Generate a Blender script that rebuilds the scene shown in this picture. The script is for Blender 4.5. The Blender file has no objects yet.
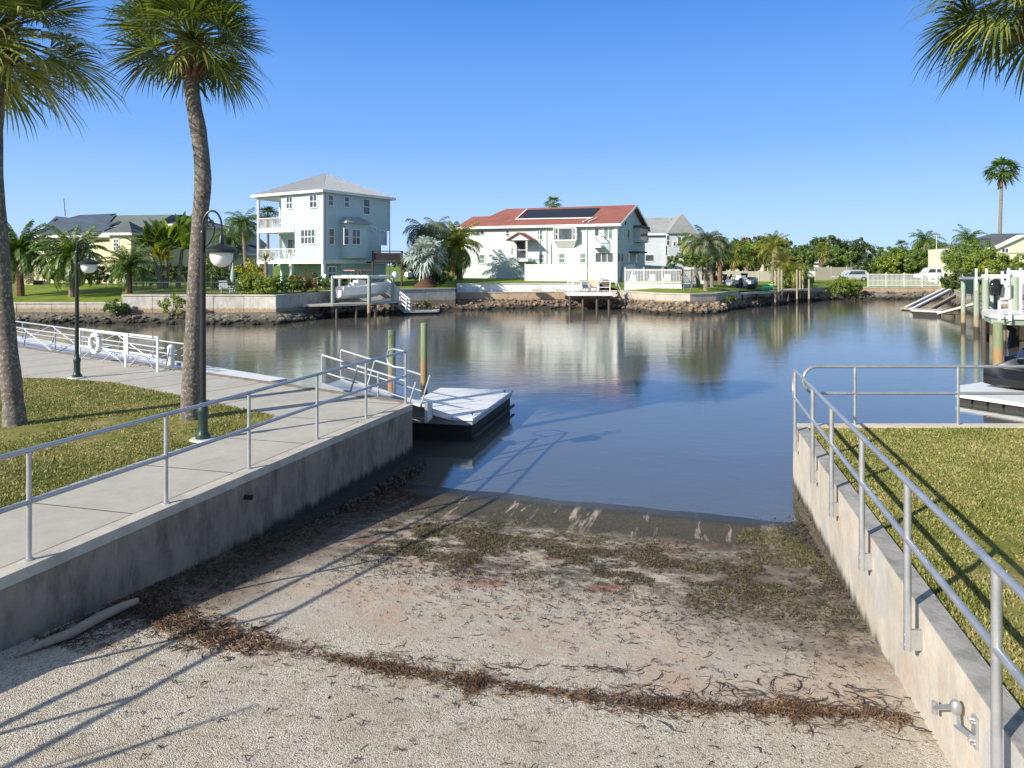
import bpy, math, random
import numpy as np
from mathutils import Vector, Matrix
random.seed(7)
rnd = random.Random(11)
PI = math.pi
scene = bpy.context.scene
COL = scene.collection
F_, HZ, CZ = 690.0, 265.0, 2.84
WATER_Z = -1.25

def U(a, b): return rnd.uniform(a, b)
# real positions in metres: x right, y away, z up; the eye stands at (0, 0, CZ)
def at(px, py, Y): return Vector(((px-512)/F_*Y, Y, CZ-(py-HZ)/F_*Y))
def on(px, py, z=0.0):
    Y = F_*(CZ-z)/(py-HZ)
    return Vector(((px-512)/F_*Y, Y, z))
def ramp_z(x, y):
    s = .28*x+.96*y
    z = -.27-.083*s
    z -= .012*max(0, x+.5)*min(1, max(0, (11-s)/3.5))
    if s > 12.6: z -= (s-12.6)*.12
    return z
def on_ramp(px, py):
    k = (px-512)/F_; m = (py-HZ)/F_
    Y = (CZ+.27)/(m-.083*(.28*k+.96))
    for _ in range(6): Y = (CZ-ramp_z(k*Y, Y))/m
    return Vector((k*Y, Y, ramp_z(k*Y, Y)))

# ------------------------------------------------------------------ materials
def new_mat(name):
    m = bpy.data.materials.new(name); m.use_nodes = True
    nt = m.node_tree
    return m, nt, nt.nodes['Principled BSDF'], nt.nodes['Material Output']
def nd(nt, t, **kw):
    n = nt.nodes.new(t)
    for k, v in kw.items():
        if k.startswith('i_'):
            key = k[2:]
            key = int(key) if key.isdigit() else key.replace('_', ' ')
            n.inputs[key].default_value = v
        else: setattr(n, k, v)
    return n
def rampn(nt, fac, stops, interp='LINEAR'):
    n = nt.nodes.new('ShaderNodeValToRGB'); n.color_ramp.interpolation = interp
    el = n.color_ramp.elements
    while len(el) < len(stops): el.new(0.5)
    for e, (p, c) in zip(el, stops):
        e.position = p
        e.color = (c[0], c[1], c[2], 1) if isinstance(c, (tuple, list)) else (c, c, c, 1)
    nt.links.new(fac, n.inputs[0]); return n
def mixc(nt, fac, a, b, mode='MIX'):
    n = nt.nodes.new('ShaderNodeMix'); n.data_type = 'RGBA'; n.blend_type = mode
    for s, v in ((n.inputs[0], fac), (n.inputs[6], a), (n.inputs[7], b)):
        if hasattr(v, 'links') or hasattr(v, 'is_linked'): nt.links.new(v, s)
        elif isinstance(v, (int, float)): s.default_value = v if s == n.inputs[0] else (v, v, v, 1)
        else: s.default_value = (v[0], v[1], v[2], 1)
    return n.outputs[2]
def mth(nt, op, a, b=None, c=None, clamp=False):
    n = nt.nodes.new('ShaderNodeMath'); n.operation = op; n.use_clamp = clamp
    for i, v in enumerate((a, b, c)):
        if v is None: continue
        if isinstance(v, (int, float)): n.inputs[i].default_value = v
        else: nt.links.new(v, n.inputs[i])
    return n.outputs[0]
def noise(nt, vec, scale, detail=4, rough=.6, dist=0):
    n = nd(nt, 'ShaderNodeTexNoise'); n.inputs['Scale'].default_value = scale
    n.inputs['Detail'].default_value = detail; n.inputs['Roughness'].default_value = rough
    n.inputs['Distortion'].default_value = dist
    if vec is not None: nt.links.new(vec, n.inputs['Vector'])
    return n.outputs['Fac']
def coords(nt, kind='Object', scale=None, rot=None):
    t = nd(nt, 'ShaderNodeTexCoord').outputs[kind]
    if scale or rot:
        mp = nd(nt, 'ShaderNodeMapping')
        if scale: mp.inputs['Scale'].default_value = scale
        if rot: mp.inputs['Rotation'].default_value = rot
        nt.links.new(t, mp.inputs['Vector']); return mp.outputs[0]
    return t
def world_pos(nt): return nd(nt, 'ShaderNodeNewGeometry').outputs['Position']
def mapped(nt, vec, scale=(1,1,1), rot=(0,0,0)):
    mp = nd(nt, 'ShaderNodeMapping'); mp.inputs['Scale'].default_value = scale; mp.inputs['Rotation'].default_value = rot
    nt.links.new(vec, mp.inputs['Vector']); return mp.outputs[0]
def bumpn(nt, h, bsdf, strength=.4, dist=.02):
    b = nd(nt, 'ShaderNodeBump'); b.inputs['Strength'].default_value = strength; b.inputs['Distance'].default_value = dist
    nt.links.new(h, b.inputs['Height']); nt.links.new(b.outputs[0], bsdf.inputs['Normal']); return b

def simple(name, col, rough=.6, metal=0, var=.18, scale=3.0, bump=.15, grime=0.0):
    m, nt, b, o = new_mat(name)
    w = world_pos(nt)
    n1 = noise(nt, w, scale, 5, .65)
    r = rampn(nt, n1, [(.25, [c*(1-var) for c in col]), (.75, [min(1, c*(1+var*.6)) for c in col])])
    c = r.outputs[0]
    if grime:
        g = noise(nt, mapped(nt, w, (2.2, 2.2, .35)), 2.0, 6, .7)
        gr = rampn(nt, g, [(.5, 0), (.72, 1)])
        c = mixc(nt, mth(nt, 'MULTIPLY', gr.outputs[0], grime), c, [x*.45 for x in col])
    nt.links.new(c, b.inputs['Base Color'])
    b.inputs['Roughness'].default_value = rough; b.inputs['Metallic'].default_value = metal
    if bump: bumpn(nt, noise(nt, w, scale*12, 3, .6), b, bump, .01)
    return m

def siding(name, col, step=.18):
    m, nt, b, o = new_mat(name)
    w = world_pos(nt)
    sx = nd(nt, 'ShaderNodeSeparateXYZ'); nt.links.new(w, sx.inputs[0])
    fr = mth(nt, 'FRACT', mth(nt, 'DIVIDE', sx.outputs[2], step))
    n1 = noise(nt, mapped(nt, w, (1, 1, .4)), 1.3, 5, .6)
    r = rampn(nt, n1, [(.3, [c*.92 for c in col]), (.7, [min(1, c*1.04) for c in col])])
    seam = rampn(nt, fr, [(.0, .58), (.14, 1)])
    nt.links.new(mixc(nt, 1.0, r.outputs[0], seam.outputs[0], 'MULTIPLY'), b.inputs['Base Color'])
    b.inputs['Roughness'].default_value = .55
    bumpn(nt, fr, b, .5, .03)
    return m

def roof_mat(name, col, kind='tile'):
    m, nt, b, o = new_mat(name)
    w = world_pos(nt)
    n1 = noise(nt, w, .8, 5, .7); n2 = noise(nt, w, 9, 3, .7)
    r = rampn(nt, mth(nt, 'ADD', mth(nt, 'MULTIPLY', n1, .6), mth(nt, 'MULTIPLY', n2, .4)), [(.3, [c*.72 for c in col]), (.7, [min(1, c*1.25) for c in col])])
    nt.links.new(r.outputs[0], b.inputs['Base Color'])
    b.inputs['Roughness'].default_value = .8 if kind != 'metal' else .42
    if kind == 'metal': b.inputs['Metallic'].default_value = .35
    bumpn(nt, n2, b, .4, .03)
    return m

def leaf_mat(name, cols, trans=.25, rough=.5, scale=.8):
    m, nt, b, o = new_mat(name)
    g = nd(nt, 'ShaderNodeNewGeometry')
    ri = g.outputs['Random Per Island']
    oi = nd(nt, 'ShaderNodeObjectInfo').outputs['Random']
    n1 = noise(nt, g.outputs['Position'], scale, 3, .6)
    f = mth(nt, 'ADD', mth(nt, 'MULTIPLY', ri, .45), mth(nt, 'MULTIPLY', n1, .55))
    f = mth(nt, 'ADD', f, mth(nt, 'MULTIPLY', mth(nt, 'SUBTRACT', oi, .5), .12))
    k = len(cols)
    r = rampn(nt, f, [(.22+.56*i/(k-1), c) for i, c in enumerate(cols)])
    nt.links.new(r.outputs[0], b.inputs['Base Color']); b.inputs['Roughness'].default_value = rough
    t = nd(nt, 'ShaderNodeBsdfTranslucent'); nt.links.new(mixc(nt, 1.0, r.outputs[0], (1.5, 1.6, .7), 'MULTIPLY'), t.inputs['Color'])
    mx = nd(nt, 'ShaderNodeMixShader'); mx.inputs[0].default_value = trans
    nt.links.new(b.outputs[0], mx.inputs[1]); nt.links.new(t.outputs[0], mx.inputs[2]); nt.links.new(mx.outputs[0], o.inputs['Surface'])
    return m

def glass_mat(name, col=(.03, .04, .05), rough=.06):
    m, nt, b, o = new_mat(name)
    w = world_pos(nt)
    r = rampn(nt, noise(nt, mapped(nt, w, (1, 1, .5)), 1.6, 2), [(.35, col), (.65, [c*2.2 for c in col])])
    nt.links.new(r.outputs[0], b.inputs['Base Color']); b.inputs['Roughness'].default_value = rough
    b.inputs['Specular IOR Level'].default_value = .7
    return m

MT = {}
MT['white'] = simple('white_paint', (.70, .71, .70), .45, 0, .06, 1.5, .05)
MT['offwhite'] = simple('off_white_paint', (.66, .66, .62), .6, 0, .1, 1.2, .1, .25)
MT['teal_wall'] = siding('teal_siding', (.46, .60, .62))
MT['teal_dark'] = simple('pale_teal_stucco', (.36, .52, .50), .7, 0, .1, 1.5, .1)
MT['red_house_wall'] = simple('pale_mint_stucco', (.50, .575, .56), .75, 0, .05, 1.0, .12, .06)
MT['grey_siding'] = siding('grey_siding', (.50, .55, .60))
MT['yellow_wall'] = simple('yellow_stucco', (.66, .60, .38), .75, 0, .06, 1.0, .12, .05)
MT['cream_wall'] = simple('cream_stucco', (.62, .60, .46), .75, 0, .08, 1.0, .12)
MT['metal_roof'] = roof_mat('grey_metal_roof', (.34, .355, .36), 'tile')
MT['red_roof'] = roof_mat('red_tile_roof', (.27, .095, .072))
MT['grey_roof'] = roof_mat('grey_shingle_roof', (.27, .28, .28))
MT['dark_roof'] = roof_mat('dark_shingle_roof', (.085, .10, .115))
MT['green_roof'] = roof_mat('grey_green_shingle_roof', (.13, .155, .14))
MT['solar'] = simple('solar_mat_black', (.012, .013, .016), .45, 0, .3, 1.5, .05)
MT['solar_blue'] = simple('solar_mat_slate', (.075, .095, .125), .5, 0, .25, .7, .05)
MT['glass'] = glass_mat('window_glass')
MT['glass_green'] = glass_mat('green_window_glass', (.09, .14, .13))
MT['glass_blue'] = glass_mat('pale_blue_window_glass', (.16, .2, .24))
MT['galv'] = simple('galvanised_pipe', (.50, .52, .54), .38, .65, .22, 5, .12)
MT['alu'] = simple('aluminium', (.42, .45, .49), .4, .3, .1, 3, .05)
MT['black_metal'] = simple('black_painted_metal', (.018, .022, .024), .35, 0, .3, 5, .05)
MT['green_black'] = simple('dark_green_metal', (.02, .045, .04), .45, 0, .2, 3, .05)
MT['dark'] = simple('dark_opening', (.02, .02, .022), .8, 0, .2, 2, 0)
MT['dark_wood'] = simple('dark_brown_wood', (.07, .05, .045), .75, 0, .3, 4, .2)
MT['tan_wood'] = simple('weathered_wood', (.34, .27, .20), .8, 0, .3, 4, .3)
MT['plank'] = simple('pale_planks', (.46, .44, .40), .75, 0, .2, 4, .2, .2)
MT['beige_wall'] = simple('beige_fence', (.62, .57, .46), .75, 0, .08, 1.0, .1, .15)
MT['hull'] = simple('white_gelcoat', (.80, .82, .84), .2, 0, .04, 1.5, 0)
MT['hull_blue'] = simple('pale_blue_gelcoat', (.48, .62, .68), .2, 0, .04, 1.5, 0)
MT['black_gloss'] = simple('black_gelcoat', (.012, .013, .016), .18, 0, .2, 4, 0)
MT['navy'] = simple('navy_cover', (.012, .018, .05), .35, 0, .3, 4, .2)
MT['red_stripe'] = simple('faded_red_canvas', (.5, .22, .16), .8, 0, .1, 3, .1)
MT['tan_canvas'] = simple('tan_canvas', (.55, .46, .33), .8, 0, .1, 3, .1)
MT['rubber'] = simple('black_rubber', (.02, .02, .02), .7, 0, .2, 5, .1)
MT['silver_paint'] = simple('silver_car_paint', (.58, .60, .62), .25, .3, .05, 2, 0)
MT['car_white'] = simple('white_car_paint', (.78, .79, .8), .22, 0, .04, 2, 0)
MT['lamp_glass'] = None
m, nt, b, o = new_mat('frosted_globe'); b.inputs['Base Color'].default_value = (.82, .83, .82, 1); b.inputs['Roughness'].default_value = .25
b.inputs['Subsurface Weight'].default_value = .3; b.inputs['Subsurface Radius'].default_value = (.05, .05, .05); MT['lamp_glass'] = m
MT['mulch'] = simple('brown_mulch', (.10, .05, .035), .95, 0, .5, 12, .6)
MT['green_plastic'] = simple('green_plastic', (.02, .45, .18), .3, 0, .1, 3, 0)
MT['lime_plastic'] = simple('lime_plastic', (.35, .55, .10), .3, 0, .1, 3, 0)
MT['umbrella_cloth'] = simple('sea_green_cloth', (.30, .42, .36), .8, 0, .2, 4, .1)
MT['orange'] = simple('orange_fruit', (.6, .3, .05), .6, 0, .1, 3, .1)

L_SABAL = leaf_mat('sabal_leaf', [(.03, .05, .012), (.10, .14, .03), (.22, .26, .06), (.42, .40, .14)], .28, .34, 1.2)
L_DEAD = leaf_mat('dead_frond', [(.10, .06, .03), (.22, .14, .07), (.34, .25, .14)], .1, .8, 2)
L_PALM = leaf_mat('palm_leaf', [(.03, .065, .012), (.09, .155, .03), (.20, .27, .06)], .25, .42)
L_PALMY = leaf_mat('yellowish_palm_leaf', [(.07, .11, .02), (.18, .21, .035), (.36, .33, .07)], .3, .45)
L_PALMG = leaf_mat('grey_green_palm_leaf', [(.05, .075, .04), (.11, .14, .08), (.24, .26, .16)], .25, .45)
L_SILVER = leaf_mat('silver_leaf', [(.15, .20, .19), (.30, .36, .34), (.46, .52, .50)], .15, .5)
L_DARK = leaf_mat('dark_leaf', [(.018, .04, .010), (.055, .095, .024), (.12, .17, .045)], .2, .5, .5)
L_MID = leaf_mat('mid_leaf', [(.035, .075, .014), (.11, .18, .03), (.22, .29, .06)], .25, .5, .5)
L_LIGHT = leaf_mat('light_leaf', [(.07, .12, .018), (.20, .27, .04), (.38, .42, .08)], .3, .5, .5)
L_YEL = leaf_mat('yellow_leaf', [(.14, .16, .02), (.30, .30, .035), (.50, .45, .06)], .3, .5, .7)
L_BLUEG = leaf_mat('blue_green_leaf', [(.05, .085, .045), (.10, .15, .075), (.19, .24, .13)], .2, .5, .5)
L_RED = leaf_mat('reddish_leaf', [(.06, .08, .02), (.16, .13, .04), (.32, .16, .07)], .25, .5, .7)

def trunk_mat(name, c1, c2, spots=(.5, .48, .44), ring=14):
    m, nt, b, o = new_mat(name)
    w = world_pos(nt)
    n1 = noise(nt, w, 5, 6, .7); n2 = noise(nt, mapped(nt, w, (1, 1, .7)), 24, 5, .75)
    r = rampn(nt, n1, [(.3, c1), (.7, c2)])
    sp = rampn(nt, n2, [(.53, 0), (.60, 1)])
    c = mixc(nt, mth(nt, 'MULTIPLY', sp.outputs[0], .65), r.outputs[0], spots)
    sx = nd(nt, 'ShaderNodeSeparateXYZ'); nt.links.new(w, sx.inputs[0])
    rg = mth(nt, 'SINE', mth(nt, 'MULTIPLY', mth(nt, 'ADD', sx.outputs[2], mth(nt, 'MULTIPLY', n1, .08)), ring*2*PI))
    nt.links.new(mixc(nt, .12, c, rampn(nt, rg, [(.0, .35), (.5, 1)]).outputs[0], 'MULTIPLY'), b.inputs['Base Color'])
    b.inputs['Roughness'].default_value = .9
    bumpn(nt, mth(nt, 'ADD', mth(nt, 'MULTIPLY', rg, .25), mth(nt, 'MULTIPLY', n2, 1.2)), b, .8, .02)
    return m
MT['sabal_trunk'] = trunk_mat('sabal_trunk_bark', (.085, .072, .058), (.20, .175, .145), (.44, .41, .36), 9)
MT['palm_trunk'] = trunk_mat('palm_trunk_bark', (.14, .105, .075), (.27, .23, .18), (.4, .37, .3), 6)
MT['brown_trunk'] = trunk_mat('brown_boots', (.10, .055, .03), (.22, .13, .075), (.3, .22, .14), 5)
MT['bark'] = trunk_mat('grey_bark', (.09, .075, .06), (.2, .17, .14), (.3, .28, .24), 3)

# weathered concrete wall with streaks and a wet foot
def concrete(name, col, foot=None, foot_z=-.95, streak=.5, rust=0.0, top_dark=0.0, patch=None):
    m, nt, b, o = new_mat(name)
    w = world_pos(nt)
    sx = nd(nt, 'ShaderNodeSeparateXYZ'); nt.links.new(w, sx.inputs[0])
    n1 = noise(nt, w, 1.6, 8, .7)
    c = rampn(nt, n1, [(.28, [x*.68 for x in col]), (.72, [x*1.15 for x in col])]).outputs[0]
    st = noise(nt, mapped(nt, w, (2.6, 2.6, .8)), 1.5, 8, .72)
    c = mixc(nt, mth(nt, 'MULTIPLY', rampn(nt, st, [(.46, 0), (.66, 1)]).outputs[0], streak), c, [x*.38 for x in col])
    st2 = noise(nt, mapped(nt, w, (6, 6, .7)), 1.6, 6, .7)
    c = mixc(nt, mth(nt, 'MULTIPLY', rampn(nt, st2, [(.60, 0), (.75, 1)]).outputs[0], .45), c, [min(1, x*1.5) for x in col])
    if rust:
        rs = noise(nt, mapped(nt, w, (1.6, 1.6, .8)), 1.7, 5, .6)
        c = mixc(nt, mth(nt, 'MULTIPLY', rampn(nt, rs, [(.5, 0), (.7, 1)]).outputs[0], rust), c, (.50, .33, .19))
    if patch:
        pn = noise(nt, w, 1.1, 3, .5)
        c = mixc(nt, mth(nt, 'MULTIPLY', rampn(nt, pn, [(.60, 0), (.64, 1)]).outputs[0], .6), c, patch)
    sp = noise(nt, w, 60, 3, .7)
    c = mixc(nt, mth(nt, 'MULTIPLY', rampn(nt, sp, [(.62, 0), (.7, 1)]).outputs[0], .4), c, [x*.3 for x in col])
    if foot:
        fz = mth(nt, 'ADD', sx.outputs[2], mth(nt, 'MULTIPLY', mth(nt, 'SUBTRACT', noise(nt, mapped(nt, w, (3, 3, .6)), 2.0, 6, .7), .5), .38))
        fm = nd(nt, 'ShaderNodeMapRange'); fm.inputs[1].default_value = foot_z+.06; fm.inputs[2].default_value = foot_z-.06
        nt.links.new(fz, fm.inputs[0])
        fc = rampn(nt, noise(nt, w, 14, 5, .7), [(.35, [x*.5 for x in foot]), (.7, [x*1.8 for x in foot])]).outputs[0]
        c = mixc(nt, fm.outputs[0], c, fc)
    nt.links.new(c, b.inputs['Base Color']); b.inputs['Roughness'].default_value = .88
    bumpn(nt, mth(nt, 'ADD', mth(nt, 'MULTIPLY', n1, 2), mth(nt, 'ADD', sp, noise(nt, w, 24, 4, .6))), b, .5, .008)
    return m
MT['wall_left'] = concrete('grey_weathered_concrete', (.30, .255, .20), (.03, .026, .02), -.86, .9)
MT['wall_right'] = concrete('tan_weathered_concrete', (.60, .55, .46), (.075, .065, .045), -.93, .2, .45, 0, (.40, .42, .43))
MT['cap_dark'] = concrete('lichened_concrete_cap', (.36, .35, .32), None, 0, .75)
MT['cap_light'] = concrete('pale_concrete_cap', (.52, .49, .42), None, 0, .25)
MT['sea_wall'] = concrete('far_seawall_concrete', (.50, .48, .44), (.30, .22, .14), -.30, .35)
MT['sea_wall_low'] = concrete('low_seawall_concrete', (.48, .44, .37), (.28, .22, .15), -.28, .3)
MT['sea_wall_white'] = concrete('white_seawall_paint', (.86, .86, .84), None, 0, .06)
MT['tan_foot'] = concrete('tan_sandstone_foot', (.50, .38, .26), (.10, .085, .06), -.95, .3)

def walkway_mat():
    m, nt, b, o = new_mat('walkway_concrete')
    w = world_pos(nt)
    n1 = noise(nt, w, .55, 7, .7); n2 = noise(nt, w, 3.5, 6, .7); n3 = noise(nt, w, 70, 3, .7)
    c = rampn(nt, mth(nt, 'ADD', mth(nt, 'MULTIPLY', n1, .6), mth(nt, 'MULTIPLY', n2, .4)), [(.3, (.34, .32, .275)), (.7, (.50, .475, .415))]).outputs[0]
    c = mixc(nt, mth(nt, 'MULTIPLY', rampn(nt, n3, [(.6, 0), (.72, 1)]).outputs[0], .35), c, (.2, .18, .15))
    st = noise(nt, w, 1.3, 6, .75, .5)
    c = mixc(nt, mth(nt, 'MULTIPLY', rampn(nt, st, [(.58, 0), (.7, 1)]).outputs[0], .3), c, (.22, .20, .17))
    nt.links.new(c, b.inputs['Base Color']); b.inputs['Roughness'].default_value = .9
    bumpn(nt, mth(nt, 'ADD', n3, mth(nt, 'MULTIPLY', n2, 2)), b, .35, .006)
    return m
MT['walk'] = walkway_mat()

def ramp_mat():
    m, nt, b, o = new_mat('boat_ramp_concrete')
    w = world_pos(nt)
    sx = nd(nt, 'ShaderNodeSeparateXYZ'); nt.links.new(w, sx.inputs[0])
    X, Y = sx.outputs[0], sx.outputs[1]
    s = mth(nt, 'ADD', mth(nt, 'MULTIPLY', X, .28), mth(nt, 'MULTIPLY', Y, .96))      # distance down the ramp
    q = mth(nt, 'ADD', mth(nt, 'MULTIPLY', X, .96), mth(nt, 'MULTIPLY', Y, -.28))     # across it
    big = noise(nt, w, .7, 7, .7); mid = noise(nt, w, 3.2, 7, .7); fine = noise(nt, w, 26, 5, .7)
    wob = mth(nt, 'MULTIPLY', mth(nt, 'SUBTRACT', big, .5), 2.4)
    wob2 = mth(nt, 'MULTIPLY', mth(nt, 'SUBTRACT', mid, .5), 1.3)
    sw = mth(nt, 'ADD', s, mth(nt, 'ADD', wob, wob2))
    def band(v, a0, a1):
        n = nd(nt, 'ShaderNodeMapRange'); n.interpolation_type = 'SMOOTHSTEP'
        n.inputs[1].default_value = a0; n.inputs[2].default_value = a1; nt.links.new(v, n.inputs[0]); return n.outputs[0]
    # exposed aggregate: pale stones and dark specks
    jn = nd(nt, 'ShaderNodeTexNoise'); jn.inputs['Scale'].default_value = 40; nt.links.new(w, jn.inputs['Vector'])
    vj = nd(nt, 'ShaderNodeVectorMath', operation='MULTIPLY_ADD'); nt.links.new(jn.outputs['Color'], vj.inputs[0]); vj.inputs[1].default_value = (.014, .014, .014); nt.links.new(w, vj.inputs[2]); wj = vj.outputs[0]
    vo = nd(nt, 'ShaderNodeTexVoronoi'); vo.inputs['Scale'].default_value = 100; nt.links.new(wj, vo.inputs['Vector'])
    vo2 = nd(nt, 'ShaderNodeTexVoronoi'); vo2.inputs['Scale'].default_value = 30; nt.links.new(w, vo2.inputs['Vector'])
    hsv = nd(nt, 'ShaderNodeSeparateColor'); nt.links.new(vo.outputs['Color'], hsv.inputs[0])
    stone = rampn(nt, hsv.outputs[0], [(.0, (.22, .175, .12)), (.14, (.42, .365, .28)), (.5, (.60, .54, .435)), (1, (.80, .75, .64))]).outputs[0]
    gap = rampn(nt, vo.outputs['Distance'], [(.4, 1), (.9, .62)]).outputs[0]
    agg = mixc(nt, .8, stone, gap, 'MULTIPLY')
    agg = mixc(nt, .16, agg, (.46, .40, .315))
    h2 = nd(nt, 'ShaderNodeSeparateColor'); nt.links.new(vo2.outputs['Color'], h2.inputs[0])
    pits = mth(nt, 'MULTIPLY', rampn(nt, h2.outputs[1], [(.86, 0), (.9, 1)]).outputs[0], rampn(nt, vo2.outputs['Distance'], [(.2, 1), (.45, 0)]).outputs[0])
    agg = mixc(nt, mth(nt, 'MULTIPLY', pits, .8), agg, (.13, .085, .05))
    agg = mixc(nt, mth(nt, 'MULTIPLY', rampn(nt, mid, [(.46, 0), (.66, 1)]).outputs[0], .5), agg, (.36, .27, .18))
    agg = mixc(nt, mth(nt, 'MULTIPLY', rampn(nt, big, [(.5, 0), (.62, 1)]).outputs[0], .45), agg, (.38, .30, .21))
    # smoother silted concrete lower down
    sm = rampn(nt, mth(nt, 'ADD', mth(nt, 'MULTIPLY', mid, .55), mth(nt, 'MULTIPLY', fine, .45)), [(.3, (.30, .255, .20)), (.52, (.48, .42, .34)), (.72, (.62, .56, .465))]).outputs[0]
    sm = mixc(nt, rampn(nt, noise(nt, w, 1.1, 5, .7), [(.45, 0), (.66, .75)]).outputs[0], sm, (.47, .32, .22))
    gn = noise(nt, w, 95, 3, .75); sm = mixc(nt, .75, sm, rampn(nt, gn, [(.34, .45), (.5, .95), (.68, 1.35)]).outputs[0], 'MULTIPLY')
    sm = mixc(nt, mth(nt, 'MULTIPLY', rampn(nt, mid, [(.35, 1), (.5, 0)]).outputs[0], .75), sm, agg)
    speck = rampn(nt, noise(nt, w, 42, 5, .8), [(.60, 0), (.66, .8)]).outputs[0]
    sm = mixc(nt, speck, sm, (.14, .11, .08))
    c = mixc(nt, band(sw, 5.6, 6.4), agg, sm)
    # pinkish / rusty stains in the debris zone
    red = mth(nt, 'MULTIPLY', rampn(nt, noise(nt, mapped(nt, w, (1, 1.8, 1)), 1.25, 5, .7), [(.56, 0), (.68, 1)]).outputs[0], mth(nt, 'MULTIPLY', band(s, 7.0, 8.2), mth(nt, 'SUBTRACT', 1, band(s, 10.4, 11))))
    c = mixc(nt, mth(nt, 'MULTIPLY', red, .8), c, (.34, .085, .04))
    # damp grey silt patch on the right
    grey = mth(nt, 'MULTIPLY', band(mth(nt, 'ADD', q, wob), -.7, .6), mth(nt, 'MULTIPLY', band(s, 6.6, 7.6), rampn(nt, mid, [(.36, .35), (.6, 1)]).outputs[0]))
    c = mixc(nt, mth(nt, 'MULTIPLY', grey, .92), c, (.115, .10, .08))
    dk = mth(nt, 'MULTIPLY', mth(nt, 'MULTIPLY', band(mth(nt, 'ADD', s, wob2), 7.4, 8.3), mth(nt, 'SUBTRACT', 1, band(s, 10.2, 11))), rampn(nt, noise(nt, mapped(nt, w, (1, 1.6, 1)), 2.6, 6, .75), [(.42, 0), (.58, 1)]).outputs[0])
    c = mixc(nt, mth(nt, 'MULTIPLY', dk, .85), c, (.075, .062, .045))
    # dark algae near the water with bare strips where the grooves run
    strip = noise(nt, mapped(nt, w, (1, 1, 1)), .01)
    comb = nd(nt, 'ShaderNodeCombineXYZ'); nt.links.new(mth(nt, 'MULTIPLY', q, 1.5), comb.inputs[0]); nt.links.new(mth(nt, 'MULTIPLY', s, .16), comb.inputs[1])
    strip = noise(nt, comb.outputs[0], 1.9, 4, .7)
    alg = mth(nt, 'MULTIPLY', band(mth(nt, 'ADD', s, wob2), 9.6, 10.4), rampn(nt, strip, [(.38, .0), (.44, 1)]).outputs[0])
    c = mixc(nt, mth(nt, 'MULTIPLY', alg, .96), c, mixc(nt, rampn(nt, fine, [(.4, 0), (.65, 1)]).outputs[0], (.03, .026, .018), (.085, .075, .045)))
    wet = band(mth(nt, 'ADD', s, mth(nt, 'MULTIPLY', wob2, .25)), 11.15, 11.55)
    c = mixc(nt, mth(nt, 'MULTIPLY', wet, .9), c, (.03, .027, .02))
    # litter stained dark along the left wall foot
    lw = mth(nt, 'SUBTRACT', X, mth(nt, 'SUBTRACT', mth(nt, 'MULTIPLY', Y, .333), 6.69))
    foot = mth(nt, 'MULTIPLY', mth(nt, 'SUBTRACT', 1, band(mth(nt, 'ADD', lw, mth(nt, 'MULTIPLY', wob2, .8)), .8, 1.7)), band(s, 5.2, 6.6))
    c = mixc(nt, mth(nt, 'MULTIPLY', foot, .8), c, (.055, .04, .028))
    # slab joints across
    nt.links.new(c, b.inputs['Base Color'])
    rr = nd(nt, 'ShaderNodeMapRange'); rr.inputs[3].default_value = .92; rr.inputs[4].default_value = .32; nt.links.new(wet, rr.inputs[0])
    nt.links.new(rr.outputs[0], b.inputs['Roughness'])
    hh = mth(nt, 'ADD', mth(nt, 'MULTIPLY', mth(nt, 'SUBTRACT', 1, vo.outputs['Distance']), mth(nt, 'SUBTRACT', 1.15, band(sw, 5.6, 6.6))), mth(nt, 'ADD', mth(nt, 'MULTIPLY', fine, .9), mth(nt, 'MULTIPLY', mid, 3)))
    bumpn(nt, hh, b, .65, .011)
    return m
MT['ramp'] = ramp_mat()

def lawn_mat(name, cols, sc=.5, fine=30):
    m, nt, b, o = new_mat(name)
    w = world_pos(nt)
    n1 = noise(nt, w, sc, 6, .7); n2 = noise(nt, w, fine, 4, .75); n3 = noise(nt, w, sc*4, 5, .7)
    f = mth(nt, 'ADD', mth(nt, 'MULTIPLY', n1, .45), mth(nt, 'ADD', mth(nt, 'MULTIPLY', n2, .25), mth(nt, 'MULTIPLY', n3, .3)))
    r = rampn(nt, f, [(.32+.36*i/(len(cols)-1), c) for i, c in enumerate(cols)])
    nt.links.new(r.outputs[0], b.inputs['Base Color']); b.inputs['Roughness'].default_value = .95
    b.inputs['Specular IOR Level'].default_value = .15
    bumpn(nt, n2, b, .8, .03)
    return m
MT['soil'] = lawn_mat('lawn_soil', [(.09, .10, .02), (.17, .18, .035), (.28, .24, .09), (.42, .34, .2)], .9)
MT['far_lawn'] = lawn_mat('far_lawn', [(.055, .095, .012), (.13, .19, .022), (.20, .26, .035), (.27, .29, .06)], .25, 6)
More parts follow.
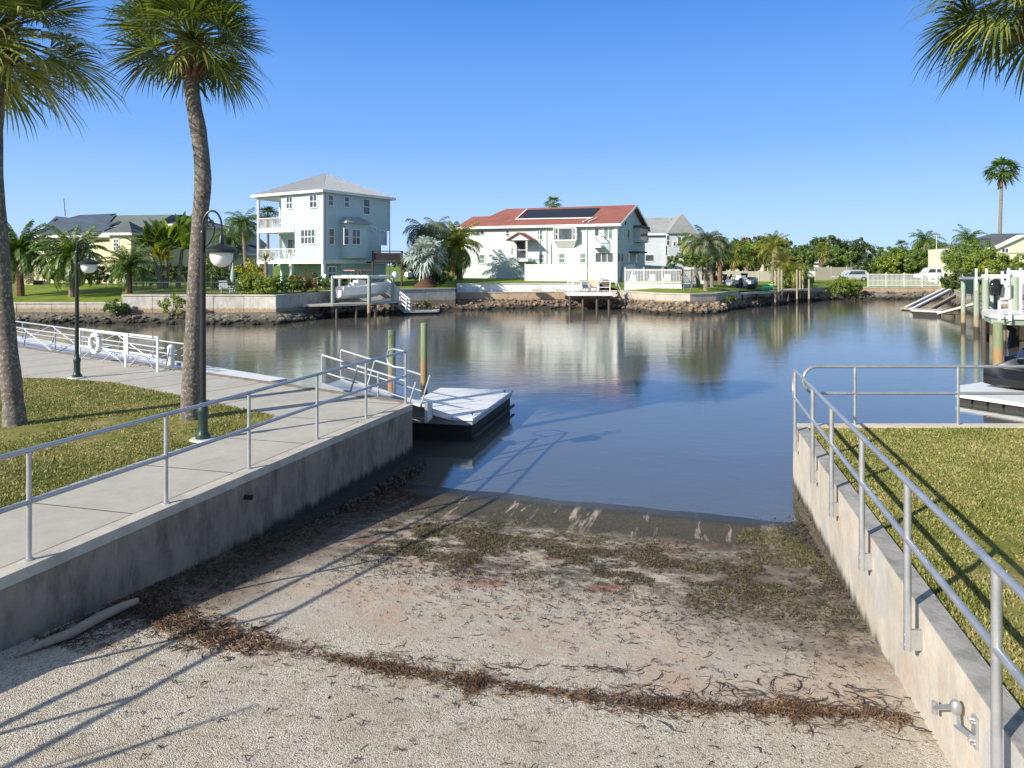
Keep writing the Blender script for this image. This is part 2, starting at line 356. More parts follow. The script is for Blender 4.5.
def blade_mat():
    m, nt, b, o = new_mat('grass_blades')
    g = nd(nt, 'ShaderNodeNewGeometry'); w = g.outputs['Position']
    n1 = noise(nt, w, .9, 5, .65); n3 = noise(nt, w, 5, 4, .7)
    f = mth(nt, 'ADD', mth(nt, 'MULTIPLY', n1, .42), mth(nt, 'ADD', mth(nt, 'MULTIPLY', n3, .38), mth(nt, 'MULTIPLY', g.outputs['Random Per Island'], .20)))
    r = rampn(nt, f, [(.30, (.09, .125, .015)), (.42, (.17, .20, .04)), (.50, (.27, .275, .075)), (.60, (.40, .35, .14)), (.72, (.50, .41, .24))])
    nt.links.new(r.outputs[0], b.inputs['Base Color']); b.inputs['Roughness'].default_value = .55
    t = nd(nt, 'ShaderNodeBsdfTranslucent'); nt.links.new(r.outputs[0], t.inputs['Color'])
    mx = nd(nt, 'ShaderNodeMixShader'); mx.inputs[0].default_value = .3
    nt.links.new(b.outputs[0], mx.inputs[1]); nt.links.new(t.outputs[0], mx.inputs[2]); nt.links.new(mx.outputs[0], o.inputs['Surface'])
    return m
MT['blades'] = blade_mat()

def rock_mat(name, col):
    m, nt, b, o = new_mat(name)
    w = world_pos(nt)
    sx = nd(nt, 'ShaderNodeSeparateXYZ'); nt.links.new(w, sx.inputs[0])
    oi = nd(nt, 'ShaderNodeObjectInfo').outputs['Random']
    n1 = noise(nt, w, 2.2, 6, .7)
    f = mth(nt, 'ADD', mth(nt, 'MULTIPLY', n1, .7), mth(nt, 'MULTIPLY', oi, .3))
    c = rampn(nt, f, [(.3, [x*.4 for x in col]), (.5, col), (.75, [x*1.6 for x in col])]).outputs[0]
    mr = nd(nt, 'ShaderNodeMapRange'); mr.inputs[1].default_value = -.85; mr.inputs[2].default_value = -1.1
    nt.links.new(mth(nt, 'ADD', sx.outputs[2], mth(nt, 'MULTIPLY', mth(nt, 'SUBTRACT', n1, .5), .3)), mr.inputs[0])
    c = mixc(nt, mr.outputs[0], c, (.028, .025, .016))
    nt.links.new(c, b.inputs['Base Color']); b.inputs['Roughness'].default_value = .9
    bumpn(nt, noise(nt, w, 9, 5, .7), b, .6, .06)
    return m
MT['rock'] = rock_mat('riprap_stone', (.17, .15, .12))
MT['rock_tan'] = rock_mat('tan_riprap_stone', (.27, .20, .135))

def pile_mat(name, top, midc, foot):
    m, nt, b, o = new_mat(name)
    w = world_pos(nt)
    sx = nd(nt, 'ShaderNodeSeparateXYZ'); nt.links.new(w, sx.inputs[0])
    n1 = noise(nt, mapped(nt, w, (6, 6, 1)), 3, 5, .7)
    z = mth(nt, 'ADD', sx.outputs[2], mth(nt, 'MULTIPLY', mth(nt, 'SUBTRACT', n1, .5), .35))
    mr = nd(nt, 'ShaderNodeMapRange'); mr.inputs[1].default_value = -1.3; mr.inputs[2].default_value = 1.2; nt.links.new(z, mr.inputs[0])
    c = rampn(nt, mr.outputs[0], [(.0, foot), (.17, foot), (.22, midc), (.42, midc), (.52, top), (1, top)]).outputs[0]
    c = mixc(nt, .5, c, rampn(nt, n1, [(.3, .45), (.7, 1.0)]).outputs[0], 'MULTIPLY')
    nt.links.new(c, b.inputs['Base Color']); b.inputs['Roughness'].default_value = .85
    bumpn(nt, n1, b, .5, .02)
    return m
MT['pile'] = pile_mat('treated_timber_pile', (.22, .26, .14), (.36, .22, .10), (.05, .04, .03))
MT['pile_pale'] = pile_mat('pale_green_pile', (.31, .37, .29), (.34, .27, .16), (.06, .05, .035))
MT['pile_tan'] = pile_mat('tan_timber_pile', (.33, .29, .20), (.40, .33, .22), (.08, .065, .04))

def water_mat():
    m, nt, b, o = new_mat('canal_water')
    w = world_pos(nt)
    b.inputs['Base Color'].default_value = (.105, .106, .088, 1)
    b.inputs['Roughness'].default_value = .015; b.inputs['IOR'].default_value = 1.95
    big = noise(nt, mapped(nt, w, (.05, .09, 1)), 1, 3, .5)
    calm = rampn(nt, big, [(.38, .5), (.62, 1.15)]).outputs[0]
    n1 = noise(nt, mapped(nt, w, (1.6, 3.4, 1), (0, 0, .25)), 1.3, 4, .55, .3)
    n2 = noise(nt, mapped(nt, w, (.5, 1.1, 1), (0, 0, -.2)), .8, 3, .5, .4)
    n3 = noise(nt, mapped(nt, w, (5, 8, 1), (0, 0, .5)), 1.2, 4, .65)
    h = mth(nt, 'ADD', mth(nt, 'ADD', mth(nt, 'MULTIPLY', n1, .55), mth(nt, 'MULTIPLY', n2, .9)), mth(nt, 'MULTIPLY', n3, .24))
    h = mth(nt, 'MULTIPLY', h, calm)
    bumpn(nt, h, b, .45, .026)
    return m
MT['water'] = water_mat()

# ------------------------------------------------------------------ object helpers
ORG = {}
def tag(o, label=None, cat=None, group=None, kind=None):
    if label: o['label'] = label
    if cat: o['category'] = cat
    if group: o['group'] = group
    if kind: o['kind'] = kind
    return o
def empty(name, loc, label, cat, group=None, rz=0):
    o = bpy.data.objects.new(name, None); COL.objects.link(o)
    o.location = loc; o.rotation_euler = (0, 0, rz); o.empty_display_size = .3
    ORG[o.name] = Vector(loc)
    return tag(o, label, cat, group)
def link_mesh(me, name, mat, parent):
    o = bpy.data.objects.new(name, me); COL.objects.link(o)
    if mat: me.materials.append(mat)
    if parent: o.parent = parent
    return o
class MB:
    def __init__(s, T=None): s.v = []; s.f = []; s.T = T
    def add(s, p):
        p = Vector(p); s.v.append(s.T(p) if s.T else p); return len(s.v)-1
    def face(s, pts): s.f.append([s.add(p) for p in pts]); return s
    def hexa(s, P):   # 8 points: bottom 4, top 4
        i = [s.add(p) for p in P]
        for q in ((3,2,1,0), (4,5,6,7), (0,1,5,4), (1,2,6,5), (2,3,7,6), (3,0,4,7)): s.f.append([i[k] for k in q])
        return s
    def box(s, x0, x1, y0, y1, z0, z1):
        return s.hexa([(x0,y0,z0), (x1,y0,z0), (x1,y1,z0), (x0,y1,z0), (x0,y0,z1), (x1,y0,z1), (x1,y1,z1), (x0,y1,z1)])
    def bbox(s, x0, x1, y0, y1, z0, z1, c=.01):
        """box with chamfered vertical and top edges"""
        lo = [(x0+c,y0), (x1-c,y0), (x1,y0+c), (x1,y1-c), (x1-c,y1), (x0+c,y1), (x0,y1-c), (x0,y0+c)]
        a = [s.add((x, y, z0)) for x, y in lo]; b = [s.add((x, y, z1-c)) for x, y in lo]
        cx, cy = (x0+x1)/2, (y0+y1)/2
        t = [s.add((x-math.copysign(c, x-cx), y-math.copysign(c, y-cy), z1)) for x, y in lo]
        for i in range(8):
            j = (i+1) % 8
            s.f.append([a[i], a[j], b[j], b[i]]); s.f.append([b[i], b[j], t[j], t[i]])
        s.f.append(t); s.f.append(a[::-1]); return s
    def prism(s, pts, z0, z1):
        n = len(pts)
        g = lambda z, p: z(p) if callable(z) else z
        a = [s.add((p[0], p[1], g(z0, p))) for p in pts]; b = [s.add((p[0], p[1], g(z1, p))) for p in pts]
        s.f.append(b); s.f.append(a[::-1])
        for i in range(n): j = (i+1) % n; s.f.append([a[i], a[j], b[j], b[i]])
        return s
    def bar(s, p, q, w, h=None):
        h = h or w; p, q = Vector(p), Vector(q); d = (q-p).normalized()
        up = Vector((0,0,1)) if abs(d.z) < .95 else Vector((0,1,0))
        sd = d.cross(up).normalized()*w/2; u2 = sd.cross(d).normalized()*h/2
        return s.hexa([p-sd-u2, q-sd-u2, q+sd-u2, p+sd-u2, p-sd+u2, q-sd+u2, q+sd+u2, p+sd+u2])
    def tube(s, pts, r, n=8, cap=True):
        pts = [Vector(p) for p in pts]; k = len(pts); rings = []
        rr = r if isinstance(r, (list, tuple)) else [r]*k
        prev = None
        for i, p in enumerate(pts):
            d = (pts[min(i+1, k-1)]-pts[max(i-1, 0)])
            d = d.normalized() if d.length > 1e-9 else Vector((0,0,1))
            if prev is None:
                a = d.cross(Vector((0,0,1)) if abs(d.z) < .9 else Vector((1,0,0))).normalized()
            else: a = (prev-d*prev.dot(d)).normalized()
            prev = a; b = d.cross(a)
            rings.append([s.add(p+(a*math.cos(t)+b*math.sin(t))*rr[i]) for t in [2*PI*j/n for j in range(n)]])
        for i in range(k-1):
            for j in range(n):
                l = (j+1) % n; s.f.append([rings[i][j], rings[i][l], rings[i+1][l], rings[i+1][j]])
        if cap: s.f.append(rings[0][::-1]); s.f.append(rings[-1])
        return s
    def lathe(s, c, prof, n=16):
        c = Vector(c); rings = []
        for r, z in prof: rings.append([s.add(c+Vector((r*math.cos(2*PI*j/n), r*math.sin(2*PI*j/n), z))) for j in range(n)])
        for i in range(len(prof)-1):
            for j in range(n):
                l = (j+1) % n; s.f.append([rings[i][j], rings[i][l], rings[i+1][l], rings[i+1][j]])
        s.f.append(rings[0][::-1]); s.f.append(rings[-1]); return s
    def loft(s, secs, close=True):
        R = [[s.add(p) for p in sec] for sec in secs]; n = len(R[0])
        for i in range(len(R)-1):
            for j in range(n if close else n-1):
                l = (j+1) % n; s.f.append([R[i][j], R[i][l], R[i+1][l], R[i+1][j]])
        if close: s.f.append(R[0][::-1]); s.f.append(R[-1])
        return s
    def torus(s, c, u, v, R, r, n=24, m=8):
        c, u, v = Vector(c), Vector(u).normalized(), Vector(v).normalized(); w = u.cross(v)
        G = []
        for i in range(n):
            a = 2*PI*i/n; d = u*math.cos(a)+v*math.sin(a)
            G.append([s.add(c+d*(R+r*math.cos(2*PI*j/m))+w*r*math.sin(2*PI*j/m)) for j in range(m)])
        for i in range(n):
            for j in range(m):
                s.f.append([G[i][j], G[(i+1) % n][j], G[(i+1) % n][(j+1) % m], G[i][(j+1) % m]])
        return s
    def build(s, name, mat, parent=None, smooth=False, loc=None):
        off = Vector((0,0,0))
        if parent is not None: off = ORG[parent.name]
        elif loc is not None: off = Vector(loc)
        me = bpy.data.meshes.new(name)
        me.from_pydata([tuple(v-off) for v in s.v], [], s.f)
        if smooth: me.polygons.foreach_set('use_smooth', [True]*len(me.polygons))
        o = link_mesh(me, name, mat, parent)
        if parent is None and loc is not None: o.location = off
        ORG[o.name] = off
        if smooth:
            try: me.set_sharp_from_angle(angle=math.radians(42))
            except Exception: pass
        return o
def np_quads(name, V, mat, parent=None, k=4):
    """V: (n*k,3) array -> n separate k-gons"""
    off = np.array(ORG[parent.name]) if parent is not None else np.zeros(3)
    V = np.asarray(V, dtype=np.float32)-off.astype(np.float32); n = len(V)//k
    me = bpy.data.meshes.new(name)
    me.vertices.add(len(V)); me.vertices.foreach_set('co', V.ravel())
    me.loops.add(n*k); me.loops.foreach_set('vertex_index', np.arange(n*k, dtype=np.int32))
    me.polygons.add(n); me.polygons.foreach_set('loop_start', np.arange(0, n*k, k, dtype=np.int32))
    me.update(calc_edges=True); me.validate()
    o = link_mesh(me, name, mat, parent); ORG[o.name] = Vector(off); return o
def copy_tree(o, parent=None):
    c = o.copy(); COL.objects.link(c)
    if parent: c.parent = parent
    for ch in list(o.children): copy_tree(ch, c)
    return c

# ------------------------------------------------------------------ world, sun, camera
SUN_DIR = Vector((-.789*math.cos(math.radians(27.5)), -.615*math.cos(math.radians(27.5)), math.sin(math.radians(27.5))))
wd = bpy.data.worlds.new('World'); scene.world = wd; wd.use_nodes = True
bg = wd.node_tree.nodes['Background']
sky = wd.node_tree.nodes.new('ShaderNodeTexSky'); sky.sky_type = 'NISHITA'; sky.sun_disc = False
sky.sun_elevation = math.radians(27.5); sky.sun_rotation = math.atan2(SUN_DIR.x, SUN_DIR.y) % (2*PI)
sky.air_density = 1.0; sky.dust_density = .25; sky.ozone_density = 4.0; sky.altitude = 0
wt = wd.node_tree
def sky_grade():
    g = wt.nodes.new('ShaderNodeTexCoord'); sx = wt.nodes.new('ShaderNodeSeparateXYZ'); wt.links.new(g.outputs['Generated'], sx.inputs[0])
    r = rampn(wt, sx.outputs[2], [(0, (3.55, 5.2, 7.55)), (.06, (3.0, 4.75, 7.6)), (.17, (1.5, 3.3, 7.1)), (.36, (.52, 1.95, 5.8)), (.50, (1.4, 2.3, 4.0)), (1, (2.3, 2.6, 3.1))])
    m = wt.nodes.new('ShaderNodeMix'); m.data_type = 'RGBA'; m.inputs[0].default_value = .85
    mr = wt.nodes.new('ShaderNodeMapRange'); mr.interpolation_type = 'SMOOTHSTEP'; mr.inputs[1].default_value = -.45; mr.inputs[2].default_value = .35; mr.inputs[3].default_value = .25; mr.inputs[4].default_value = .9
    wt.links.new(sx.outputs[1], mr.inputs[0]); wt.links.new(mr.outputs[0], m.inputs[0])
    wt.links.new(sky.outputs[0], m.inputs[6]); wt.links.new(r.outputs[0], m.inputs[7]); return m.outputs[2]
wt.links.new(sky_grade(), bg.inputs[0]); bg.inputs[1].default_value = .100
ld = bpy.data.lights.new('sun', 'SUN'); ld.energy = 4.9; ld.angle = math.radians(.55); ld.color = (1, .915, .79)
lo = bpy.data.objects.new('sun', ld); COL.objects.link(lo); lo.rotation_euler = SUN_DIR.to_track_quat('Z', 'Y').to_euler(); lo.location = (-20, -15, 30)
cd = bpy.data.cameras.new('camera'); cam = bpy.data.objects.new('camera', cd); COL.objects.link(cam); scene.camera = cam
cam.location = (0, 0, CZ); cam.rotation_euler = (PI/2, 0, 0)
cd.sensor_width = 36; cd.lens = F_/1024*36; cd.shift_y = -(384-HZ)/1024; cd.clip_start = .05; cd.clip_end = 6000
vs = scene.view_settings; vs.view_transform = 'Standard'; vs.look = 'None'; vs.exposure = .58; vs.gamma = 1; vs.use_curve_mapping = False

# ------------------------------------------------------------------ near setting
LW = lambda Y: -6.69+.333*Y      # left ramp wall face
RW = lambda Y: 1.937+.249*Y      # right ramp wall face
mb = MB()
rows = [(-14, 0), (-6, 0)]+[(y, 0) for y in np.arange(-4, 22, .5)]
ng = 24; G = []
for (y, _) in rows:
    G.append([mb.add((lambda x: (x, y, ramp_z(x, y)+(.004*math.sin(x*1.7+y)*math.cos(y*1.3-x*.4))+.004*math.sin(x*4.3+2*math.sin(y*1.1))))(LW(y)-.25+(RW(y)+.5-LW(y))*i/ng)) for i in range(ng+1)])
for a in range(len(G)-1):
    for i in range(ng): mb.f.append([G[a][i], G[a][i+1], G[a+1][i+1], G[a+1][i]])
tag(mb.build('boat_ramp', MT['ramp'], smooth=True), 'pale concrete boat ramp sloping down into the canal', 'boat ramp', kind='structure')
mb = MB(); mb.face([(-1500,-60,WATER_Z-1.6), (1500,-60,WATER_Z-1.6), (1500,3000,WATER_Z-1.6), (-1500,3000,WATER_Z-1.6)])
tag(mb.build('canal_bed', MT['mulch']), kind='structure')
mb = MB(); mb.face([(-180,6,WATER_Z), (180,6,WATER_Z), (180,120,WATER_Z), (-180,120,WATER_Z)])
tag(mb.build('water', MT['water']), kind='structure')

# left promenade slab
C0 = (LW(14.0), 14.0); SW = [(-16.8, 23.6), (-45, 41.8)]
slab = [(LW(-14)-.2, -14), (C0[0]-.2, 14.0), (C0[0]-.25, 14.13), (SW[0][0], SW[0][1]), (SW[1][0], SW[1][1]), (-60, 41.8), (-60, -14)]
mb = MB(); mb.prism(slab, -1.0, 0)
tag(mb.build('promenade_path', MT['walk']), 'pale concrete promenade along the left of the ramp', 'path', kind='structure')
# saw-cut joints in the slab: shallow dark strips
mb = MB()
u = Vector((SW[0][0]-C0[0], SW[0][1]-C0[1], 0)).normalized(); nn = Vector((-u.y, u.x, 0))*-1
for k in range(1, 16):
    p = Vector((C0[0], C0[1], .004))+u*(1.5*k+.3); q = p-nn*2.6
    if k > 1: mb.face([p, p+u*.016, q+u*.016, q])
for k in range(0, 11):
    Y = 3.2+k*1.55; p = Vector((LW(Y)-.2, Y, .004)); mb.face([p, p+Vector((.0, .016, 0)), p+Vector((-1.75, .016+.45, 0)), p+Vector((-1.75, .45, 0))])
tag(mb.build('path_joints', MT['dark_wood']), kind='structure')
# ramp walls
mb = MB()
for (y0, y1) in ((-14, 4), (4, 9.2), (9.2, 14.0)):
    mb.prism([(LW(y0), y0), (LW(y1)-.0, y1), (LW(y1)-.22, y1+.07), (LW(y0)-.22, y0+.07)], lambda p: -2.6, .012)
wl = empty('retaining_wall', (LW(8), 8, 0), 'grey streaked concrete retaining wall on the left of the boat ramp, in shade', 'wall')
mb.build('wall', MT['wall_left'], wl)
mb = MB(); 
for (y0, y1) in ((-14, 14.0),):
    mb.prism([(LW(y0)+.012, y0), (LW(y1)+.012, y1), (LW(y1)-.17, y1+.06), (LW(y0)-.17, y0+.06)], -.09, .02)
mb.build('cap', MT['cap_light'], wl)
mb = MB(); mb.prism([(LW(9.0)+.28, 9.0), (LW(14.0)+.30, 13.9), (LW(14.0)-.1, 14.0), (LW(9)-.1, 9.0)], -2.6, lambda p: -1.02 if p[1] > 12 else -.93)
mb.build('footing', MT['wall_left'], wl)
mb = MB(); mb.tube([(LW(9.3)-.05, 9.3, -.28), (LW(9.3)+.10, 9.28, -.29)], .035, 8); mb.build('drain_pipe', MT['dark'], wl)
# left seawall facing the canal
mb = MB()
p0, p1, p2 = Vector((C0[0], C0[1], 0)), Vector((SW[0][0], SW[0][1], 0)), Vector((SW[1][0], SW[1][1], 0))
mb.prism([(p0.x-.03, p0.y+.01), (p0.x-.01, p0.y+.12), (p0.x-.3, p0.y+.45), (p2.x+.2, p2.y+.3), (p2.x, p2.y)], -2.6, .015)
tag(mb.build('seawall', MT['wall_left']), 'concrete seawall edging the left promenade above the floating dock', 'seawall')
# right wall
mb = MB()
for (y0, y1) in ((-14, 4.9), (4.905, 12.02)):
    mb.prism([(RW(y0), y0), (RW(y0)+.2, y0), (RW(y1)+.2, y1), (RW(y1), y1)], -2.6, .03)
wr = empty('retaining_wall', (RW(8), 8, 0), 'sunlit tan concrete retaining wall on the right of the boat ramp', 'wall')
mb.build('wall', MT['wall_right'], wr)
mb = MB(); mb.prism([(RW(-14)-.004, -14), (RW(-14)+.19, -14), (RW(11.9)+.19, 11.9), (RW(11.9)-.004, 11.9)], .03, .045); mb.build('cap', MT['cap_dark'], wr)
mb = MB(); mb.prism([(RW(12.02)+.002, 12.02), (34, 12.02), (34, 12.25), (RW(12.02)+.06, 12.25)], -2.6, .03)
tag(mb.build('seawall', MT['wall_right']), 'concrete seawall edging the right lawn above the canal', 'seawall')
mb = MB(); mb.prism([(RW(-14)+.2, -14), (34, -14), (34, 12.02), (RW(12.02)+.2, 12.02)], -1.0, 0)
tag(mb.build('lawn_right', MT['soil']), kind='structure')
# left lawn patch (outline in metres)
lawn_px = [(-260, 620), (0, 508), (90, 477), (187, 446), (240, 430), (268, 421), (274, 416), (262, 413), (249, 411), (215, 403), (176, 395), (117, 383.5), (58, 378.5), (0, 378), (-400, 376)]
LAWN = [on(*p) for p in lawn_px]
mb = MB(); mb.face([(p.x, p.y, .006) for p in LAWN]); tag(mb.build('lawn_left', MT['soil']), kind='structure')

def inside(P, x, y):
    c = np.zeros(x.shape, bool); n = len(P)
    for i in range(n):
        x0, y0 = P[i][0], P[i][1]; x1, y1 = P[(i+1) % n][0], P[(i+1) % n][1]
        m_ = ((y0 > y) != (y1 > y)) & (x < (x1-x0)*(y-y0)/((y1-y0)+1e-12)+x0); c ^= m_
    return c
def grass(name, P, dens, label, seed, ymax, bare=None, zoff=0):
    R = np.random.RandomState(seed)
    xs = [p[0] for p in P]; ys = [p[1] for p in P]
    x0, x1, y0, y1 = min(xs), max(xs), min(ys), min(max(ys), ymax)
    N = int((x1-x0)*(y1-y0)*dens)
    x = R.uniform(x0, x1, N); y = R.uniform(y0, y1, N)
    k = inside(P, x+R.normal(0, .035, N), y+R.normal(0, .03, N)) & (np.abs(x/np.maximum(y, .5)) < .80)
    k &= R.uniform(0, 1, N) < np.clip(9.0/np.maximum(y, 1), .45, 1)
    if bare is not None:
        for (bx, by, br) in bare:
            d = np.hypot(x-bx, y-by)/br; k &= ~((d < 1) & (R.uniform(0, 1, N) > d*d*.6))
    # soft uneven thinning
    f = np.sin(x*2.1+1.3*np.sin(y*1.7))*np.sin(y*2.6+1.1*np.sin(x*1.3))
    k &= R.uniform(0, 1, N) < .86+.14*f
    g2_ = np.sin(x*5.3+2.1*np.sin(y*3.9+1))*np.sin(y*6.1+1.7*np.sin(x*4.7))+.6*np.sin(x*1.1+y*1.7+seed)
    k &= R.uniform(0, 1, N) < np.clip(1.15-.75*np.clip(g2_-.55, 0, 1), .2, 1)
    x, y = x[k], y[k]; n = len(x)
    h = (.012+.03*R.uniform(0, 1, n)**1.6)*(1+.25*f[k]); h[R.uniform(0, 1, n) > .985] *= 1.9; a = R.uniform(0, 2*PI, n); w = R.uniform(.004, .009, n)*(1+y/10)
    ln = R.uniform(.1, .9, n)*h; la = R.uniform(0, 2*PI, n)
    V = np.zeros((n, 3, 3), np.float32)
    V[:, 0, 0] = x-np.cos(a)*w; V[:, 0, 1] = y-np.sin(a)*w; V[:, 1, 0] = x+np.cos(a)*w; V[:, 1, 1] = y+np.sin(a)*w
    V[:, 2, 0] = x+np.cos(la)*ln; V[:, 2, 1] = y+np.sin(la)*ln; V[:, 0, 2] = V[:, 1, 2] = zoff; V[:, 2, 2] = h+zoff
    o = np_quads(name, V.reshape(-1, 3), MT['blades'], None, 3); tag(o, label, 'grass', kind='stuff'); return o
PALM2 = on(191, 419); PALM1 = on(15, 425); LAMP1 = on(203, 440); LAMP2 = on(77, 378)
grass('grass', [(p.x, p.y) for p in LAWN], 4200, 'short patchy green grass on the left lawn', 3, 20,
      [(PALM2.x, PALM2.y-.1, .75), (PALM2.x-1.3, PALM2.y-.3, .55), (LAMP1.x-.2, LAMP1.y+.1, .45), (PALM1.x+.4, PALM1.y-.3, .9), (PALM1.x+2.0, PALM1.y-.9, .6), (PALM2.x+1.3, PALM2.y-.2, .5)])
RL = [(RW(1)+.16, 1), (15, 1), (15, 11.98), (RW(11.98)+.2, 11.98)]
grass('grass', RL, 4200, 'short yellowish green grass on the right lawn', 5, 12, [(4.6, 6.3, .45), (4.9, 7.0, .35), (4.2, 5.6, .3), (6.4, 8.3, .4), (3.8, 4.3, .3)])

# ------------------------------------------------------------------ debris on the ramp
def strand(mb, p, ang, L, w, curl, lift=.012):
    pts = []; x, y = p.x, p.y; a = ang; k = 5
    for i in range(k+1):
        pts.append(Vector((x, y, ramp_z(x, y)+lift*(.5+.5*math.sin(i*1.9+L*40))+.004)))
        x += math.cos(a)*L/k; y += math.sin(a)*L/k; a += curl/k
    mb.tube(pts, [w*.4, w, w, w, w*.8, w*.2], 4, False)
from mathutils import noise as mnoise
def scatter(mb, poly, n, spread, Lr, wr, align=.5, seed=1, clump=.0, patch=0):
    R = random.Random(seed)
    P = [on_ramp(*p) for p in poly]
    seg = [(P[i+1]-P[i]).length for i in range(len(P)-1)]; T = sum(seg)
    for _ in range(n):
        # clumped along the line
        t = R.random()*T; i = 0
        t += clump*(.5*math.sin(t*2.3)+.25*math.sin(t*5.1)); t = min(max(t, 0), T*.9999)
        while t > seg[i]: t -= seg[i]; i += 1
        d = (P[i+1]-P[i]).normalized(); p = P[i]+d*t
        off = R.gauss(0, spread); nrm = Vector((-d.y, d.x, 0)); p = p+nrm*off
        if p.x < LW(p.y)+.03 or p.x > RW(p.y)-.03: continue
        if patch:
            q_ = mnoise.noise(Vector((p.x*1.3+seed*0, p.y*2.1, 3.3)))*.6+mnoise.noise(Vector((p.x*4.1, p.y*5.7, 9.1)))*.5
            if q_ < (R.random()-.5)*.35+patch-.1: continue
        a = math.atan2(d.y, d.x) if R.random() < align else R.uniform(0, 2*PI)
        strand(mb, p, a+R.gauss(0, .45), R.uniform(*Lr), R.uniform(*wr), R.gauss(0, 1.2), R.uniform(.0, .03))
D_BROWN = leaf_mat('dry_brown_wrack', [(.03, .015, .009), (.08, .042, .024), (.16, .092, .05), (.36, .25, .15)], 0, .85, 3)
D_GREEN = leaf_mat('greenish_wrack', [(.03, .028, .016), (.075, .068, .035), (.15, .14, .06), (.32, .28, .16)], 0, .85, 2)
D_BLACK = leaf_mat('black_wrack', [(.015, .012, .01), (.04, .03, .024), (.09, .07, .05)], 0, .8, 3)
wrack = [(120, 600), (165, 622), (230, 640), (300, 652), (400, 671), (470, 683), (530, 690), (620, 702), (700, 708), (800, 710), (870, 715), (926, 722)]
mb = MB(); scatter(mb, wrack, 4200, .035, (.03, .13), (.0015, .004), .6, 1, 1.0, .02); scatter(mb, wrack, 1600, .12, (.02, .14), (.0015, .0035), .4, 2, .5); scatter(mb, wrack, 260, .16, (.1, .3), (.002, .004), .6, 22, .5); scatter(mb, wrack, 1800, .05, (.008, .035), (.0015, .003), .5, 23, .7)
scatter(mb, [(130, 598), (190, 628), (260, 645)], 700, .16, (.05, .2), (.003, .006), .3, 3)
scatter(mb, [(30, 640), (160, 585), (240, 545), (330, 505), (400, 490)], 15000, .42, (.02, .11), (.0015, .004), .3, 4)
tag(mb.build('seaweed_debris', D_BROWN), 'dry brown seaweed and twigs in a curved tide line across the ramp', 'debris', kind='stuff')
mb = MB()
band = [(360, 540), (430, 545), (500, 552), (580, 565), (660, 572), (740, 572), (850, 585)]
scatter(mb, band, 22000, .46, (.012, .06), (.0015, .0035), .3, 5, .3, .1)
scatter(mb, [(390, 525), (470, 528), (600, 545)], 4500, .4, (.015, .07), (.0015, .0035), .3, 6, 0, .12)
scatter(mb, [(740, 535), (800, 545), (850, 580)], 8000, .42, (.015, .07), (.0015, .0035), .3, 7, 0, .1)
scatter(mb, [(700, 600), (790, 602), (870, 622)], 700, .22, (.03, .12), (.0015, .004), .3, 8)
tag(mb.build('seaweed_debris', D_GREEN), 'olive green seaweed scattered in a broad band below the tide line', 'debris', kind='stuff')
mb = MB()
scatter(mb, band, 17000, .52, (.012, .07), (.0015, .004), .3, 9, .3, .06)
scatter(mb, [(600, 700), (720, 690), (830, 690), (915, 712)], 120, .16, (.08, .32), (.002, .006), .7, 10)
scatter(mb, [(360, 655), (480, 664), (560, 668), (640, 672)], 60, .035, (.05, .2), (.002, .005), .9, 11)
scatter(mb, wrack, 1300, .04, (.01, .07), (.0015, .0035), .6, 24, .75)
scatter(mb, [(700, 600), (790, 602), (870, 622)], 700, .3, (.015, .09), (.0015, .004), .3, 15, 0, .1)
scatter(mb, [(420, 600), (560, 620), (700, 630), (860, 650)], 320, .5, (.02, .16), (.0015, .0045), .4, 12)
scatter(mb, [(100, 700), (330, 720), (640, 740), (860, 745)], 90, .5, (.03, .12), (.003, .006), .4, 13)
scatter(mb, [(330, 560), (480, 580), (640, 600), (800, 620), (880, 640)], 2600, .6, (.01, .06), (.0012, .003), .3, 31)
scatter(mb, [(60, 690), (330, 700), (640, 730), (900, 745)], 1100, .7, (.008, .04), (.001, .0025), .3, 32)
scatter(mb, [(800, 500), (815, 540), (850, 600)], 1100, .20, (.03, .10), (.004, .008), .3, 14)
tag(mb.build('seaweed_debris', D_BLACK), 'black dead seaweed stems and twigs strewn over the lower ramp', 'debris', kind='stuff')
# oyster clumps along both wall feet
def lump(mb, c, r, R):
    n = 5; V = []
    for i in range(4):
        t = i/3*PI
        V.append([(c.x+r*math.sin(t)*math.cos(2*PI*j/n)*R.uniform(.7, 1.2), c.y+r*math.sin(t)*math.sin(2*PI*j/n)*R.uniform(.7, 1.2), c.z-r*math.cos(t)*R.uniform(.6, 1)) for j in range(n)])
    mb.loft(V)
mb = MB(); R_ = random.Random(21)
for i in range(1500):
    y = R_.uniform(8.6, 13.7)
    z0 = ramp_z(LW(y), y); z = R_.uniform(max(z0-.2, -1.5), min(-1.0, z0+.22)); lump(mb, Vector((LW(y)+.30+R_.gauss(0, .05), y, z)), R_.uniform(.015, .05), R_)
for i in range(700):
    y = R_.uniform(9.0, 12.0); z0 = ramp_z(RW(y), y); lump(mb, Vector((RW(y)-R_.uniform(0, .04), y, R_.uniform(z0-.1, z0+.30*(y-8)/4))), R_.uniform(.012, .035), R_)
tag(mb.build('oyster_crust', simple('oyster_shell', (.10, .085, .06), .9, 0, .6, 9, .5)), 'dark oyster crust growing at the feet of the ramp walls', 'oysters', kind='stuff')
